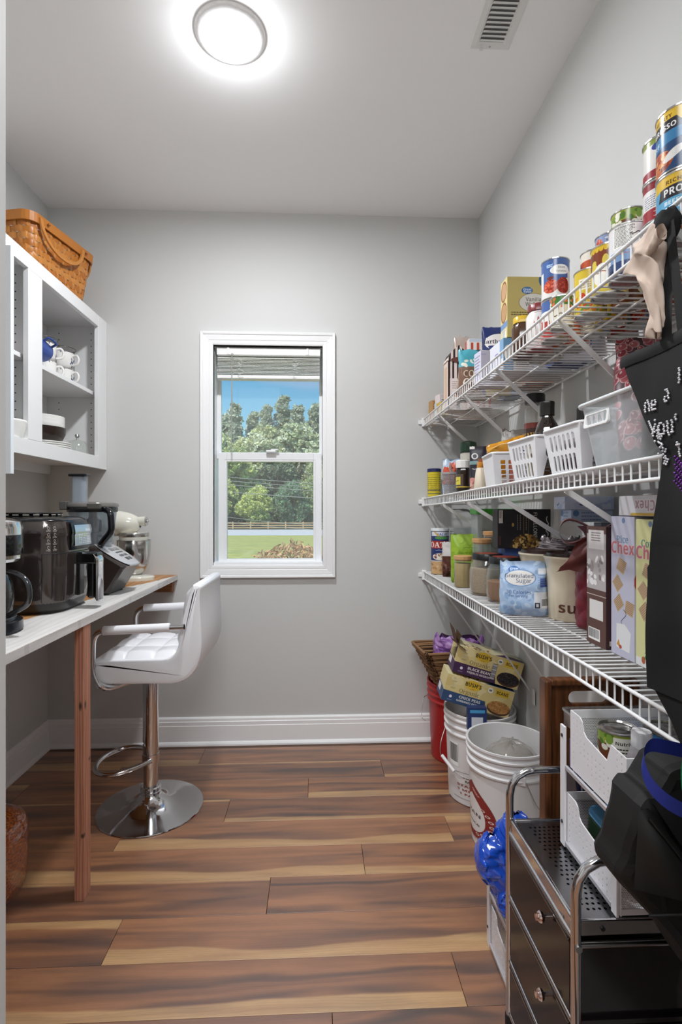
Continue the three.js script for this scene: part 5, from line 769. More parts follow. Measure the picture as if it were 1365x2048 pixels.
// ---------- on the middle shelf ----------
{
  const D = (z) => Y2(z) + 0.0028;
  // a tapered basket: four slotted walls, a floor and a rolled rim
  function basketGeo(w, d, h, tp, slots, t = 0.0024) {
    const wall = (bot, topL, inset, n, rows) => {
      const holes = [], m = 0.018;
      if (n) for (const [y0, y1, shape] of rows) for (let i = 0; i < n; i++) {
        const f = (i + 0.5) / n - 0.5, ym = (y0 + y1) / 2 * h, L = lerp(bot, topL, ym / h) - 2 * m, x = f * L, hw = L / n * 0.31;
        holes.push(roundRect(x - hw, x + hw, y0 * h, y1 * h, shape ? 0.002 : hw * 0.95).reverse());
      }
      const g = extrude(shapeOf([[-bot / 2, 0], [bot / 2, 0], [topL / 2, h], [-topL / 2, h]], holes), t);
      return mv(g.rotateX(Math.atan(tp / h)), 0, 0, inset - t / 2);
    };
    const parts = [];
    for (let k = 0; k < 4; k++) { const along = k % 2 ? d : w, across = k % 2 ? w : d, g = wall(along, along + 2 * tp, across / 2, slots?.[k % 2]?.[0], slots?.[k % 2]?.[1]); parts.push(g.rotateY(k * Math.PI / 2)); }
    parts.push(mv(extrude(shapeOf(roundRect(-w / 2, w / 2, -d / 2, d / 2, 0.006)), 0.003).rotateX(-Math.PI / 2), 0, 0, 0));
    return merge(parts);
  }
  const rimGeo = (w, d, y, r) => { const p = roundRect(-w / 2, w / 2, -d / 2, d / 2, 0.016, 6).map(([x, z]) => [x, y, z]); return tube(p, r, 120, 8, true, 0.1); };
  const two = [[0.1, 0.44], [0.52, 0.86]], three = [[0.08, 0.2, 1], [0.23, 0.35, 1], [0.38, 0.5, 1], [0.53, 0.65, 1], [0.68, 0.8, 1]];
  function basket(label, x, z, turn, w, d, h, tp, slots) { const t = thing('plastic_basket', label, 'basket', [x, D(z), z], turn); part(t, 'body', basketGeo(w, d, h, tp, slots), whitePlastic); part(t, 'rim', rimGeo(w + 2 * tp + 0.004, d + 2 * tp + 0.004, h, 0.0042), whitePlastic); return t; }
  basket('small white basket with a square grid, holding the mustard yellow bag', 0.672, -1.735, -0.12, 0.17, 0.14, 0.108, 0.012, [[6, three], [0, []]]);
  basket('white slotted basket holding the dark sauce bottle', 0.7, -1.462, 0.05, 0.215, 0.14, 0.118, 0.017, [[4, two], [6, two]]);
  basket('white slotted basket squeezed behind the clear tub', 0.705, -1.235, 0.05, 0.21, 0.135, 0.115, 0.017, [[5, two], [6, two]]);
  // yellow nut tin
  { const t = thing('nut_tin', 'yellow can with a dark blue lid at the far end of the middle shelf', 'can', [0.597, D(-2.65), -2.65], face(0.6, -2.65)), r = 0.0335, h = 0.148;
    const lab = new THREE.CylinderGeometry(r, r, h - 0.02, 36, 1, true); lab.rotateY(Math.PI);
    part(t, 'paper_label', mv(lab, 0, h / 2 - 0.006, 0), labelMat((g, w, q) => { rect(g, '#d9c535', 0, 0, w, q); rect(g, '#b9a01e', 0, q * 0.12, w, 5); for (const x of [0.3, 0.5, 0.72]) greek(g, '#8a7a1c', w * x - 50, q * 0.22, 100, 8, 17, 3); rect(g, '#4a4668', w * 0.3, q * 0.72, w * 0.4, 7); rect(g, '#4a4668', w * 0.3, q * 0.86, w * 0.4, 6); }));
    part(t, 'lid', lathe([[r - 0.001, h - 0.017], [r + 0.002, h - 0.017], [r + 0.002, h - 0.002], [r, h], [0, h]], 36), std(0x24285e, 0.35)); part(t, 'base_rim', lathe([[0, 0], [r, 0], [r + 0.001, 0.003], [r, 0.005]], 36), tin); }
  pouch('snack_bag', 'pale blue bag leaning behind the grey lattice cup', [0.655, D(-2.47), -2.47], -0.1, 0.11, 0.175, 0.06, (g, w, q) => { rect(g, '#b5cbe4', 0, 0, w, q); blobs(g, ['#c4d6ea', '#a4bedc', '#dfe8f2'], 0, 0, w, q, 40, 18, 6); blobs(g, ['#e6ecf4'], 0, q * 0.75, w, q * 0.2, 14, 9, 2); }, { seed: 4, crumple: 0.008 });
  { const t = thing('lattice_cup', 'small grey lattice cup with wrapped sweets standing out of it', 'cup', [0.59, D(-2.3), -2.3]), hx = canvasTex(256, 128, (g, w, h) => { rect(g, '#ffffff', 0, 0, w, h); for (let i = 0; i < 32; i++) for (let j = 0; j < 12; j++) oval(g, '#000000', i * 8 + (j % 2) * 4 + 2, j * 10.6 + 6, 2.4, 3.6); }, { data: true, repeat: [1, 1] });
    part(t, 'cup_wall', lathe([[0.027, 0.012], [0.035, 0.088]], 48), std(0x9c9898, 0.4, { alphaMap: hx, alphaTest: 0.5, side: THREE.DoubleSide })); part(t, 'rim', merge(lathe([[0.0345, 0.088], [0.0365, 0.09], [0.0365, 0.098], [0.0345, 0.099]], 40), lathe([[0, 0], [0.026, 0], [0.0275, 0.004], [0.0275, 0.013], [0, 0.012]], 40)), std(0x9c9898, 0.4)); }
  for (const [i, c] of [[0, 0xd0533c], [1, 0xd8cfc6], [2, 0xcf6a58]]) solo('wrapped_sweet', ['red wrapped sweet on top of the grey lattice cup', 'clear wrapped sweet sticking out of the grey lattice cup', 'pink wrapped sweet in the grey lattice cup'][i], 'sweet', mv(pouchGeo(0.05, 0.075, 0.03, { seed: 20 + i, crumple: 0.008, top: 0.05 }), 0, 0, 0), std(c, 0.25, i === 1 ? { transmission: 0.6, thickness: 0, side: THREE.DoubleSide } : {}), [0.585 + i * 0.012, D(-2.3) + 0.045 + i * 0.012, -2.295 - i * 0.012], i);
  const bottle = (name, label, x, z, prof, m, cap, cm, o = {}) => { const t = thing(name, label, o.cat ?? 'bottle', [x, D(z) + (o.y ?? 0), z], face(x, z) + (o.dt ?? 0)); part(t, 'body', lathe(prof, 36).rotateY(Math.PI), m); part(t, 'cap', lathe(cap, 32), cm); if (o.label) { const [r, y0, y1, lm] = o.label, g = new THREE.CylinderGeometry(r, r, y1 - y0, 36, 1, true); g.rotateY(Math.PI); part(t, 'paper_label', mv(g, 0, (y0 + y1) / 2, 0), lm); } return t; };
  const darkGlass = std(0x1e1410, 0.06, { clearcoat: 1 });
  bottle('spice_jar', 'brown jar with a white lid beside the lattice cup', 0.594, -2.105, [[0, 0], [0.027, 0], [0.029, 0.004], [0.029, 0.09], [0.025, 0.102], [0, 0.104]], std(0x2c2018, 0.1), [[0.0285, 0.1], [0.03, 0.1], [0.03, 0.128], [0.027, 0.131], [0, 0.131]], std(0xe9e6e2, 0.4), { cat: 'jar', label: [0.0294, 0.02, 0.074, labelMat((g, w, h) => { rect(g, '#55483c', 0, 0, w, h); rect(g, '#2c2018', w * 0.5, 0, w * 0.5, h); rect(g, '#d6c64a', w * 0.24, h * 0.2, w * 0.2, h * 0.6); scr(g, '#5a4a1c', w * 0.27, h * 0.4, w * 0.13, h * 0.2); rect(g, '#c6a94a', 0, h * 0.9, w, h * 0.1); })] });
  bottle('spice_jar', 'second dark jar right behind the brown one with the white lid', 0.655, -2.02, [[0, 0], [0.027, 0], [0.029, 0.004], [0.029, 0.1], [0, 0.1]], std(0x241a14, 0.15), [[0, 0.1], [0.03, 0.1], [0.03, 0.126], [0, 0.128]], std(0x2a211c, 0.4), { cat: 'jar' });
  bottle('condiment_bottle', 'squat bottle with a dark green lid and a pale printed label', 0.69, -2.36, [[0, 0], [0.033, 0], [0.036, 0.005], [0.036, 0.17], [0.03, 0.2], [0, 0.2]], std(0xc9c4b8, 0.3), [[0.034, 0.195], [0.037, 0.196], [0.039, 0.215], [0.036, 0.24], [0.02, 0.248], [0, 0.249]], std(0x1d3a24, 0.35), { label: [0.0365, 0.06, 0.19, labelMat((g, w, h) => { rect(g, '#cdc8bc', 0, 0, w, h); scr(g, '#4a4640', w * 0.4, h * 0.2, 110, 30); scr(g, '#4a4640', w * 0.38, h * 0.45, 130, 34); })] });
  pouch('pasta_bag', 'narrow black bag with pink pasta pictures beside the mustard yellow bag', [0.618, D(-1.985), -1.985], -0.25, 0.062, 0.172, 0.035, (g, w, q) => { rect(g, '#2a2732', 0, 0, w, q); oval(g, '#d8d4d2', w * 0.3, q * 0.22, w * 0.2, q * 0.07); oval(g, '#2a2732', w * 0.3, q * 0.22, w * 0.12, q * 0.045); rect(g, '#7a9a9a', 0, q * 0.33, w, q * 0.08); scr(g, '#cfd2d8', w * 0.15, q * 0.46, w * 0.6, q * 0.08); blobs(g, ['#c98a80', '#e0b8a8', '#b86a64'], 0, q * 0.62, w, q * 0.38, 26, 15, 5); rect(g, '#f0ece8', 0, 0, w * 0.3, q * 0.06); }, { seed: 12, crumple: 0.002, top: 0.3 });
  { const t = thing('spice_bottle', 'small clear shaker of pale grain with an orange collar in front of the grid basket', 'bottle', [0.598, D(-1.88), -1.88]); part(t, 'body', lathe([[0, 0], [0.026, 0], [0.028, 0.004], [0.02, 0.07], [0.012, 0.09], [0, 0.09]], 28), std(0xe6d9c4, 0.25)); part(t, 'collar', lathe([[0.0155, 0.078], [0.0165, 0.08], [0.015, 0.1], [0, 0.101]], 24), std(0xcf8a34, 0.35)); part(t, 'cap', lathe([[0, 0.1], [0.012, 0.1], [0.011, 0.112], [0, 0.114]], 20), std(0x8a4a20, 0.4)); }
  // things in the grid basket
  { const o = pouch('pasta_bag', 'mustard yellow bag lying slanted across the small grid basket', [0.64, D(-1.76) + 0.048, -1.735], -0.1, 0.12, 0.24, 0.06, (g, w, q) => { rect(g, '#c8871c', 0, 0, w, q); blobs(g, ['#d3952a', '#b87812', '#dba238'], 0, 0, w, q, 50, 22, 6); rect(g, '#d8a040', w * 0.1, 0, 6, q); }, { seed: 15, crumple: 0.008, rough: 0.2, full: (v) => Math.pow(Math.sin(Math.PI * (0.06 + 0.88 * v)), 0.6) }); o.rotation.set(0.1, -0.15, -1.28); o.position.set(0.595, D(-1.76) + 0.088, -1.775); }
  bottle('condiment_jar', 'jar with a dark blue lid standing in the small grid basket', 0.672, -1.72, [[0, 0], [0.026, 0], [0.028, 0.004], [0.028, 0.1], [0, 0.1]], std(0xb76a5c, 0.25), [[0, 0.1], [0.03, 0.1], [0.03, 0.122], [0.028, 0.125], [0, 0.125]], std(0x1c2238, 0.35), { cat: 'jar', y: 0.004 });
  pouch('snack_bag', 'red and pink packet inside the small grid basket', [0.735, D(-1.735) + 0.004, -1.735], -0.1, 0.075, 0.12, 0.06, (g, w, q) => { rect(g, '#c4553a', 0, 0, w, q); blobs(g, ['#d8a090', '#a83a2c', '#e8c8b8', '#8a2a24'], 0, 0, w, q, 50, 14, 2); }, { seed: 22, crumple: 0.006 });
  pouch('bread_bag', 'clear bag of seeded rolls behind the white baskets', [0.745, D(-1.87), -1.87], -0.2, 0.145, 0.22, 0.09, (g, w, q) => { rect(g, '#b98450', 0, 0, w, q); blobs(g, ['#c99a68', '#a4703c', '#d8b888'], 0, 0, w, q, 120, 8, 4); rect(g, '#b9b6b2', 0, 0, w, q * 0.24); blobs(g, ['#d8d6d4', '#a8a6a4'], 0, 0, w, q * 0.24, 30, 12, 3); rect(g, '#2f7a54', w * 0.56, q * 0.16, w * 0.16, q * 0.05); }, { seed: 27, crumple: 0.01 });
  // bottles in and behind the slotted basket
  bottle('syrup_bottle', 'clear syrup bottle with a black cap and a brown and blue label', 0.712, -1.68, [[0, 0], [0.03, 0], [0.033, 0.006], [0.033, 0.19], [0.031, 0.21], [0.033, 0.235], [0.03, 0.262], [0.027, 0.272], [0, 0.273]], std(0xe8e6e2, 0.05, { transmission: 0.8, thickness: 0, side: THREE.DoubleSide }), [[0, 0.27], [0.031, 0.27], [0.032, 0.274], [0.032, 0.298], [0.03, 0.301], [0, 0.301]], std(0x131214, 0.4), { dt: -0.2, label: [0.0336, 0.08, 0.205, labelMat((g, w, h) => { rect(g, '#3a241c', 0, 0, w, h); rect(g, '#2a3f86', 0, h * 0.62, w, h * 0.38); rect(g, '#7a342a', 0, 0, w, h * 0.14); txt(g, 'SAVOR', w * 0.5, h * 0.34, 50, '#c79a3a', { font: 'serif' }); scr(g, '#d8c8a8', w * 0.38, h * 0.48, 130, 22); greek(g, '#c8d2ea', w * 0.34, h * 0.7, 160, 4, 16, 3); })] });
  part(scene.getObjectByName('syrup_bottle'), 'syrup', lathe([[0, 0.004], [0.031, 0.006], [0.031, 0.186], [0, 0.187]], 32), std(0x3c1c12, 0.1));
  bottle('sauce_bottle', 'dark sauce bottle with a flared black cap in the slotted basket', 0.632, -1.41, [[0, 0], [0.031, 0], [0.034, 0.005], [0.035, 0.09], [0.034, 0.125], [0.027, 0.15], [0.0165, 0.168], [0.016, 0.186], [0, 0.187]], darkGlass, [[0.0155, 0.172], [0.0195, 0.174], [0.0195, 0.203], [0.0205, 0.207], [0.019, 0.212], [0, 0.212]], std(0x17130f, 0.35), { y: 0.004 });
  bottle('sauce_bottle', 'second sauce bottle, smaller, standing by the wall in the slotted basket', 0.745, -1.43, [[0, 0], [0.028, 0], [0.03, 0.005], [0.03, 0.12], [0.015, 0.15], [0.0145, 0.165], [0, 0.166]], std(0x4a1c14, 0.08), [[0.015, 0.155], [0.0185, 0.157], [0.018, 0.198], [0.0165, 0.202], [0, 0.202]], std(0x121013, 0.4), { y: 0.004 });
  bottle('sauce_bottle', 'low black capped bottle next to the wall behind the third basket', 0.765, -1.5, [[0, 0], [0.026, 0], [0.028, 0.004], [0.028, 0.11], [0.015, 0.14], [0, 0.141]], std(0x20181a, 0.1), [[0, 0.135], [0.017, 0.137], [0.016, 0.17], [0, 0.172]], std(0x15131a, 0.4), { y: 0.004 });
  for (const [i, x, z, c] of [[0, 0.64, -1.49, '#b9a884'], [1, 0.69, -1.475, '#8a2c24']]) pouch('snack_bag', ['pale packet seen through the slots of the sauce basket', 'dark red packet seen through the slots of the sauce basket'][i], [x, D(z) + 0.004, z], 0.1, 0.06, 0.1, 0.035, (g, w, q) => { rect(g, c, 0, 0, w, q); blobs(g, ['#d8cfc0', '#6a4a3a', c], 0, 0, w, q, 20, 14, i + 3); }, { seed: 30 + i, crumple: 0.003 });
  cartonThing('tea_box', 'grey printed box seen through the slots of the third basket', [0.66, D(-1.235) + 0.004, -1.235], 0.05, 0.1, 0.085, 0.09, { front: (g, w, q) => { rect(g, '#a8a0a4', 0, 0, w, q); greek(g, '#4a4246', 6, 8, w - 12, 7, 14, 4); }, side: (g, w, q) => { rect(g, '#9c9498', 0, 0, w, q); scr(g, '#efe9ea', w * 0.15, q * 0.2, w * 0.7, q * 0.25); rect(g, '#4a343a', 0, q * 0.55, w, q * 0.45); } }, { base: '#a39b9f' });
  // translucent tub with a cherry print bag
  {
    const z = -0.985, t = thing('clear_tub', 'large cloudy white plastic tub at the near end of the middle shelf', 'tub', [0.68, D(z), z], 0.02), w0 = 0.2, d0 = 0.2, w1 = 0.235, d1 = 0.25, h = 0.132;
    const tub = std(0xe9edf0, 0.3, { transmission: 0.62, thickness: 0, side: THREE.DoubleSide });
    const rr = (w, d, y, r = 0.035) => roundRect(-w / 2, w / 2, -d / 2, d / 2, r, 8).map(([x, q]) => [x, y, q]);
    const n = rr(w0, d0, 0).length, loop = (v) => rr(lerp(w0, w1, v), lerp(d0, d1, v), v * h);
    part(t, 'wall', surf((u, v) => { const L = loop(v), i = Math.min(n - 1e-4, u * n), k = Math.floor(i), f = i - k; return [0, 1, 2].map((c) => lerp(L[k % n][c], L[(k + 1) % n][c], f)); }, n * 2, 10), tub);
    part(t, 'floor_panel', mv(extrude(shapeOf(roundRect(-w0 / 2, w0 / 2, -d0 / 2, d0 / 2, 0.035)), 0.003).rotateX(-Math.PI / 2), 0, 0, 0), tub);
    part(t, 'rim', tube(rr(w1 + 0.006, d1 + 0.006, h), 0.0045, 120, 8, true, 0.1), std(0xe6e9ea, 0.35));
    part(t, 'handle_grip', mv(extrude(shapeOf(roundRect(-0.045, 0.045, -0.016, 0.016, 0.007), [roundRect(-0.037, 0.037, -0.01, 0.01, 0.004).reverse()]), 0.006, 0.001).rotateY(-Math.PI / 2).rotateZ(-0.13), -0.1105, h - 0.034, -0.05), std(0xefefed, 0.35));
    for (let i = 0; i < 3; i++) part(t, 'tooth_rib', mv(new THREE.ConeGeometry(0.006, 0.02, 8).rotateX(Math.PI), -0.112, h - 0.036, -0.07 + i * 0.02), whitePlastic);
    const cherries = (g, w, q) => { rect(g, '#4a2630', 0, 0, w, q); const r = rng(17); for (let i = 0; i < 130; i++) { const x = r() * w, y = r() * q, s = 14 + 8 * r(); oval(g, '#dcbcbc', x, y, s * 0.62 + 2, s + 2, 0.3); oval(g, ['#a8404c', '#b95a62', '#8e2c3a'][i % 3], x, y, s * 0.6, s, 0.3); oval(g, '#e6cccc', x - s * 0.2, y - s * 0.3, s * 0.14, s * 0.3, 0.3); } g.strokeStyle = '#d8cc9c'; g.lineWidth = 8; g.beginPath(); g.arc(w * 0.8, q * 0.62, w * 0.3, 3.3, 5.4); g.stroke(); poly(g, '#4c7a44', [[w * 0.72, q * 0.5], [w * 0.95, q * 0.42], [w * 0.8, q * 0.54]]); oval(g, '#b4462c', w * 0.72, q * 0.64, w * 0.12, q * 0.06, -0.3); };
    const o = pouch('gift_bag', 'cherry printed paper bag standing up out of the cloudy tub', [0.7, D(z) + 0.01, z - 0.055], -0.2, 0.15, 0.345, 0.05, cherries, { seed: 40, crumple: 0.006, top: 0.25, pow: 5, rough: 0.5, bend: 0.02, wide: (v) => 1 - 0.12 * v });
    o.rotation.order = 'YXZ'; o.rotation.x = -0.5; o.rotation.z = -0.06;
    pouch('snack_bag', 'dark packet leaning inside the cloudy tub beside the cherry bag', [0.66, D(z) + 0.005, z + 0.06], -0.8, 0.12, 0.15, 0.05, (g, w, q) => { rect(g, '#2c2c2e', 0, 0, w, q); g.strokeStyle = '#9ab09a'; g.lineWidth = 5; g.beginPath(); g.moveTo(0, q); g.quadraticCurveTo(w * 0.6, q * 0.7, w, 0); g.stroke(); }, { seed: 44, crumple: 0.005 });
  }
}
// ---------- on the lowest shelf ----------
{
  const D = Y3 + 0.0022, plain = (name, label, cat, geo, m, x, z, turn = 0, y = 0) => solo(name, label, cat, geo, m, [x, D + y, z], turn);
  // oats canister
  { const x = 0.612, z = -2.585, r = 0.044, h = 0.228, t = thing('oats_canister', 'tall oats canister, dark blue with a red band, last on the lowest shelf', 'canister', [x, D, z], face(x, z) + 0.12), g = new THREE.CylinderGeometry(r, r, h - 0.012, 40, 1, true); g.rotateY(Math.PI);
    part(t, 'paper_label', mv(g, 0, h / 2 - 0.004, 0), std(0xffffff, 0.45, { map: canvasTex(512, 420, (c, w, q) => { rect(c, '#22346c', 0, 0, w, q); rect(c, '#dfe2ea', w * 0.3, q * 0.03, w * 0.4, q * 0.1); txt(c, 'VALUE', w * 0.53, q * 0.09, 34, '#3a56a0'); oval(c, '#5a9a4c', w * 0.52, q * 0.17, 70, 14); poly(c, '#d8b060', [[w * 0.36, q * 0.03], [w * 0.4, q * 0.03], [w * 0.48, q * 0.13], [w * 0.44, q * 0.14]]); rect(c, '#b1322c', w * 0.28, q * 0.24, w * 0.36, q * 0.17); txt(c, 'OATS', w * 0.46, q * 0.33, 70, '#f4efe8', { font: 'serif' }); scr(c, '#cdd6ea', w * 0.4, q * 0.43, 110, 18); oval(c, '#efe8da', w * 0.5, q * 0.6, 84, 34); blobs(c, ['#5a3a2a', '#c8a878', '#7a3040'], w * 0.37, q * 0.53, w * 0.26, q * 0.1, 30, 9, 4); rect(c, '#cfa878', 0, q * 0.71, w, q * 0.29); blobs(c, ['#b98a58', '#dcbc90', '#a87848'], 0, q * 0.73, w, q * 0.27, 70, 14, 7); rect(c, '#d9d4cc', 0, q * 0.69, w, 8); }) }));
    part(t, 'lid', lathe([[r - 0.001, h - 0.014], [r + 0.0015, h - 0.013], [r + 0.0015, h - 0.002], [r, h], [0, h - 0.001]], 40), std(0xdfe0e2, 0.4)); part(t, 'base', lathe([[0, 0], [r, 0], [r + 0.001, 0.003], [r - 0.001, 0.004]], 40), tin); }
  pouch('snack_bag', 'dark brown chocolate bag standing behind the oats canister', [0.635, D, -2.47], -0.1, 0.075, 0.165, 0.04, (g, w, q) => { rect(g, '#d9d4d2', 0, 0, w, q * 0.45); rect(g, '#5a3128', 0, q * 0.4, w, q * 0.6); blobs(g, ['#7a4a38', '#3a1c16'], 0, q * 0.55, w, q * 0.4, 20, 12, 3); }, { seed: 51, crumple: 0.005 });
  pouch('nut_pouch', 'lime green stand up pouch with a clear window of nuts', [0.645, D, -2.265], -0.16, 0.118, 0.212, 0.06, (g, w, q) => { rect(g, '#93b72c', 0, 0, w, q); blobs(g, ['#9dc036', '#88a826'], 0, 0, w, q, 40, 26, 5); scr(g, '#3d5a16', w * 0.44, q * 0.25, w * 0.4, 12); txt(g, 'WALNUTS', w * 0.52, q * 0.38, w * 0.12, '#476a18', { weight: 'normal' }); scr(g, '#476a18', w * 0.2, q * 0.44, w * 0.6, 14); g.save(); g.beginPath(); g.ellipse(w * 0.36, q * 0.78, w * 0.26, q * 0.2, 0.2, 0, 7); g.clip(); rect(g, '#6a5c48', 0, 0, w, q); blobs(g, ['#a89878', '#4a3c2c', '#c8b898', '#86745a'], 0, q * 0.55, w, q * 0.45, 120, 7, 8); g.restore(); }, { seed: 54, crumple: 0.004, top: 0.12, pow: 3 });
  // glass jars with bamboo lids
  const grainTex = (a, b, s) => dataTex(128, 128, (x, y) => { const n = noise(x / 2.6, y / 2.6, s) * 0.5 + 0.5 + 0.3 * noise(x / 1.3, y / 1.3, s + 3), k = clamp(n, 0, 1); return [0, 1, 2].map((c) => lerp(a[c], b[c], k)); }, true, [4, 3]);
  const millet = std(0xffffff, 0.8, { map: grainTex([170, 140, 86], [218, 192, 138], 1) }), oatsMat = std(0xffffff, 0.8, { map: grainTex([120, 92, 70], [214, 196, 172], 4) }), bamboo = std(0xc79a66, 0.5);
  const jarOf = (label, x, z, r, h, fill, m) => { const t = thing('glass_jar', label, 'jar', [x, D, z]); part(t, 'glass_body', lathe([[0, 0.001], [r * 0.9, 0.001], [r, 0.006], [r, h - 0.02], [r * 0.97, h - 0.016]], 40), glass); if (fill) part(t, 'grain', lathe([[0, 0.003], [r * 0.88, 0.003], [r - 0.0022, 0.008], [r - 0.0022, fill], [0, fill + 0.003]], 36), m); part(t, 'bamboo_lid', lathe([[0, h - 0.022], [r * 0.94, h - 0.022], [r * 0.94, h - 0.016], [r + 0.002, h - 0.015], [r + 0.002, h - 0.002], [r, h], [0, h]], 40), bamboo); return t; };
  jarOf('short glass jar full of yellow grain with a bamboo lid', 0.603, -2.14, 0.036, 0.13, 0.098, millet); jarOf('tall glass jar of mixed grain with a bamboo lid, behind the short yellow jar', 0.655, -2.055, 0.036, 0.205, 0.13, oatsMat); jarOf('tall empty glass jar with a bamboo lid under the black pasta box', 0.722, -2.105, 0.042, 0.232, 0);
  // clear containers at the back
  { const t = thing('clear_container', 'clear plastic container with a small price label behind the green pouch', 'container', [0.72, D, -2.44], -0.1), w = 0.17, d = 0.12, h = 0.235; part(t, 'body', merge(slab(-w / 2, w / 2, 0, 0.002, -d / 2, d / 2), slab(-w / 2, w / 2, 0.002, h, d / 2 - 0.0015, d / 2), slab(-w / 2, w / 2, 0.002, h, -d / 2, -d / 2 + 0.0015), slab(-w / 2, -w / 2 + 0.0015, 0.002, h, -d / 2 + 0.002, d / 2 - 0.002), slab(w / 2 - 0.0015, w / 2, 0.002, h, -d / 2 + 0.002, d / 2 - 0.002)), clearPlastic); part(t, 'rim', mv(box(w + 0.008, 0.006, d + 0.008, 0.002), 0, h + 0.003, 0), clearPlastic);
    part(t, 'price_label', mv(new THREE.PlaneGeometry(0.075, 0.075), -0.035, 0.06, d / 2 + 0.0008), std(0xffffff, 0.5, { map: canvasTex(128, 128, (g, a, b) => { rect(g, '#d8d2c6', 0, 0, a, b); rect(g, '#1d1c20', a * 0.35, 0, a * 0.65, b * 0.5); greek(g, '#d8c06a', a * 0.42, 10, a * 0.5, 4, 13, 2); barcode(g, a * 0.42, b * 0.55, a * 0.54, b * 0.42); }) }));
    solo('plastic_scoop', 'white plastic scoop standing in the clear container', 'scoop', lathe([[0, 0], [0.03, 0], [0.036, 0.01], [0.04, 0.075], [0.012, 0.1], [0.01, 0.17], [0, 0.175]], 24), whitePlastic, [0.735, D + 0.004, -2.44]);
    solo('paper_packet', 'black packet lying over the clear container behind the green pouch', 'bag', surf((u, v) => { const a = lerp(-0.1, 1.25, u); return [0.095 * Math.sin(a * 1.6) + 0.01 * noise(u * 4, v * 3), 0.06 * Math.cos(a * 1.4) + 0.008 * noise(u * 5, v * 4, 2), (v - 0.5) * 0.12]; }, 24, 10), std(0x17161a, 0.3, { side: THREE.DoubleSide }), [0.66, D + 0.262, -2.44]); }
  { const t = thing('clear_container', 'big clear container with a bright green lid near the back wall', 'container', [0.752, D, -2.225], -0.05), w = 0.15, d = 0.14, h = 0.3; const rr = roundRect(-w / 2, w / 2, -d / 2, d / 2, 0.02); part(t, 'body', extrude(shapeOf(rr, [roundRect(-w / 2 + 0.0015, w / 2 - 0.0015, -d / 2 + 0.0015, d / 2 - 0.0015, 0.019).reverse()]), h).rotateX(-Math.PI / 2), std(0xe6eaea, 0.2, { transmission: 0.75, thickness: 0, side: THREE.DoubleSide })); part(t, 'green_lid', mv(extrude(shapeOf(roundRect(-w / 2 - 0.006, w / 2 + 0.006, -d / 2 - 0.006, d / 2 + 0.006, 0.024)), 0.024, 0.004).rotateX(-Math.PI / 2), 0, h, 0), std(0x3f9c34, 0.35)); part(t, 'contents', mv(box(w - 0.012, 0.2, d - 0.012, 0.015), 0, 0.104, 0), oatsMat); }
  // big jars with black lids
  const bigJar = (label, x, z, fill, m) => { const t = thing('glass_jar', label, 'jar', [x, D, z], 0.3); const prof = [[0, 0.002], [0.05, 0.002], [0.062, 0.01], [0.066, 0.03], [0.066, 0.085], [0.06, 0.115], [0.05, 0.128], [0.05, 0.14]]; const oct = (g) => { const p = g.attributes.position; for (let i = 0; i < p.count; i++) { const x0 = p.getX(i), z0 = p.getZ(i), a = Math.atan2(z0, x0), r = Math.hypot(x0, z0), f = clamp((r - 0.05) / 0.015, 0, 1), k = 1 - f * 0.045 * (1 - Math.cos(a * 8)) * 0.5; p.setX(i, x0 * k); p.setZ(i, z0 * k); } g.computeVertexNormals(); return g; };
    part(t, 'glass_body', oct(new THREE.LatheGeometry(prof.map((q) => new THREE.Vector2(Math.max(q[0], 1e-5), q[1])), 64)), glass); part(t, 'contents', lathe([[0, 0.004], [0.048, 0.004], [0.059, 0.012], [0.0615, 0.03], [0.0615, fill], [0, fill + 0.006]], 40), m); part(t, 'black_lid', lathe([[0.05, 0.132], [0.055, 0.133], [0.0555, 0.152], [0.053, 0.156], [0.046, 0.156], [0, 0.154]], 44), std(0x131214, 0.35)); part(t, 'lid_disc', mv(new THREE.CylinderGeometry(0.043, 0.043, 0.001, 40), 0, 0.156, 0), std(0x8a3a2e, 0.4)); return t; };
  const nuts = std(0xffffff, 0.7, { map: grainTex([92, 54, 34], [196, 148, 106], 9) });
  bigJar('wide glass jar with a black lid holding pale oats, behind its twin', 0.64, -1.945, 0.1, oatsMat); bigJar('wide glass jar with a black lid holding brown grain, beside the sugar bag', 0.655, -1.795, 0.07, nuts);
  // pasta box lying on its side over a blue box
  cartonThing('food_box', 'blue box under the black pasta box', [0.765, D, -1.93], 0, 0.15, 0.178, 0.07, { front: (g, w, q) => { rect(g, '#4a6ab2', 0, 0, w, q); rect(g, '#c8d0e4', 0, q * 0.7, w * 0.4, q * 0.2); }, }, { base: '#4565ac', k: 600 });
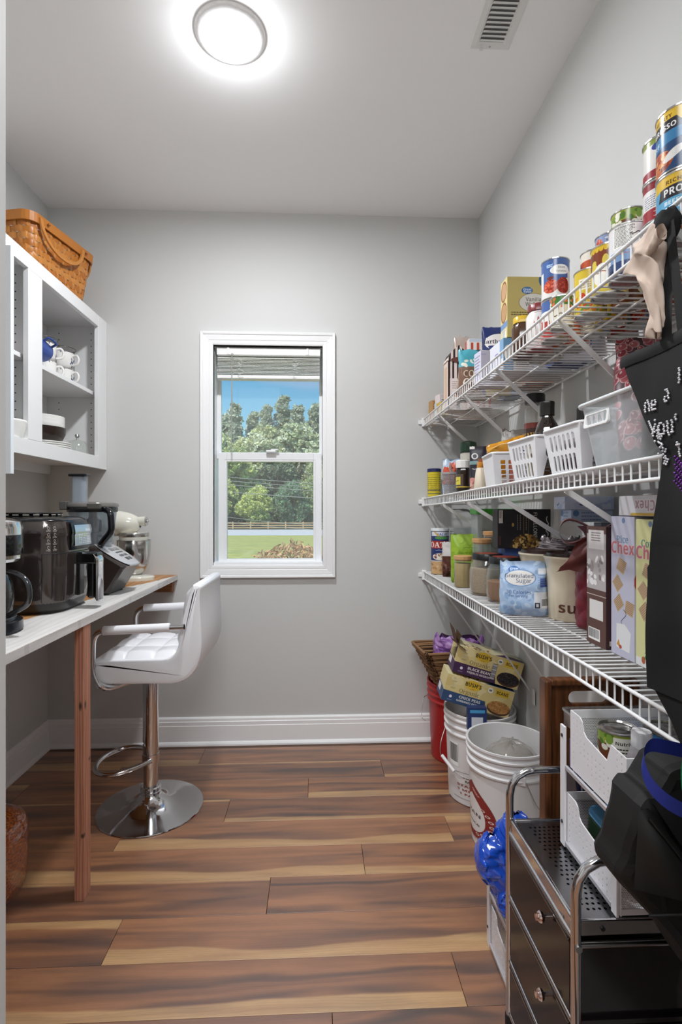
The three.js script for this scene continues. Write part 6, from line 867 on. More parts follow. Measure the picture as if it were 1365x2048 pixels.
  cartonThing('pasta_box', 'black box of spiral pasta lying on its side above the canisters', [0.756, D + 0.179, -1.9], -0.02, 0.2, 0.143, 0.06, { front: (g, w, q) => { rect(g, '#1e1c20', 0, 0, w, q); txt(g, 'FUSILLONI', w * 0.69, q * 0.4, q * 0.135, '#e6e2da', { rot: Math.PI / 2, weight: 'normal' }); greek(g, '#b8904c', w * 0.755, q * 0.2, 5, 14, 6, 2); g.strokeStyle = '#b8904c'; g.lineWidth = 2; g.strokeRect(w * 0.48, q * 0.08, w * 0.09, q * 0.56); for (const x of [0.36, 0.41, 0.52]) for (let i = 0; i < 9; i++) rect(g, '#a89c8a', w * x, q * (0.14 + i * 0.045), 4, q * 0.03); oval(g, '#b8904c', w * 0.28, q * 0.4, 9, 14); g.save(); g.beginPath(); g.arc(w * 0.52, q * 1.05, q * 0.42, 0, 7); g.clip(); rect(g, '#3a2a1c', 0, 0, w, q); blobs(g, ['#c8a050', '#a87c34', '#dcbc74', '#7c5826'], w * 0.28, q * 0.62, w * 0.5, q * 0.4, 90, 11, 4); g.restore(); rect(g, '#ece8e2', w * 0.02, q * 0.03, w * 0.075, q * 0.33); greek(g, '#222', w * 0.03, q * 0.05, w * 0.05, 9, 6, 3); scr(g, '#d8d2c8', w * 0.96, q * 0.18, q * 0.5, q * 0.13, Math.PI / 2); greek(g, '#b0563a', w * 0.03, q * 0.7, 12, 8, 8, 4); } }, { base: '#1b191d', k: 2000 });
  // cream canisters
  const cream = std(0xe5d9bf, 0.22, { clearcoat: 0.6, clearcoatRoughness: 0.1 }), lidBrown = std(0x33201a, 0.25);
  const canister = (label, x, z, s, word) => { const t = thing('canister', label, 'canister', [x, D, z], face(x, z)), P = [[0, 0.002], [0.056, 0.002], [0.06, 0], [0.0625, 0.004], [0.0635, 0.1], [0.066, 0.145], [0.072, 0.166], [0.0755, 0.172], [0.0745, 0.177], [0.068, 0.176], [0.062, 0.16], [0, 0.16]].map(([r, y]) => [r * s, y * s]); part(t, 'body', lathe(P, 56), cream);
    part(t, 'lid', lathe([[0, 0.17], [0.066, 0.17], [0.0685, 0.178], [0.066, 0.186], [0.05, 0.19], [0.02, 0.193], [0.014, 0.2], [0, 0.2]].map(([r, y]) => [r * s, y * s]), 48), lidBrown);
    if (word) { const g = new THREE.CylinderGeometry(0.0643 * s, 0.0638 * s, 0.042, 40, 1, true, Math.PI - 1.2, 2.4); g.rotateY(Math.PI); part(t, 'lettering', mv(g, 0, 0.036, 0), std(0xffffff, 0.4, { transparent: true, map: canvasTex(512, 160, (c, w, q) => { c.clearRect(0, 0, w, q); txt(c, 'sugar', w * 0.68, q * 0.42, 158, '#5a3526', { font: 'sans-serif' }); }) })); } return t; };
  canister('cream canister with a brown lid, half hidden behind the sugar bag', 0.735, -1.672, 1.02); canister('cream canister lettered sugar with a dark brown lid', 0.748, -1.508, 1.04, true);
  plain('plastic_wrap', 'crumpled grey plastic bag lying on the lid of the lettered canister', 'bag', pouchGeo(0.12, 0.028, 0.1, { seed: 61, crumple: 0.014, full: (v) => 1 - v * 0.6, freq: 2 }), std(0x9a9094, 0.25, { transmission: 0.35, thickness: 0, side: THREE.DoubleSide }), 0.715, -1.505, 0.3, 0.205);
  { const o = pouch('sugar_bag', 'pale blue paper bag of granulated sugar standing before the canisters', [0.628, D, -1.565], -0.42, 0.142, 0.162, 0.075, (g, w, q) => { rect(g, '#a9c3e2', 0, 0, w, q); blobs(g, ['#b9cfe9', '#98b5d8', '#c6d8ec', '#8fadd4'], 0, 0, w, q, 90, 13, 6); greatValue(g, w * 0.33, q * 0.15, w * 0.115); oval(g, '#6f93c4', w * 0.45, q * 0.3, w * 0.31, q * 0.155); oval(g, '#eceae6', w * 0.45, q * 0.3, w * 0.29, q * 0.14); txt(g, 'Granulated', w * 0.43, q * 0.26, w * 0.115, '#3a4468', { weight: 'normal' }); txt(g, 'Sugar', w * 0.52, q * 0.35, w * 0.12, '#3a4468', { weight: 'normal' }); txt(g, '30 Calories', w * 0.42, q * 0.56, w * 0.1, '#30457c', { italic: true, weight: 'normal' }); txt(g, 'Per Serving', w * 0.41, q * 0.63, w * 0.075, '#30457c', { italic: true, weight: 'normal' }); rect(g, '#e4e6ea', w * 0.72, q * 0.55, w * 0.3, q * 0.3); barcode(g, w * 0.86, q * 0.66, w * 0.13, q * 0.17, 4); g.strokeStyle = '#2a3244'; g.lineWidth = 5; g.strokeRect(w * 0.745, q * 0.75, w * 0.075, q * 0.08); rect(g, '#3f5aa4', w * 0.84, q * 0.3, w * 0.16, q * 0.16); rect(g, '#e8ecf2', w * 0.8, q * 0.12, w * 0.2, q * 0.1); greek(g, '#7d92b8', w * 0.8, q * 0.24, w * 0.18, 5, 10, 4); }, { seed: 63, crumple: 0.005, top: 0.32, pow: 3.6, rough: 0.55, wide: (v) => 1 - 0.08 * v }); o.rotation.x = -0.04; }
  // maroon bottle bag with a sheer bow
  { const t = thing('bottle_gift_bag', 'maroon quilted bottle bag tied with a sheer maroon bow', 'gift bag', [0.75, D, -1.372], -0.45), maroon = std(0x6d1f2c, 0.38, { sheen: 0.6, sheenColor: new THREE.Color(0xb06070), sheenRoughness: 0.4 }), sheer = std(0x7a3c38, 0.5, { transmission: 0.35, thickness: 0, side: THREE.DoubleSide });
    part(t, 'bag_body', surf((u, v) => { const a = u * TAU, q = 0.0035 * Math.abs(Math.sin(u * 14 + v * 14)) * Math.abs(Math.sin(u * 14 - v * 14)) , P = v < 0.03 ? 0.8 + v * 6 : v < 0.78 ? 1 : v < 0.9 ? 1 - (v - 0.78) * 4.6 : 0.45 + (v - 0.9) * 4.4; const r = (0.047 + 1.3 * q) * P; return [r * Math.cos(-a) * 1.05, v * 0.275, r * Math.sin(-a)]; }, 90, 70), maroon);
    const loop = (s) => surf((u, v) => { const a = u * TAU, k = 0.5 - 0.5 * Math.cos(a); return [s * (0.006 + 0.085 * k), 0.262 + 0.034 * Math.sin(a) * (0.3 + k) + 0.004 * Math.sin(v * 9), 0.05 + (v - 0.5) * 0.04 * (0.35 + k) + 0.006 * Math.sin(u * 12)]; }, 40, 6);
    const tail = (s, l) => surf((u, v) => [s * (0.01 + 0.06 * u + 0.008 * Math.sin(u * 6)) + (v - 0.5) * (0.018 + 0.045 * u), 0.258 - l * u - (u > 0.95 ? 0.012 * Math.abs(v - 0.5) : 0), 0.054 + 0.014 * Math.sin(u * 3) + 0.006 * Math.sin(u * 9 + v * 4)], 24, 6);
    part(t, 'bow', merge(loop(-1), loop(1), tail(-1, 0.098), tail(0.35, 0.13), mv(new THREE.SphereGeometry(0.014, 16, 10).scale(1, 0.9, 0.8), 0, 0.262, 0.052)), sheer); part(t, 'ribbon_band', lathe([[0.027, 0.248], [0.03, 0.252], [0.03, 0.268], [0.027, 0.272]], 24), sheer); }
  // cereal boxes, spines to the room
  const chip = (g, x, y, s, a, c1, c2) => { g.save(); g.translate(x, y); g.rotate(a); poly(g, c1, [[-s, -s * 0.7], [s * 0.9, -s], [s, s * 0.8], [-s * 0.8, s]]); g.strokeStyle = c2; g.lineWidth = 3; for (let i = -3; i <= 3; i++) { g.beginPath(); g.moveTo(-s * 0.8, i * s * 0.24); g.lineTo(s * 0.85, i * s * 0.24 - 4); g.stroke(); } g.restore(); };
  const spine = (base, word, wc, extra) => (g, w, q) => { rect(g, base, 0, 0, w, q); txt(g, word, w * 0.5, q * 0.165, w * 0.24, wc, { font: 'serif' }); txt(g, 'Chex', w * 0.5, q * 0.225, w * 0.42, '#c8707a', { font: 'sans-serif', stroke: '#e8c8cc', lw: 4 }); for (const [x, y, a] of [[0.46, 0.35, 0.5], [0.3, 0.48, 0.9], [0.34, 0.62, -0.6], [0.8, 0.64, 0.3]]) chip(g, w * x, q * y, w * 0.19, a, '#c2a684', '#96765a'); extra?.(g, w, q); oval(g, '#6f8ab0', w * 0.55, q * 0.03, w * 0.07, w * 0.07); };
  cartonThing('cereal_box', 'pale lavender rice cereal box standing with its spine to the room', [0.741, D, -1.1], -Math.PI / 2, 0.086, 0.305, 0.165, { front: spine('#c3c3d6', 'Rice', '#5a7a9a', (g, w, q) => { g.strokeStyle = '#33364a'; g.lineWidth = 3; g.beginPath(); g.moveTo(w * 0.55, q * 0.66); g.bezierCurveTo(w * 0.9, q * 0.7, w * 0.3, q * 0.73, w * 0.5, q * 0.77); g.stroke(); poly(g, '#e6e6e8', [[w * 0.25, q * 0.77], [w * 0.6, q * 0.76], [w * 0.86, q * 0.81], [w * 0.8, q * 0.95], [w * 0.24, q * 0.94]]); poly(g, '#c88a34', [[w * 0.26, q * 0.92], [w * 0.34, q * 0.88], [w * 0.44, q * 0.94]]); oval(g, '#b0442e', w * 0.42, q * 0.93, 10, 8); }), side: (g, w, q) => { rect(g, '#c8c8da', 0, 0, w, q); oval(g, '#b83a36', w * 0.3, q * 0.45, w * 0.3, q * 0.14); chip(g, w * 0.5, q * 0.85, 40, 0.2, '#8a5a34', '#5a3420'); } }, { base: '#c0c0d4', k: 1900 });
  cartonThing('cereal_box', 'pale yellow corn cereal box with a small green tree print, next to the lavender one', [0.741, D, -1.009], -Math.PI / 2, 0.086, 0.3, 0.165, { front: spine('#d9d79c', 'Corn', '#3f7a72', (g, w, q) => { poly(g, '#3f8a4c', [[w * 0.55, q * 0.82], [w * 0.75, q * 0.9], [w * 0.35, q * 0.9]]); poly(g, '#3f8a4c', [[w * 0.55, q * 0.85], [w * 0.8, q * 0.94], [w * 0.3, q * 0.94]]); rect(g, '#e2e2e4', 0, q * 0.94, w, q * 0.06); oval(g, '#b05a34', w * 0.3, q * 0.95, 12, 14); oval(g, '#3c4a8a', w * 0.62, q * 0.97, 20, 8); }), side: (g, w, q) => { rect(g, '#dad8a2', 0, 0, w, q); chip(g, w * 0.6, q * 0.5, 50, 0.4, '#c2a684', '#96765a'); } }, { base: '#d6d498', k: 1900 });
  cartonThing('chocolate_box', 'tall dark brown box with a white label standing before the lavender cereal box', [0.726, D, -1.202], -Math.PI / 2, 0.085, 0.28, 0.14, { front: (g, w, q) => { rect(g, '#5a3a32', 0, 0, w, q); rect(g, '#b9b2b2', 0, q * 0.06, w, q * 0.5); rect(g, '#e2dedd', w * 0.1, q * 0.03, w * 0.8, q * 0.16); blobs(g, ['#d8d4d4', '#8a7e7e', '#efecec', '#a09494'], 0, q * 0.2, w, q * 0.3, 26, 14, 5); greek(g, '#6a5a56', w * 0.25, q * 0.05, w * 0.5, 4, 10, 3); rect(g, '#5a3a32', 0, q * 0.53, w, q * 0.05); rect(g, '#e4e0de', w * 0.16, q * 0.62, w * 0.7, q * 0.16); rect(g, '#d6c8c0', 0, q * 0.575, w, 3); barcode(g, w * 0.1, q * 0.86, w * 0.6, q * 0.1, 6); }, side: (g, w, q) => { rect(g, '#40272a', 0, 0, w, q); for (let i = 0; i < 7; i++) rect(g, '#cfc4b8', w * 0.1, q * (0.62 + i * 0.045), w * 0.2, q * 0.016); rect(g, '#cfc4b8', w * 0.06, q * 0.93, w * 0.16, q * 0.04); } }, { base: '#452b2b', k: 1700 });
  // what lies across the tops
  const lie = (label, x, y, z, turn, w, h, d, c, draw, rz = 0) => { const o = cartonThing('food_box', label, [x, D + y, z], turn, w, h, d, { front: draw, side: draw, top: draw }, { base: c, k: 900 }); o.rotation.z = rz; return o; };
  lie('cereal box lying upside down across the two cereal boxes', 0.74, 0.3065, -1.03, -Math.PI / 2 - 0.05, 0.16, 0.042, 0.17, '#d5d3d8', (g, w, q) => { rect(g, '#d5d3d8', 0, 0, w, q); rect(g, '#c8a038', w * 0.3, q * 0.85, w * 0.7, q * 0.15); txt(g, 'Chex', w * 0.62, q * 0.5, Math.min(q * 0.7, 60), '#b08a98', { rot: Math.PI, stroke: '#efe8ea', lw: 3 }); });
  lie('purple box standing at the wall behind the brown box', 0.815, 0, -1.3, 0, 0.05, 0.345, 0.06, '#4a2c58', (g, w, q) => { rect(g, '#43284f', 0, 0, w, q); blobs(g, ['#5a3a68', '#33203e'], 0, 0, w, q, 14, 18, 3); });
  lie('pale blue box lower in the pile by the wall behind the bow', 0.768, 0.285, -1.46, 0.02, 0.12, 0.035, 0.06, '#b9c9e4', (g, w, q) => { rect(g, '#b9c9e4', 0, 0, w, q); oval(g, '#5c86b4', w * 0.12, q * 0.3, 8, 8); greek(g, '#7e94b8', w * 0.25, 6, w * 0.5, 3, 9, 3); });
  lie('pale blue box on top of the pile by the wall, just under the middle shelf', 0.76, 0.3205, -1.46, -0.02, 0.14, 0.036, 0.07, '#bfcbe6', (g, w, q) => { rect(g, '#bfcbe6', 0, 0, w, q); blobs(g, ['#aebde0', '#ccd6ec'], 0, 0, w, q, 20, 14, 4); scr(g, '#2c3a6a', w * 0.3, q * 0.4, w * 0.2, q * 0.4); });
  lie('grey blue box standing at the wall under the pale blue boxes', 0.812, 0, -1.453, 0, 0.03, 0.283, 0.04, '#8b93a8', (g, w, q) => rect(g, '#8b93a8', 0, 0, w, q));
}
// ---------- on the floor along the right wall ----------
{
  const WR = std(0xe6e4e4, 0.42);
  const bucketProf = (h, r0, r1) => { const R = (y) => lerp(r0, r1, y / h), p = [[0, 0.006], [r0 - 0.008, 0.006], [r0 - 0.004, 0], [r0, 0.004]]; for (const y of [0.1, 0.2, h - 0.1]) p.push([R(y), y]); for (const y of [h - 0.092, h - 0.062, h - 0.032]) p.push([R(y), y - 0.003], [R(y) + 0.007, y], [R(y) + 0.008, y + 0.006], [R(y) + 0.002, y + 0.012]); p.push([R(h) + 0.002, h - 0.012], [R(h) + 0.006, h - 0.008], [R(h) + 0.006, h - 0.001], [R(h) + 0.003, h], [R(h) - 0.002, h - 0.002], [r0 - 0.004, 0.012], [0, 0.012]); return p; };
  const h = 0.37, r0 = 0.128, r1 = 0.143;
  const bucket = (label, x, z, m, bail) => { const t = thing('bucket', label, 'bucket', [x, 0, z], face(x, z)); part(t, 'body', lathe(bucketProf(h, r0, r1), 72), m); if (bail) { const H1 = part(t, 'wire_handle', tube(bail.map((q) => q), 0.0018, 40, 6), steel); return [t, H1]; } return [t]; };
  const print = (t, draw, w = 512, q = 380) => { const g = new THREE.CylinderGeometry(lerp(r0, r1, 0.68) + 0.0008, lerp(r0, r1, 0.02) + 0.0008, 0.245, 64, 1, true); g.rotateY(Math.PI); part(t, 'printed_label', mv(g, 0, 0.1265, 0), std(0xffffff, 0.45, { transparent: true, map: canvasTex(w, q, (c, a, b) => { c.clearRect(0, 0, a, b); draw(c, a, b); }) })); };
  bucket('bright red bucket in the corner carrying the twig basket', 0.69, -2.545, std(0xa81c1f, 0.35), [[-0.15, 0.28, 0], [-0.165, 0.27, 0.03], [-0.17, 0.2, 0.07], [-0.15, 0.19, 0.1]]);
  const [b1] = bucket('white bucket behind, holding the two boxes of canned beans', 0.688, -2.19, WR, [[-0.14, 0.28, 0.02], [-0.158, 0.22, 0.06], [-0.15, 0.17, 0.08], [-0.08, 0.13, 0.125], [0.03, 0.11, 0.14]]);
  part(b1, 'handle_grip', rod([-0.152, 0.178, 0.076], [-0.1, 0.137, 0.118], 0.007, 10), WR);
  print(b1, (c, w, q) => { barcode(c, w * 0.33, 0, 34, q * 0.4, 5); c.strokeStyle = '#5a4a48'; c.lineWidth = 2; c.beginPath(); c.moveTo(w * 0.34, q * 0.52); c.quadraticCurveTo(w * 0.42, q * 0.42, w * 0.6, q * 0.48); c.stroke(); txt(c, 'FROM', w * 0.46, q * 0.54, 15, '#4a4040'); txt(c, 'MIX', w * 0.46, q * 0.6, 17, '#4a4040'); txt(c, 'STACK', w * 0.44, q * 0.68, 20, '#a04038'); txt(c, '1 MINI', w * 0.44, q * 0.75, 18, '#a04038'); txt(c, '1 PAL', w * 0.44, q * 0.82, 18, '#a04038'); rect(c, '#5a4a48', w * 0.36, q * 0.9, w * 0.2, 2); });
  const [b2] = bucket('white bucket in front with a red drop shaped logo and a clear bag inside', 0.695, -1.878, WR, [[0.06, 0.28, 0.135], [0.1, 0.2, 0.13], [0.15, 0.15, 0.06]]);
  part(b2, 'lug', mv(box(0.026, 0.03, 0.01, 0.003), 0.045, 0.285, 0.133), WR);
  print(b2, (c, w, q) => {
    const x = w * 0.36, y = q * 0.56; c.save(); c.beginPath(); c.moveTo(x - 20, q * 0.08); c.bezierCurveTo(x + 30, q * 0.26, x + 54, q * 0.4, x + 52, q * 0.66); c.bezierCurveTo(x + 48, q * 0.98, x - 92, q * 0.98, x - 96, q * 0.66); c.bezierCurveTo(x - 98, q * 0.4, x - 66, q * 0.26, x - 20, q * 0.08); c.fillStyle = '#3a1614'; c.fill(); c.clip(); c.fillStyle = '#8e2a26'; c.translate(0, 2); c.fill(); c.restore();
    c.beginPath(); c.moveTo(x - 20, q * 0.26); c.bezierCurveTo(x + 14, q * 0.36, x + 26, q * 0.48, x + 22, q * 0.64); c.bezierCurveTo(x + 14, q * 0.86, x - 62, q * 0.86, x - 66, q * 0.64); c.bezierCurveTo(x - 66, q * 0.46, x - 50, q * 0.36, x - 20, q * 0.26); c.fillStyle = '#e9e7e6'; c.fill();
    for (let i = 0; i < 8; i++) { const a = lerp(-0.9, 1.25, i / 7); oval(c, '#e4d6d2', x - 22 + 61 * Math.cos(a), q * 0.6 + 98 * Math.sin(a) * 0.9, 7, 7); oval(c, '#8e2a26', x - 22 + 61 * Math.cos(a), q * 0.6 + 98 * Math.sin(a) * 0.9, 3.5, 3.5); }
    txt(c, 'TITAN', x - 26, q * 0.54, 26, '#2a2424'); txt(c, 'Fence', x - 24, q * 0.68, 22, '#2a2424'); txt(c, 'EXCELLENCE', x - 14, q * 0.9, 14, '#e4d6d2', { rot: -0.2 }); txt(c, 'TRUST', x - 6, q * 0.22, 13, '#e4d6d2', { rot: 0.9 });
    c.strokeStyle = '#9a2e28'; c.lineWidth = 3; c.strokeRect(w * 0.56, q * 0.42, 70, 110); rect(c, '#9a2e28', w * 0.56, q * 0.42, 70, 24); txt(c, 'WARNING', w * 0.56 + 35, q * 0.42 + 13, 13.5, '#f2eaea'); c.beginPath(); c.arc(w * 0.56 + 30, q * 0.42 + 66, 24, 2.4, 6.6); c.stroke(); oval(c, '#9a2e28', w * 0.56 + 34, q * 0.42 + 82, 13, 10); greek(c, '#9a2e28', w * 0.78, q * 0.55, 70, 3, 10, 3); rect(c, '#b07a78', w * 0.75, q * 0.22, 70, 2);
  });
  solo('clear_bag', 'shiny clear plastic bag of grain lying in the front white bucket', 'bag', pouchGeo(0.2, 0.105, 0.19, { seed: 71, crumple: 0.008, full: (v) => Math.sqrt(1 - v * v * 0.999), wide: (v) => Math.sqrt(1 - 0.999 * v * v), top: 0, freq: 1.6 }), std(0xe9e6e2, 0.1, { transmission: 0.78, thickness: 0, side: THREE.DoubleSide }), [0.705, 0.262, -1.865], 0.3);
  solo('grain_bag', 'grey brown grain filling the clear bag in the front white bucket', 'grain', pouchGeo(0.185, 0.092, 0.172, { seed: 72, crumple: 0.006, full: (v) => Math.sqrt(1 - v * v * 0.999), wide: (v) => Math.sqrt(1 - 0.999 * v * v), top: 0, freq: 1.6 }), std(0xffffff, 0.8, { map: dataTex(128, 128, (x, y) => { const n = 150 + 60 * noise(x / 2, y / 2, 3) + 30 * noise(x / 1.1, y / 1.1, 6); return [n, n * 0.95, n * 0.88]; }, true, [4, 3]) }), [0.705, 0.2625, -1.865], 0.3);
  solo('packing_sack', 'pale folded sack under the clear bag in the front white bucket', 'bag', lathe([[0, 0.013], [0.122, 0.013], [0.132, 0.2], [0.12, 0.25], [0, 0.262]], 40), std(0xcdc5bb, 0.7), [0.695, 0, -1.878]);
  solo('packing_sack', 'grey folded sack under the bean boxes in the white bucket behind', 'bag', lathe([[0, 0.013], [0.122, 0.013], [0.132, 0.2], [0.13, 0.29], [0, 0.3]], 40), std(0x77716c, 0.8), [0.688, 0, -2.19]);
  // boxes of canned beans
  const bean = (dark, l1, l2, beans, win) => ({
    front: (g, w, q) => { rect(g, '#dcc98c', 0, 0, w, q); blobs(g, ['#e2d29c', '#d6c080'], 0, 0, w, q * 0.6, 16, 40, 3); poly(g, dark, [[0, q * 0.6], [w * 0.62, q * 0.62], [w * 0.66, q], [0, q]]); oval(g, '#e0b832', w * 0.4, q * 0.2, w * 0.12, q * 0.17); txt(g, "BUSH'S", w * 0.4, q * 0.19, q * 0.2, '#22201e', { sx: 0.9 }); scr(g, '#5a4a2a', w * 0.37, q * 0.31, w * 0.06, 6); txt(g, 'Organic', w * 0.37, q * 0.49, q * 0.2, '#6a6038', { italic: true, font: 'serif', weight: 'normal' }); txt(g, l1, w * 0.4, q * 0.72, q * 0.135, '#efeae2', { sx: 1.05 }); txt(g, l2, w * 0.39, q * 0.85, q * 0.1, '#efeae2'); oval(g, '#f0eee8', w * 0.655, q * 0.18, q * 0.09, q * 0.09); oval(g, '#7a7a70', w * 0.655, q * 0.18, q * 0.06, q * 0.04); rect(g, '#e2bc34', w * 0.73, q * 0.06, w * 0.2, q * 0.25); txt(g, '8CANS', w * 0.83, q * 0.19, q * 0.16, '#2a241c', { sx: 0.85 }); oval(g, '#4a3022', w * 0.83, q * 0.74, w * 0.17, q * 0.25); g.save(); g.beginPath(); g.ellipse(w * 0.83, q * 0.7, w * 0.16, q * 0.22, 0, 0, 7); g.clip(); rect(g, beans[0], 0, 0, w, q); const r = rng(3); for (let i = 0; i < 150; i++) { const x = w * (0.66 + 0.34 * r()), y = q * (0.42 + 0.55 * r()); oval(g, beans[1 + i % 2], x, y, 7, 5, r() * 3); oval(g, beans[3], x - 2, y - 2, 1.8, 1.4); } g.restore(); for (const y of [0.12, 0.36]) { oval(g, '#c9c0a0', w * 0.12, q * y, 8, 7); greek(g, '#8a8468', w * 0.09, q * (y + 0.08), w * 0.07, 2, 6, 4); } oval(g, '#e6e2ec', w * 0.12, q * 0.78, 9, 9); greek(g, '#d8d2e0', w * 0.08, q * 0.9, w * 0.08, 1, 6, 2); if (win) { rect(g, '#3a3036', w * 0.56, q * 0.3, w * 0.07, q * 0.6); for (let i = 0; i < 7; i++) rect(g, i % 2 ? '#9a979c' : '#c4c2c6', w * 0.563, q * (0.32 + i * 0.08), w * 0.064, q * 0.07); } },
    side: (g, w, q) => { rect(g, '#d8c68c', 0, 0, w, q); poly(g, dark, [[0, q * 0.55], [w, q * 0.6], [w, q], [0, q]]); rect(g, '#eae6e2', w * 0.1, q * 0.6, w * 0.4, q * 0.25); },
    top: (g, w, q) => { rect(g, '#d9cfa6', 0, 0, w, q); blobs(g, ['#8a6a3a', '#c07a34', '#6a4a2a', '#e0c890'], w * 0.1, q * 0.5, w * 0.4, q * 0.5, 50, 9, 6); poly(g, dark, [[w * 0.55, q], [w * 0.75, q * 0.6], [w, q * 0.7], [w, q]]); rect(g, '#a9a890', w * 0.6, 0, w * 0.4, q * 0.5); },
  });
  const tilt = -0.27;
  const bb = cartonThing('bean_box', 'box of eight cans of chick peas leaning in the white bucket, blue along its foot', [0.655 - 0.015, 0.398, -2.15], -0.1, 0.278, 0.112, 0.13, bean('#2f4a72', 'CHICK PEAS', 'GARBANZO BEANS', ['#9a6a34', '#b98448', '#a87038', '#d8b07a'], false), { base: '#d8c68c', k: 1500 }); bb.rotation.z = tilt;
  const ba = cartonThing('bean_box', 'box of eight cans of black beans, purple along its foot, on the chick pea box', [0.682, 0.512, -2.15], -0.1, 0.27, 0.112, 0.13, bean('#43264c', 'BLACK BEANS', 'FRIJOLES NEGROS', ['#1c1416', '#2c2226', '#181012', '#8a8086'], true), { base: '#d8c68c', k: 1500 }); ba.rotation.z = tilt;
  { const fl = part(ba, 'torn_flap', merge(span(-0.135, -0.1345, 0.05, 0.15, -0.062, 0.05, 0.0003), mv(box(0.002, 0.07, 0.11, 0.0005).rotateZ(0.5), -0.155, 0.14, -0.005), mv(box(0.07, 0.0015, 0.05, 0.0005).rotateZ(-0.4), -0.14, 0.115, 0.06)), std(0x5a3d24, 0.8)); }
  cartonThing('snack_box', 'small dark blue packet with a light blue band stuck before the chick pea box', [0.633, 0.332, -2.052], -0.1, 0.075, 0.09, 0.03, { front: (g, w, q) => { rect(g, '#1f3568', 0, 0, w, q); rect(g, '#4aa0d0', w * 0.12, q * 0.1, w * 0.78, q * 0.14); rect(g, '#d8dce4', w * 0.2, q * 0.42, w * 0.6, q * 0.5); }, }, { base: '#1c3060', k: 1200 });
  {
    // twig basket
    const t = thing('twig_basket', 'small brown twig basket with sloping sides set on the red bucket', 'basket', [0.63, 0.372, -2.5], 0.12), H1 = 0.165, tw = [std(0x8f6c4a, 0.85), std(0xa37c56, 0.85), std(0x7a563a, 0.85)];
    const loop = (y, k = 0) => { const s = lerp(0.062, 0.135, y / H1) + k; return roundRect(-s * 1.05, s * 1.05, -s * 0.8, s * 0.8, 0.02, 4).map(([x, z]) => [x, y, z]); };
    part(t, 'base', mv(extrude(shapeOf(roundRect(-0.064, 0.064, -0.05, 0.05, 0.02)), 0.006).rotateX(-Math.PI / 2), 0, 0, 0), tw[2]);
    for (let i = 0; i < 17; i++) { const pts = []; const L = loop(0.008 + i * 0.0092); for (let k = 0; k < L.length; k++) { const a = L[k], b = L[(k + 1) % L.length]; for (let f = 0; f < 4; f++) { const w = 0.004 * Math.sin((k * 4 + f) * 1.9 + i * Math.PI) + 0.002 * noise(k + f * 0.3, i * 3); const x = lerp(a[0], b[0], f / 4), z = lerp(a[2], b[2], f / 4), n = Math.hypot(x, z); pts.push([x * (1 + w / n), a[1] + 0.003 * noise(k * 0.8 + f * 0.2, i), z * (1 + w / n)]); } } part(t, 'weaver', tube(pts, 0.0055, 110, 6, true), tw[i % 3]); }
    part(t, 'lining', surf((u, v) => { const L = loop(v * (H1 - 0.01), -0.004), q = Math.min(L.length - 1e-4, u * L.length), k = Math.floor(q), f = q - k, a = L[k % L.length], b = L[(k + 1) % L.length]; return [lerp(a[0], b[0], f), a[1], lerp(a[2], b[2], f)]; }, 48, 4), std(0x3a281c, 0.9, { side: THREE.DoubleSide }));
    for (const k of [0, 1]) part(t, 'rim', tube(loop(H1 + k * 0.006, 0.002).map((q, i) => [q[0], q[1] + 0.003 * Math.sin(i * 1.7 + k * 3), q[2]]), 0.0065, 110, 6, true, 0.3), tw[1 - k]);
    part(t, 'filling', mv(new THREE.BoxGeometry(0.12, 0.08, 0.09), 0, 0.05, 0), tw[2]);
  }
  pouch('snack_bag', 'crumpled purple bag lying in the twig basket', [0.68, 0.45, -2.49], -0.2, 0.235, 0.145, 0.09, (g, w, q) => { rect(g, '#8a5aa0', 0, 0, w, q); blobs(g, ['#9a6cb0', '#7a4a92', '#b48ac4'], 0, 0, w, q, 30, 26, 6); rect(g, '#cfc8d2', w * 0.42, 0, w * 0.2, q * 0.3); scr(g, '#3a2450', w * 0.5, q * 0.12, w * 0.4, q * 0.2); }, { seed: 77, crumple: 0.018, freq: 1.5, full: (v) => Math.sqrt(Math.max(0.02, 1 - v * v)), rough: 0.3 });
  {
    // wooden tray on end
    const t = thing('wooden_tray', 'tall dark wooden tray with a slot handle standing on end above the floor organizer', 'tray', [0.722, 0.262, -1.372]), wd = dataTex(256, 512, (x, y) => { const w = fbm(x / 30, y / 160, 3, 3), s = Math.sin(x * 0.35 + w * 9), f = noise(x * 0.9, y / 40, 5); return [104 + 14 * s + 12 * f + 40 * w, 62 + 9 * s + 8 * f + 28 * w, 34 + 6 * s + 6 * f + 18 * w]; }), m = std(0xffffff, 0.32, { map: wd });
    const W = 0.124, slot = roundRect(-0.055, 0.055, 0.426, 0.46, 0.0165).reverse();
    const planar = (g) => { const p = g.attributes.position, uv = g.attributes.uv; for (let i = 0; i < p.count; i++) uv.setXY(i, (p.getX(i) + W) / 0.26, p.getY(i) / 0.6); return g; };
    part(t, 'panel', planar(extrude(shapeOf(roundRect(-W + 0.012, W - 0.012, 0, 0.483, 0.012), [slot]), 0.014, 0.002)), m);
    part(t, 'side_rail', planar(mv(box(0.018, 0.495, 0.042, 0.006, 3), -W + 0.006, 0.2475, 0.014)), m); part(t, 'side_rail', planar(mv(box(0.018, 0.495, 0.042, 0.006, 3), W - 0.006, 0.2475, 0.014)), m);
    part(t, 'end_rail', planar(mv(box(2 * W - 0.03, 0.016, 0.034, 0.005, 3), 0, 0.487, 0.012)), m);
  }
}
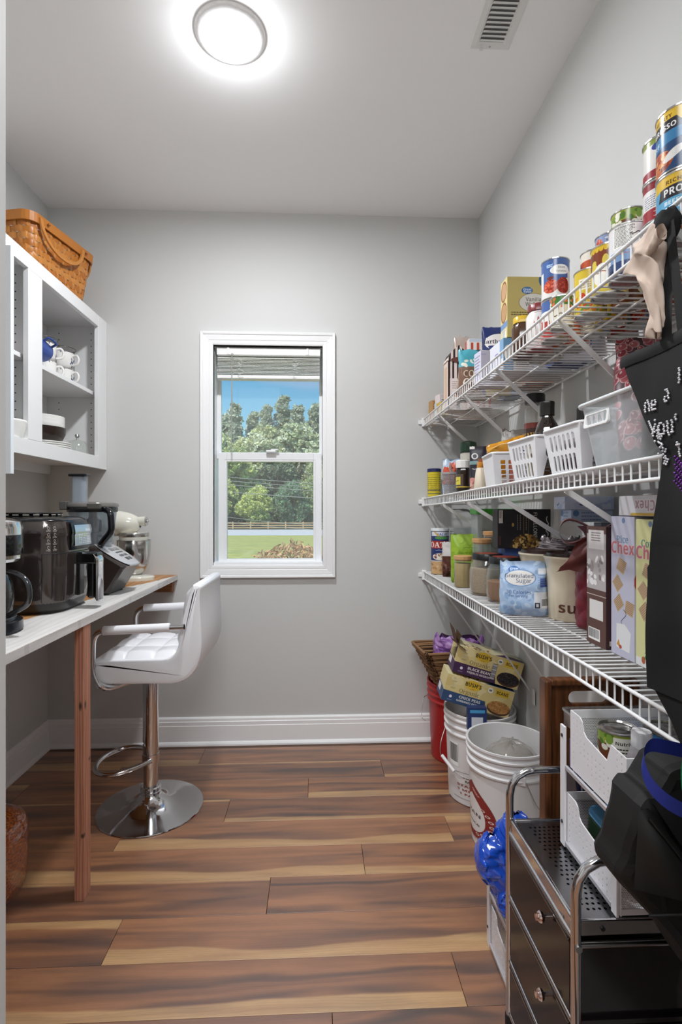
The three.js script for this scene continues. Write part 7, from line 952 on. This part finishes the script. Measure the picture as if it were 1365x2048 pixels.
// ---------- cart, organizers and what hangs at the near end ----------
{
  const x0 = 0.45, x1 = 0.8, za = -1.204, zb = -0.89, TY = 0.484;
  const t = thing('drawer_cart', 'chrome tube cart with a perforated top and dark glossy drawers', 'cart'), gl = std(0x161214, 0.1, { clearcoat: 1 }), front = std(0x1c1514, 0.16, { ior: 1.3 });
  for (const z of [za, zb]) { part(t, 'end_frame', bent([[x0, 0.012, z], [x0, 0.594, z], [x1, 0.594, z], [x1, 0.012, z]], 0.0088, 0.065, 16), chrome); for (const x of [x0, x1]) part(t, 'foot_cap', mv(new THREE.CylinderGeometry(0.0105, 0.0105, 0.024, 16), x, 0.012, z), black); }
  // perforated top: a plate with real holes
  const holes = []; for (let i = 0; i < 24; i++) for (let j = 0; j < 20; j++) { const x = 0.485 + i * 0.0108 + (j % 2) * 0.0054, z = za + 0.035 + j * 0.0128; holes.push(circle(x, -z, 0.0031, 6)); }
  part(t, 'top_plate', extrude(shapeOf([[x0 + 0.004, -(zb - 0.006)], [x1 - 0.004, -(zb - 0.006)], [x1 - 0.004, -(za + 0.006)], [x0 + 0.004, -(za + 0.006)]], holes), 0.002).rotateX(-Math.PI / 2).translate(0, TY - 0.006, 0), std(0x9a9a9c, 0.22, { metalness: 1 }));
  part(t, 'drip_plate', slab(x0 + 0.01, x1 - 0.01, TY - 0.03, TY - 0.028, za + 0.01, zb - 0.01), black);
  part(t, 'top_rim', merge(span(x0 - 0.002, x0 + 0.008, TY - 0.028, TY + 0.001, za + 0.01, zb - 0.01, 0.004, 3), span(x1 - 0.008, x1 + 0.002, TY - 0.028, TY + 0.001, za + 0.01, zb - 0.01, 0.004, 3), span(x0 + 0.0085, x1 - 0.0085, TY - 0.028, TY, zb - 0.012, zb - 0.004, 0.003), span(x0 + 0.0085, x1 - 0.0085, TY - 0.028, TY, za + 0.004, za + 0.012, 0.003)), chrome);
  part(t, 'screw', mv(new THREE.CylinderGeometry(0.004, 0.004, 0.003, 12).rotateX(Math.PI / 2), x0 + 0.05, TY - 0.014, zb - 0.003), black);
  for (const y of [0.452, 0.303, 0.152, 0.03]) for (const [a, b] of [[[x0, y, za], [x0, y, zb]], [[x0, y - 0.006, zb], [x1, y - 0.006, zb]], [[x0, y - 0.006, za], [x1, y - 0.006, za]]]) part(t, 'cross_bar', rod(a, b, 0.0058, 12), chrome);
  part(t, 'bolt', mv(new THREE.CylinderGeometry(0.0065, 0.0065, 0.004, 6).rotateX(Math.PI / 2), x0, 0.447, zb + 0.01), steel);
  for (const [y0, y1, ky] of [[0.315, 0.435, 0.418], [0.165, 0.287, 0.268], [0.04, 0.138, 0.12]]) {
    const d = part(t, 'drawer', merge(span(x0 + 0.012, x1 - 0.02, y0, y0 + 0.004, za + 0.016, zb - 0.016), span(x0 + 0.012, x1 - 0.02, y0 + 0.004, y1, za + 0.016, za + 0.019), span(x0 + 0.012, x1 - 0.02, y0 + 0.004, y1, zb - 0.019, zb - 0.016), span(x1 - 0.023, x1 - 0.02, y0 + 0.004, y1, za + 0.019, zb - 0.019)), gl);
    part(d, 'drawer_front', span(x0 - 0.004, x0 + 0.0115, y0 - 0.004, y1 + 0.006, za + 0.013, zb - 0.013, 0.004, 3), front);
    part(d, 'front_lip', mv(box(0.014, 0.01, zb - za - 0.03, 0.0045, 3), x0 - 0.001, y1 + 0.011, (za + zb) / 2), gl);
    const k = part(d, 'knob', lathe([[0, 0], [0.004, 0], [0.004, 0.008], [0.009, 0.011], [0.0105, 0.016], [0.0085, 0.02], [0.0045, 0.022], [0.006, 0.025], [0, 0.027]], 20).rotateZ(Math.PI / 2), std(0xd8c4be, 0.12, { metalness: 1 })); k.position.set(x0 - 0.004, ky, -0.99);
  }
  part(t, 'side_panel', slab(x0 + 0.012, x1 - 0.012, 0.04, 0.44, zb - 0.0145, zb - 0.012), gl);
  // two tier organizers with perforated trays
  const white = std(0xe9e7ea, 0.4), meshTex = canvasTex(256, 256, (g, w, h) => { rect(g, '#fff', 0, 0, w, h); for (let i = 0; i < 26; i++) for (let j = 0; j < 30; j++) oval(g, '#000', i * 10 + (j % 2) * 5 + 3, j * 8.6 + 4, 2.9, 2.9); }, { data: true, repeat: [1, 1] });
  const meshMat = std(0xe2e0e2, 0.45, { alphaMap: meshTex, alphaTest: 0.5, side: THREE.DoubleSide }); meshTex.wrapS = meshTex.wrapT = THREE.RepeatWrapping;
  function tray(parent, L, h, D, y, zoff) {
    const prof = [[0, 0], [L, 0], [L, h * 0.93], [L * 0.76, h * 0.95], [L * 0.69, h * 0.66], [L * 0.32, h * 0.74], [L * 0.27, h * 0.8], [L * 0.24, h * 0.95], [L * 0.19, h], [0, h]];
    const inside = (z, yy) => { let topY = h; if (z > L * 0.22 && z < L * 0.75) topY = z < L * 0.3 ? h * 0.76 : h * 0.64; return yy < topY - 0.011; };
    const ho = []; for (let i = 0; i < 13; i++) for (let j = 0; j < 9; j++) { const z = 0.014 + i * (L - 0.028) / 12, yy = 0.013 + j * 0.0118; const diag = Math.abs(yy / h - (0.86 - 0.9 * z / L)) < 0.27 || z < L * 0.14 || z > L * 0.82; if (inside(z, yy) && diag) ho.push([[z - 0.0012, yy - 0.0024], [z - 0.0012, yy + 0.0024], [z + 0.0012, yy + 0.0024], [z + 0.0012, yy - 0.0024]].map((p) => p)); }
    const tr = part(parent, 'tray', merge(slab(0.0024, D - 0.0024, 0, 0.0022, 0.002, L - 0.002), slab(0.0024, D - 0.0024, 0.0022, 0.012, L - 0.0024, L), slab(0.0024, D - 0.0024, h * 0.8, h * 0.93, L - 0.0024, L), slab(0.0024, D - 0.0024, h * 0.85, h, 0, 0.002)), white); tr.position.set(0, y, zoff);
    for (const x of [0.0024, D]) part(tr, 'side_panel', extrude(shapeOf(prof, ho), 0.0024).rotateY(-Math.PI / 2).translate(x, 0, 0), white);
    const pl = (w, hh, rep) => { const g = new THREE.PlaneGeometry(w, hh), uv = g.attributes.uv; for (let i = 0; i < uv.count; i++) uv.setXY(i, uv.getX(i) * w / 0.09, uv.getY(i) * hh / 0.09); return g; };
    part(tr, 'mesh_wall', merge(mv(pl(D - 0.006, h * 0.84), D / 2, h * 0.43, 0.001), mv(pl(D - 0.006, h * 0.68), D / 2, h * 0.46, L - 0.0012)), meshMat);
    return tr;
  }
  function organizer(label, x, y, z, L, D, h1, gap, h2) {
    const o = thing('tray_organizer', label, 'organizer', [x, y, z]);
    for (const xx of [-0.006, D + 0.001]) { part(o, 'post', span(xx, xx + 0.005, 0, 0.256, -0.012, 0.008, 0.001), white); part(o, 'post', span(xx, xx + 0.005, 0, 0.2, L - 0.016, L + 0.002, 0.001), white); for (const ry of [gap - 0.012, 0.004]) part(o, 'runner', span(xx, xx + 0.006, ry, ry + 0.01, 0.009, L - 0.017, 0.002), std(0xd2d0d4, 0.25, { metalness: 0.5 })); }
    part(o, 'bolt', merge(...[0.235, 0.05].map((yy) => mv(new THREE.CylinderGeometry(0.0036, 0.0036, 0.003, 12).rotateZ(Math.PI / 2), -0.0065, yy, -0.002))), dark);
    tray(o, L, h1, D, 0.004, 0.004); tray(o, L, h2, D, gap, 0.022); return o;
  }
  organizer('white two tier organizer with perforated trays standing on the cart', 0.532, TY + 0.0015, -1.098, 0.2, 0.235, 0.112, 0.178, 0.12);
  organizer('white perforated organizer on the floor behind the cart', 0.478, 0, -1.425, 0.19, 0.235, 0.112, 0.158, 0.05);
  const uy = TY + 0.0015 + 0.178 + 0.0035, ly = TY + 0.0015 + 0.004 + 0.0035;
  can('open topped looking bean can with a green label in the upper white tray', [0.602, uy, -1.018], face(0.602, -1.018) - 1.25, 0.0385, 0.103, LM.green);
  can('large blue can at the back of the upper white tray', [0.703, uy, -1.012], 0.5, 0.046, 0.1, std(0x3f74ae, 0.3)); can('smaller can with a red printed lid in the upper white tray', [0.676, uy, -0.93], 0, 0.034, 0.108, LM.redWhite);
  { const b = thing('squeeze_bottle', 'small clear bottle with a white ribbed cap in the upper white tray', 'bottle', [0.592, uy, -0.928]); part(b, 'body', lathe([[0, 0], [0.024, 0], [0.026, 0.004], [0.026, 0.075], [0.019, 0.1], [0.015, 0.108], [0, 0.108]], 28), std(0xd8d2d6, 0.1, { transmission: 0.7, thickness: 0, side: THREE.DoubleSide })); part(b, 'cap', lathe([[0.0165, 0.104], [0.0175, 0.106], [0.0175, 0.13], [0.016, 0.134], [0, 0.135]], 28), whitePlastic); part(b, 'paper_label', mv(new THREE.CylinderGeometry(0.0265, 0.0265, 0.05, 28, 1, true), 0, 0.04, 0), std(0x54406a, 0.4)); }
  cartonThing('food_carton', 'orange carton under the dark green tin in the lower white tray', [0.6, ly, -1.0], 0.1, 0.1, 0.042, 0.12, { front: (g, w, q) => { rect(g, '#b9782a', 0, 0, w, q); blobs(g, ['#cf9440', '#a8641e'], 0, 0, w, q, 14, 14, 2); } }, { base: '#b4742a', k: 900 });
  { const b = thing('flat_tin', 'dark green tub with a blue printed top in the lower white tray', 'tub', [0.605, ly + 0.044, -1.005], 0.1); b.rotation.x = 0.12; const rr = roundRect(-0.052, 0.052, -0.062, 0.062, 0.03, 8); part(b, 'body', extrude(shapeOf(rr), 0.046, 0.004).rotateX(-Math.PI / 2), std(0x17321f, 0.35)); const top = extrude(shapeOf(rr), 0.003, 0.001).rotateX(-Math.PI / 2); { const p = top.attributes.position, uv = top.attributes.uv; for (let i = 0; i < p.count; i++) uv.setXY(i, p.getX(i) / 0.104 + 0.5, 0.5 - p.getZ(i) / 0.124); } part(b, 'lid_print', mv(top, 0, 0.046, 0), std(0xffffff, 0.3, { map: canvasTex(220, 260, (g, w, h) => { rect(g, '#4f83a8', 0, 0, w, h); rect(g, '#3d6a86', 0, h * 0.6, w, h * 0.4); oval(g, '#1e2c3a', w / 2, h * 0.45, w * 0.34, h * 0.14); oval(g, '#5a8a4a', w / 2, h * 0.52, w * 0.26, h * 0.07); scr(g, '#d8e2ea', w * 0.28, h * 0.4, w * 0.44, h * 0.08); greek(g, '#dfe8ee', w * 0.16, h * 0.68, w * 0.68, 3, 20, 4); }) })); }
  // behind the organizer
  solo('storage_bin', 'dark blue plastic bin between the wooden tray and the white organizer', 'bin', merge(extrude(shapeOf([[-0.085, 0], [0.085, 0], [0.105, 0.135], [0.1, 0.135], [0.08, 0.005], [-0.08, 0.005], [-0.1, 0.135], [-0.105, 0.135]]), 0.07).translate(0, 0, -0.035), mv(new THREE.BoxGeometry(0.17, 0.12, 0.003), 0, 0.06, 0.0335), mv(new THREE.BoxGeometry(0.17, 0.12, 0.003), 0, 0.06, -0.0335)), std(0x27303f, 0.35), [0.668, TY + 0.0015, -1.155]);
  cartonThing('food_carton', 'purple and white carton standing in the dark blue bin', [0.628, TY + 0.008, -1.155], 0.12, 0.1, 0.19, 0.045, { front: (g, w, q) => { rect(g, '#3a2a54', 0, 0, w, q); rect(g, '#e0dce4', 0, q * 0.3, w * 0.3, q * 0.3); }, side: (g, w, q) => { rect(g, '#41305c', 0, 0, w, q); txt(g, 'S', w * 0.5, q * 0.4, w * 0.8, '#e6e2ea'); greek(g, '#d8d2e0', w * 0.1, q * 0.6, w * 0.8, 4, 9, 3); } }, { base: '#3a2a54', k: 900 });
  { const b = thing('clear_tray', 'shallow clear plastic tray lying on the carton behind the upper white tray', 'tray', [0.69, 0.693, -1.158]); part(b, 'tray_body', merge(slab(-0.1, 0.1, 0, 0.0015, -0.045, 0.035), extrude(shapeOf([[-0.1, 0.0015], [-0.098, 0.0015], [-0.11, 0.045], [-0.114, 0.045]]), 0.08).translate(0, 0, -0.045), extrude(shapeOf([[0.1, 0.0015], [0.114, 0.045], [0.11, 0.045], [0.098, 0.0015]]), 0.08).translate(0, 0, -0.045), mv(new THREE.BoxGeometry(0.22, 0.043, 0.0015), 0, 0.023, 0.0355), mv(new THREE.BoxGeometry(0.22, 0.043, 0.0015), 0, 0.023, -0.0455)), clearPlastic); part(b, 'rim', tube(roundRect(-0.116, 0.116, -0.048, 0.038, 0.01).map(([x, z]) => [x, 0.045, z]), 0.0022, 80, 6, true, 0.1), clearPlastic); }
  // blue bag
  { const b = thing('plastic_bag', 'shiny bright blue plastic bag with white print slumped over the floor organizer', 'bag', [0.494, 0.205, -1.33]), m = std(0x1d4fc0, 0.14, { clearcoat: 0.8, side: THREE.DoubleSide }), clear = std(0x9fb4dc, 0.15, { transmission: 0.45, thickness: 0, side: THREE.DoubleSide });
    const lump = (w, h, d, x, y, z, s, mm, turn = 0) => part(b, mm === m ? 'bag_fold' : 'clear_part', mv(pouchGeo(w, h, d, { seed: s, crumple: 0.009, freq: 1.7, full: (v) => Math.sqrt(Math.max(0.03, 1 - Math.pow(2 * v - 0.9, 2) * 0.85)), wide: (v) => Math.sqrt(Math.max(0.06, 1 - Math.pow(2 * v - 0.95, 2) * 0.9)), nu: 56, nv: 40 }).rotateY(turn), x, y, z), mm);
    lump(0.1, 0.13, 0.09, 0.02, 0.085, 0.0, 81, m, 0.3); lump(0.085, 0.12, 0.08, -0.045, 0.045, 0.005, 84, m, -0.2); lump(0.085, 0.14, 0.07, -0.008, 0.0, 0.02, 87, m, 0.6); lump(0.06, 0.1, 0.05, 0.03, 0.015, 0.045, 90, clear, 0.2); lump(0.07, 0.07, 0.06, -0.012, -0.012, 0.05, 92, m, -0.4);
    part(b, 'white_print', mv(box(0.02, 0.014, 0.001, 0.0004).rotateZ(0.5), 0.03, 0.112, 0.062), whitePlastic); }
}
{
  // apron hanging along the shelf fronts at the near end
  const t = thing('apron', 'black apron with sparkling stone lettering hanging from the top shelf rail', 'apron'), cl = std(0x050506, 0.85, { side: THREE.DoubleSide });
  const K = [[0.78, -0.705], [0.85, -0.75], [0.884, -0.772], [0.938, -0.818], [1.075, -0.819], [1.259, -0.8], [1.294, -0.797], [1.369, -0.841], [1.467, -0.89]];
  const zl = (y) => { for (let i = 1; i < K.length; i++) if (y <= K[i][0]) return lerp(K[i - 1][1], K[i][1], (y - K[i - 1][0]) / (K[i][0] - K[i - 1][0])); return -0.89; };
  const X = (z, y) => 0.536 - 0.007 * Math.sin((z + 0.8) * 40 + y * 3) * (y < 1.3 ? 1 : 0.35) - 0.005 * noise(z * 14, y * 9, 2);
  part(t, 'cloth_panel', surf((u, v) => { const y = lerp(0.78, 1.467, v), f = u < 0.5 ? u * 2 : 2 - u * 2, z = lerp(zl(y), -0.66, f); return [X(z, y) - (u < 0.5 ? 0.0012 : -0.0012), y, z]; }, 60, 60), cl);
  part(t, 'hem', surf((u, v) => { const z = lerp(-0.891, -0.66, u); return [X(z, 1.462) - 0.003 - 0.002 * Math.sin(v * Math.PI), 1.45 + 0.02 * v, z]; }, 30, 4), std(0x030304, 0.8, { side: THREE.DoubleSide }));
  part(t, 'pocket', surf((u, v) => { const y = lerp(0.92, 1.15, v), z = lerp(-0.803 - (v < 0.9 ? 0.012 : 0.0), -0.66, u); return [X(z, y) - 0.004, y, z]; }, 30, 12), std(0x07080a, 0.8, { side: THREE.DoubleSide }));
  part(t, 'neck_strap', merge(surf((u, v) => { const y = lerp(1.455, 1.64, v); return [0.536 - 0.004 * Math.sin(v * 6), y, -0.778 + (u - 0.5) * 0.024 + 0.006 * Math.sin(v * 5)]; }, 2, 20), surf((u, v) => { const y = lerp(1.455, 1.64, v); return [0.533, y, -0.738 + (u - 0.5) * 0.02 - 0.03 * v]; }, 2, 12)), cl);
  part(t, 'strap_knot', surf((u, v) => { const a = u * TAU, b = (v - 0.5) * Math.PI, n = 1 + 0.35 * noise(Math.cos(a) * 2, v * 4, Math.sin(a) * 2); return [0.542 + 0.02 * n * Math.cos(b) * Math.cos(a), 1.645 + 0.024 * n * Math.sin(b), -0.785 + 0.02 * n * Math.cos(b) * Math.sin(a)]; }, 24, 16), cl);
  // stones: lettering sampled from drawn strokes
  const pts = [], W = 240, Hh = 240, c = document.createElement('canvas'); c.width = W; c.height = Hh; const g = c.getContext('2d'); rect(g, '#000', 0, 0, W, Hh);
  txt(g, 'ne', 40, 62, 52, '#fff', { weight: 'normal' }); txt(g, 'a', 112, 50, 52, '#fff', { weight: 'normal' }); txt(g, 'l', 168, 20, 52, '#fff', { weight: 'normal' }); txt(g, "You'", 92, 128, 62, '#fff', { weight: 'normal' }); txt(g, 't', 148, 186, 56, '#fff', { weight: 'normal' });
  const d = g.getImageData(0, 0, W, Hh).data, st = 6.2; for (let j = 0; j < Hh / st; j++) for (let i = 0; i < W / st; i++) { const x = i * st + (j % 2) * st / 2, y = j * st * 0.9; if (y < Hh && x < W && d[(Math.floor(y) * W + Math.floor(x)) * 4] > 120) pts.push([-0.836 + x * 0.00055, 1.412 - y * 0.00062, 0]); }
  for (let i = 0; i < 34; i++) pts.push([-0.812 + 0.016 * R0() + 0.014 * (i / 34), 1.335 - 0.062 * i / 34, 0]);
  const pur = []; for (let i = 0; i < 10; i++) for (let j = 0; j < 7; j++) { const z = -0.768 + i * 0.0068 + (j % 2) * 0.0034, y = 1.285 - j * 0.0062 - i * 0.004; pur.push([z, y]); }
  const gem = new THREE.OctahedronGeometry(0.0021, 1), mk = (list, m, name) => { const im = new THREE.InstancedMesh(gem, m, list.length), M = new THREE.Matrix4(); list.forEach(([z, y], i) => im.setMatrixAt(i, M.makeTranslation(X(z, y) - 0.0028, y, z))); im.name = name; im.userData.kind = 'stuff'; im.castShadow = true; t.add(im); };
  mk(pts, std(0xe8e8ee, 0.12, { metalness: 0.5 }), 'clear_stones'); mk(pur, std(0x7a3aa0, 0.15, { metalness: 0.4 }), 'purple_stones');
  // beige cloth knotted on the rail
  solo('cloth', 'beige cloth knotted on the top shelf rail beside the black strap', 'cloth', surf((u, v) => { const a = u * TAU, P = [[1.645, 0.012, -0.797], [1.628, 0.026, -0.81], [1.605, 0.032, -0.818], [1.585, 0.022, -0.806], [1.56, 0.02, -0.798], [1.53, 0.014, -0.792], [1.505, 0.011, -0.787], [1.48, 0.015, -0.79], [1.476, 0.002, -0.79]], q = Math.min(P.length - 1.001, v * (P.length - 1)), k = Math.floor(q), f = q - k, y = lerp(P[k][0], P[k + 1][0], f), r = lerp(P[k][1], P[k + 1][1], f), zc = lerp(P[k][2], P[k + 1][2], f), n = 1 + 0.22 * Math.sin(a * 4 + v * 14) + 0.3 * noise(Math.cos(a) * 1.6, v * 8, Math.sin(a) * 1.6); return [0.527 + 0.7 * r * n * Math.cos(a), y + 0.006 * Math.sin(a * 3 + v * 20), zc + r * n * Math.sin(a)]; }, 60, 70), std(0xcdb9aa, 0.9));
  solo('cloth', 'loose beige cloth end poking out to the right of the knot', 'cloth', surf((u, v) => { const a = u * TAU, r = 0.011 * (0.6 + 0.5 * v) * (1 + 0.3 * noise(a, v * 5)); return [0.517 + r * 0.7 * Math.cos(a), lerp(1.603, 1.622, v) + r * Math.sin(a), lerp(-0.8, -0.762, v)]; }, 24, 16), std(0xcdb9aa, 0.9));
}
{
  // black tote hanging at the near end
  const hk = thing('wall_hook', 'small steel hook on the end wall holding the bags', 'hook', [0.6, 0.98, ZF]); part(hk, 'back_plate', mv(box(0.03, 0.06, 0.004, 0.002), 0, 0, -0.003), steel); part(hk, 'hook_arm', tube([[0, 0.01, -0.004], [0, -0.005, -0.05], [0, -0.02, -0.085], [0, 0.005, -0.105]], 0.004, 20, 8), steel);
  const t = thing('tote_bag', 'slumped black tote bag hanging beside the cart', 'bag', [0.012, 0.018, 0]), m = std(0x070605, 0.72, { side: THREE.DoubleSide });
  const outline = [[0.459, 0.752], [0.474, 0.764], [0.49, 0.764], [0.505, 0.785], [0.52, 0.8], [0.58, 0.812], [0.7, 0.82], [0.8, 0.8], [0.81, 0.6], [0.79, 0.36], [0.68, 0.37], [0.58, 0.452], [0.515, 0.545], [0.47, 0.595], [0.438, 0.633], [0.445, 0.67], [0.449, 0.71]];
  const body = extrude(shapeOf(new THREE.SplineCurve(outline.concat([outline[0]]).map((p) => new THREE.Vector2(...p))).getPoints(90).map((p) => [p.x, p.y])), 0.085, 0.016, 4); body.translate(0, 0, -0.835);
  const wrinkle = (g, k) => { const p = g.attributes.position; for (let i = 0; i < p.count; i++) { const x = p.getX(i), y = p.getY(i); p.setZ(i, p.getZ(i) + k * (fbm(x * 9 + y * 6, y * 5 - x * 3, 4, 3))); } g.computeVertexNormals(); return g; };
  part(t, 'body', wrinkle(body, 0.03), m);
  const flap = (a, b, c, d, z, k, s) => wrinkle(surf((u, v) => { const q = [0, 1].map((i) => lerp(lerp(a[i], b[i], u), lerp(d[i], c[i], u), v)); return [q[0], q[1], z + k * Math.sin(u * Math.PI) * Math.sin(v * Math.PI) + s * v]; }, 24, 24), 0.012);
  part(t, 'folded_side', flap([0.452, 0.748], [0.47, 0.752], [0.585, 0.6], [0.444, 0.64], -0.742, 0.02, 0.012), std(0x0a0908, 0.62, { side: THREE.DoubleSide }));
  part(t, 'open_mouth', flap([0.478, 0.758], [0.6, 0.8], [0.63, 0.62], [0.545, 0.66], -0.746, -0.004, 0.0), std(0x070605, 0.9, { side: THREE.DoubleSide }));
  part(t, 'seam', merge(tube([[0.463, 0.744, -0.728], [0.48, 0.722, -0.722], [0.53, 0.66, -0.72], [0.585, 0.602, -0.722]], 0.002, 30, 6), tube([[0.47, 0.596, -0.738], [0.53, 0.605, -0.726], [0.59, 0.604, -0.722], [0.66, 0.61, -0.728]], 0.002, 30, 6)), m);
  part(t, 'shoulder_strap', merge(rod([0.585, 0.79, -0.77], [0.585, 0.945, -0.728], 0.006, 8), rod([0.62, 0.79, -0.75], [0.592, 0.945, -0.722], 0.006, 8)), m);
  const ribbon = (pts, w, nx, ny, nz) => { const cv = new THREE.CatmullRomCurve3(pts.map((p) => V(...p))); return surf((u, v) => { const p = cv.getPoint(u), s = (v - 0.5) * w; return [p.x + nx * s, p.y + ny * s, p.z + nz * s]; }, 48, 4); };
  solo('bag_strap', 'dark blue webbing strap looping over the mouth of the black tote', 'strap', ribbon([[0.56, 0.842, -0.75], [0.515, 0.855, -0.745], [0.48, 0.862, -0.735], [0.462, 0.85, -0.722], [0.462, 0.826, -0.71], [0.477, 0.806, -0.702], [0.505, 0.789, -0.698], [0.56, 0.77, -0.692]], 0.021, 0.12, 0.98, 0.1), std(0x1d2a80, 0.6, { side: THREE.DoubleSide }));
  const webs = dataTex(8, 64, (x, y) => (Math.floor(y / 2) % 2 ? [18, 150, 92] : [10, 128, 76]));
  solo('bag_strap', 'wide bright green webbing strap hanging over the black tote', 'strap', merge(ribbon([[0.585, 0.925, -0.7], [0.545, 0.885, -0.702], [0.53, 0.84, -0.7], [0.529, 0.8, -0.696], [0.537, 0.768, -0.69], [0.565, 0.75, -0.684]], 0.05, 0.9, -0.35, 0.25), ribbon([[0.565, 0.752, -0.684], [0.548, 0.77, -0.68], [0.553, 0.792, -0.676], [0.59, 0.815, -0.672]], 0.03, 0.5, -0.8, 0.2)), std(0xffffff, 0.6, { map: webs, side: THREE.DoubleSide }));
}
scene.updateMatrixWorld(true);
renderer.render(scene, camera);
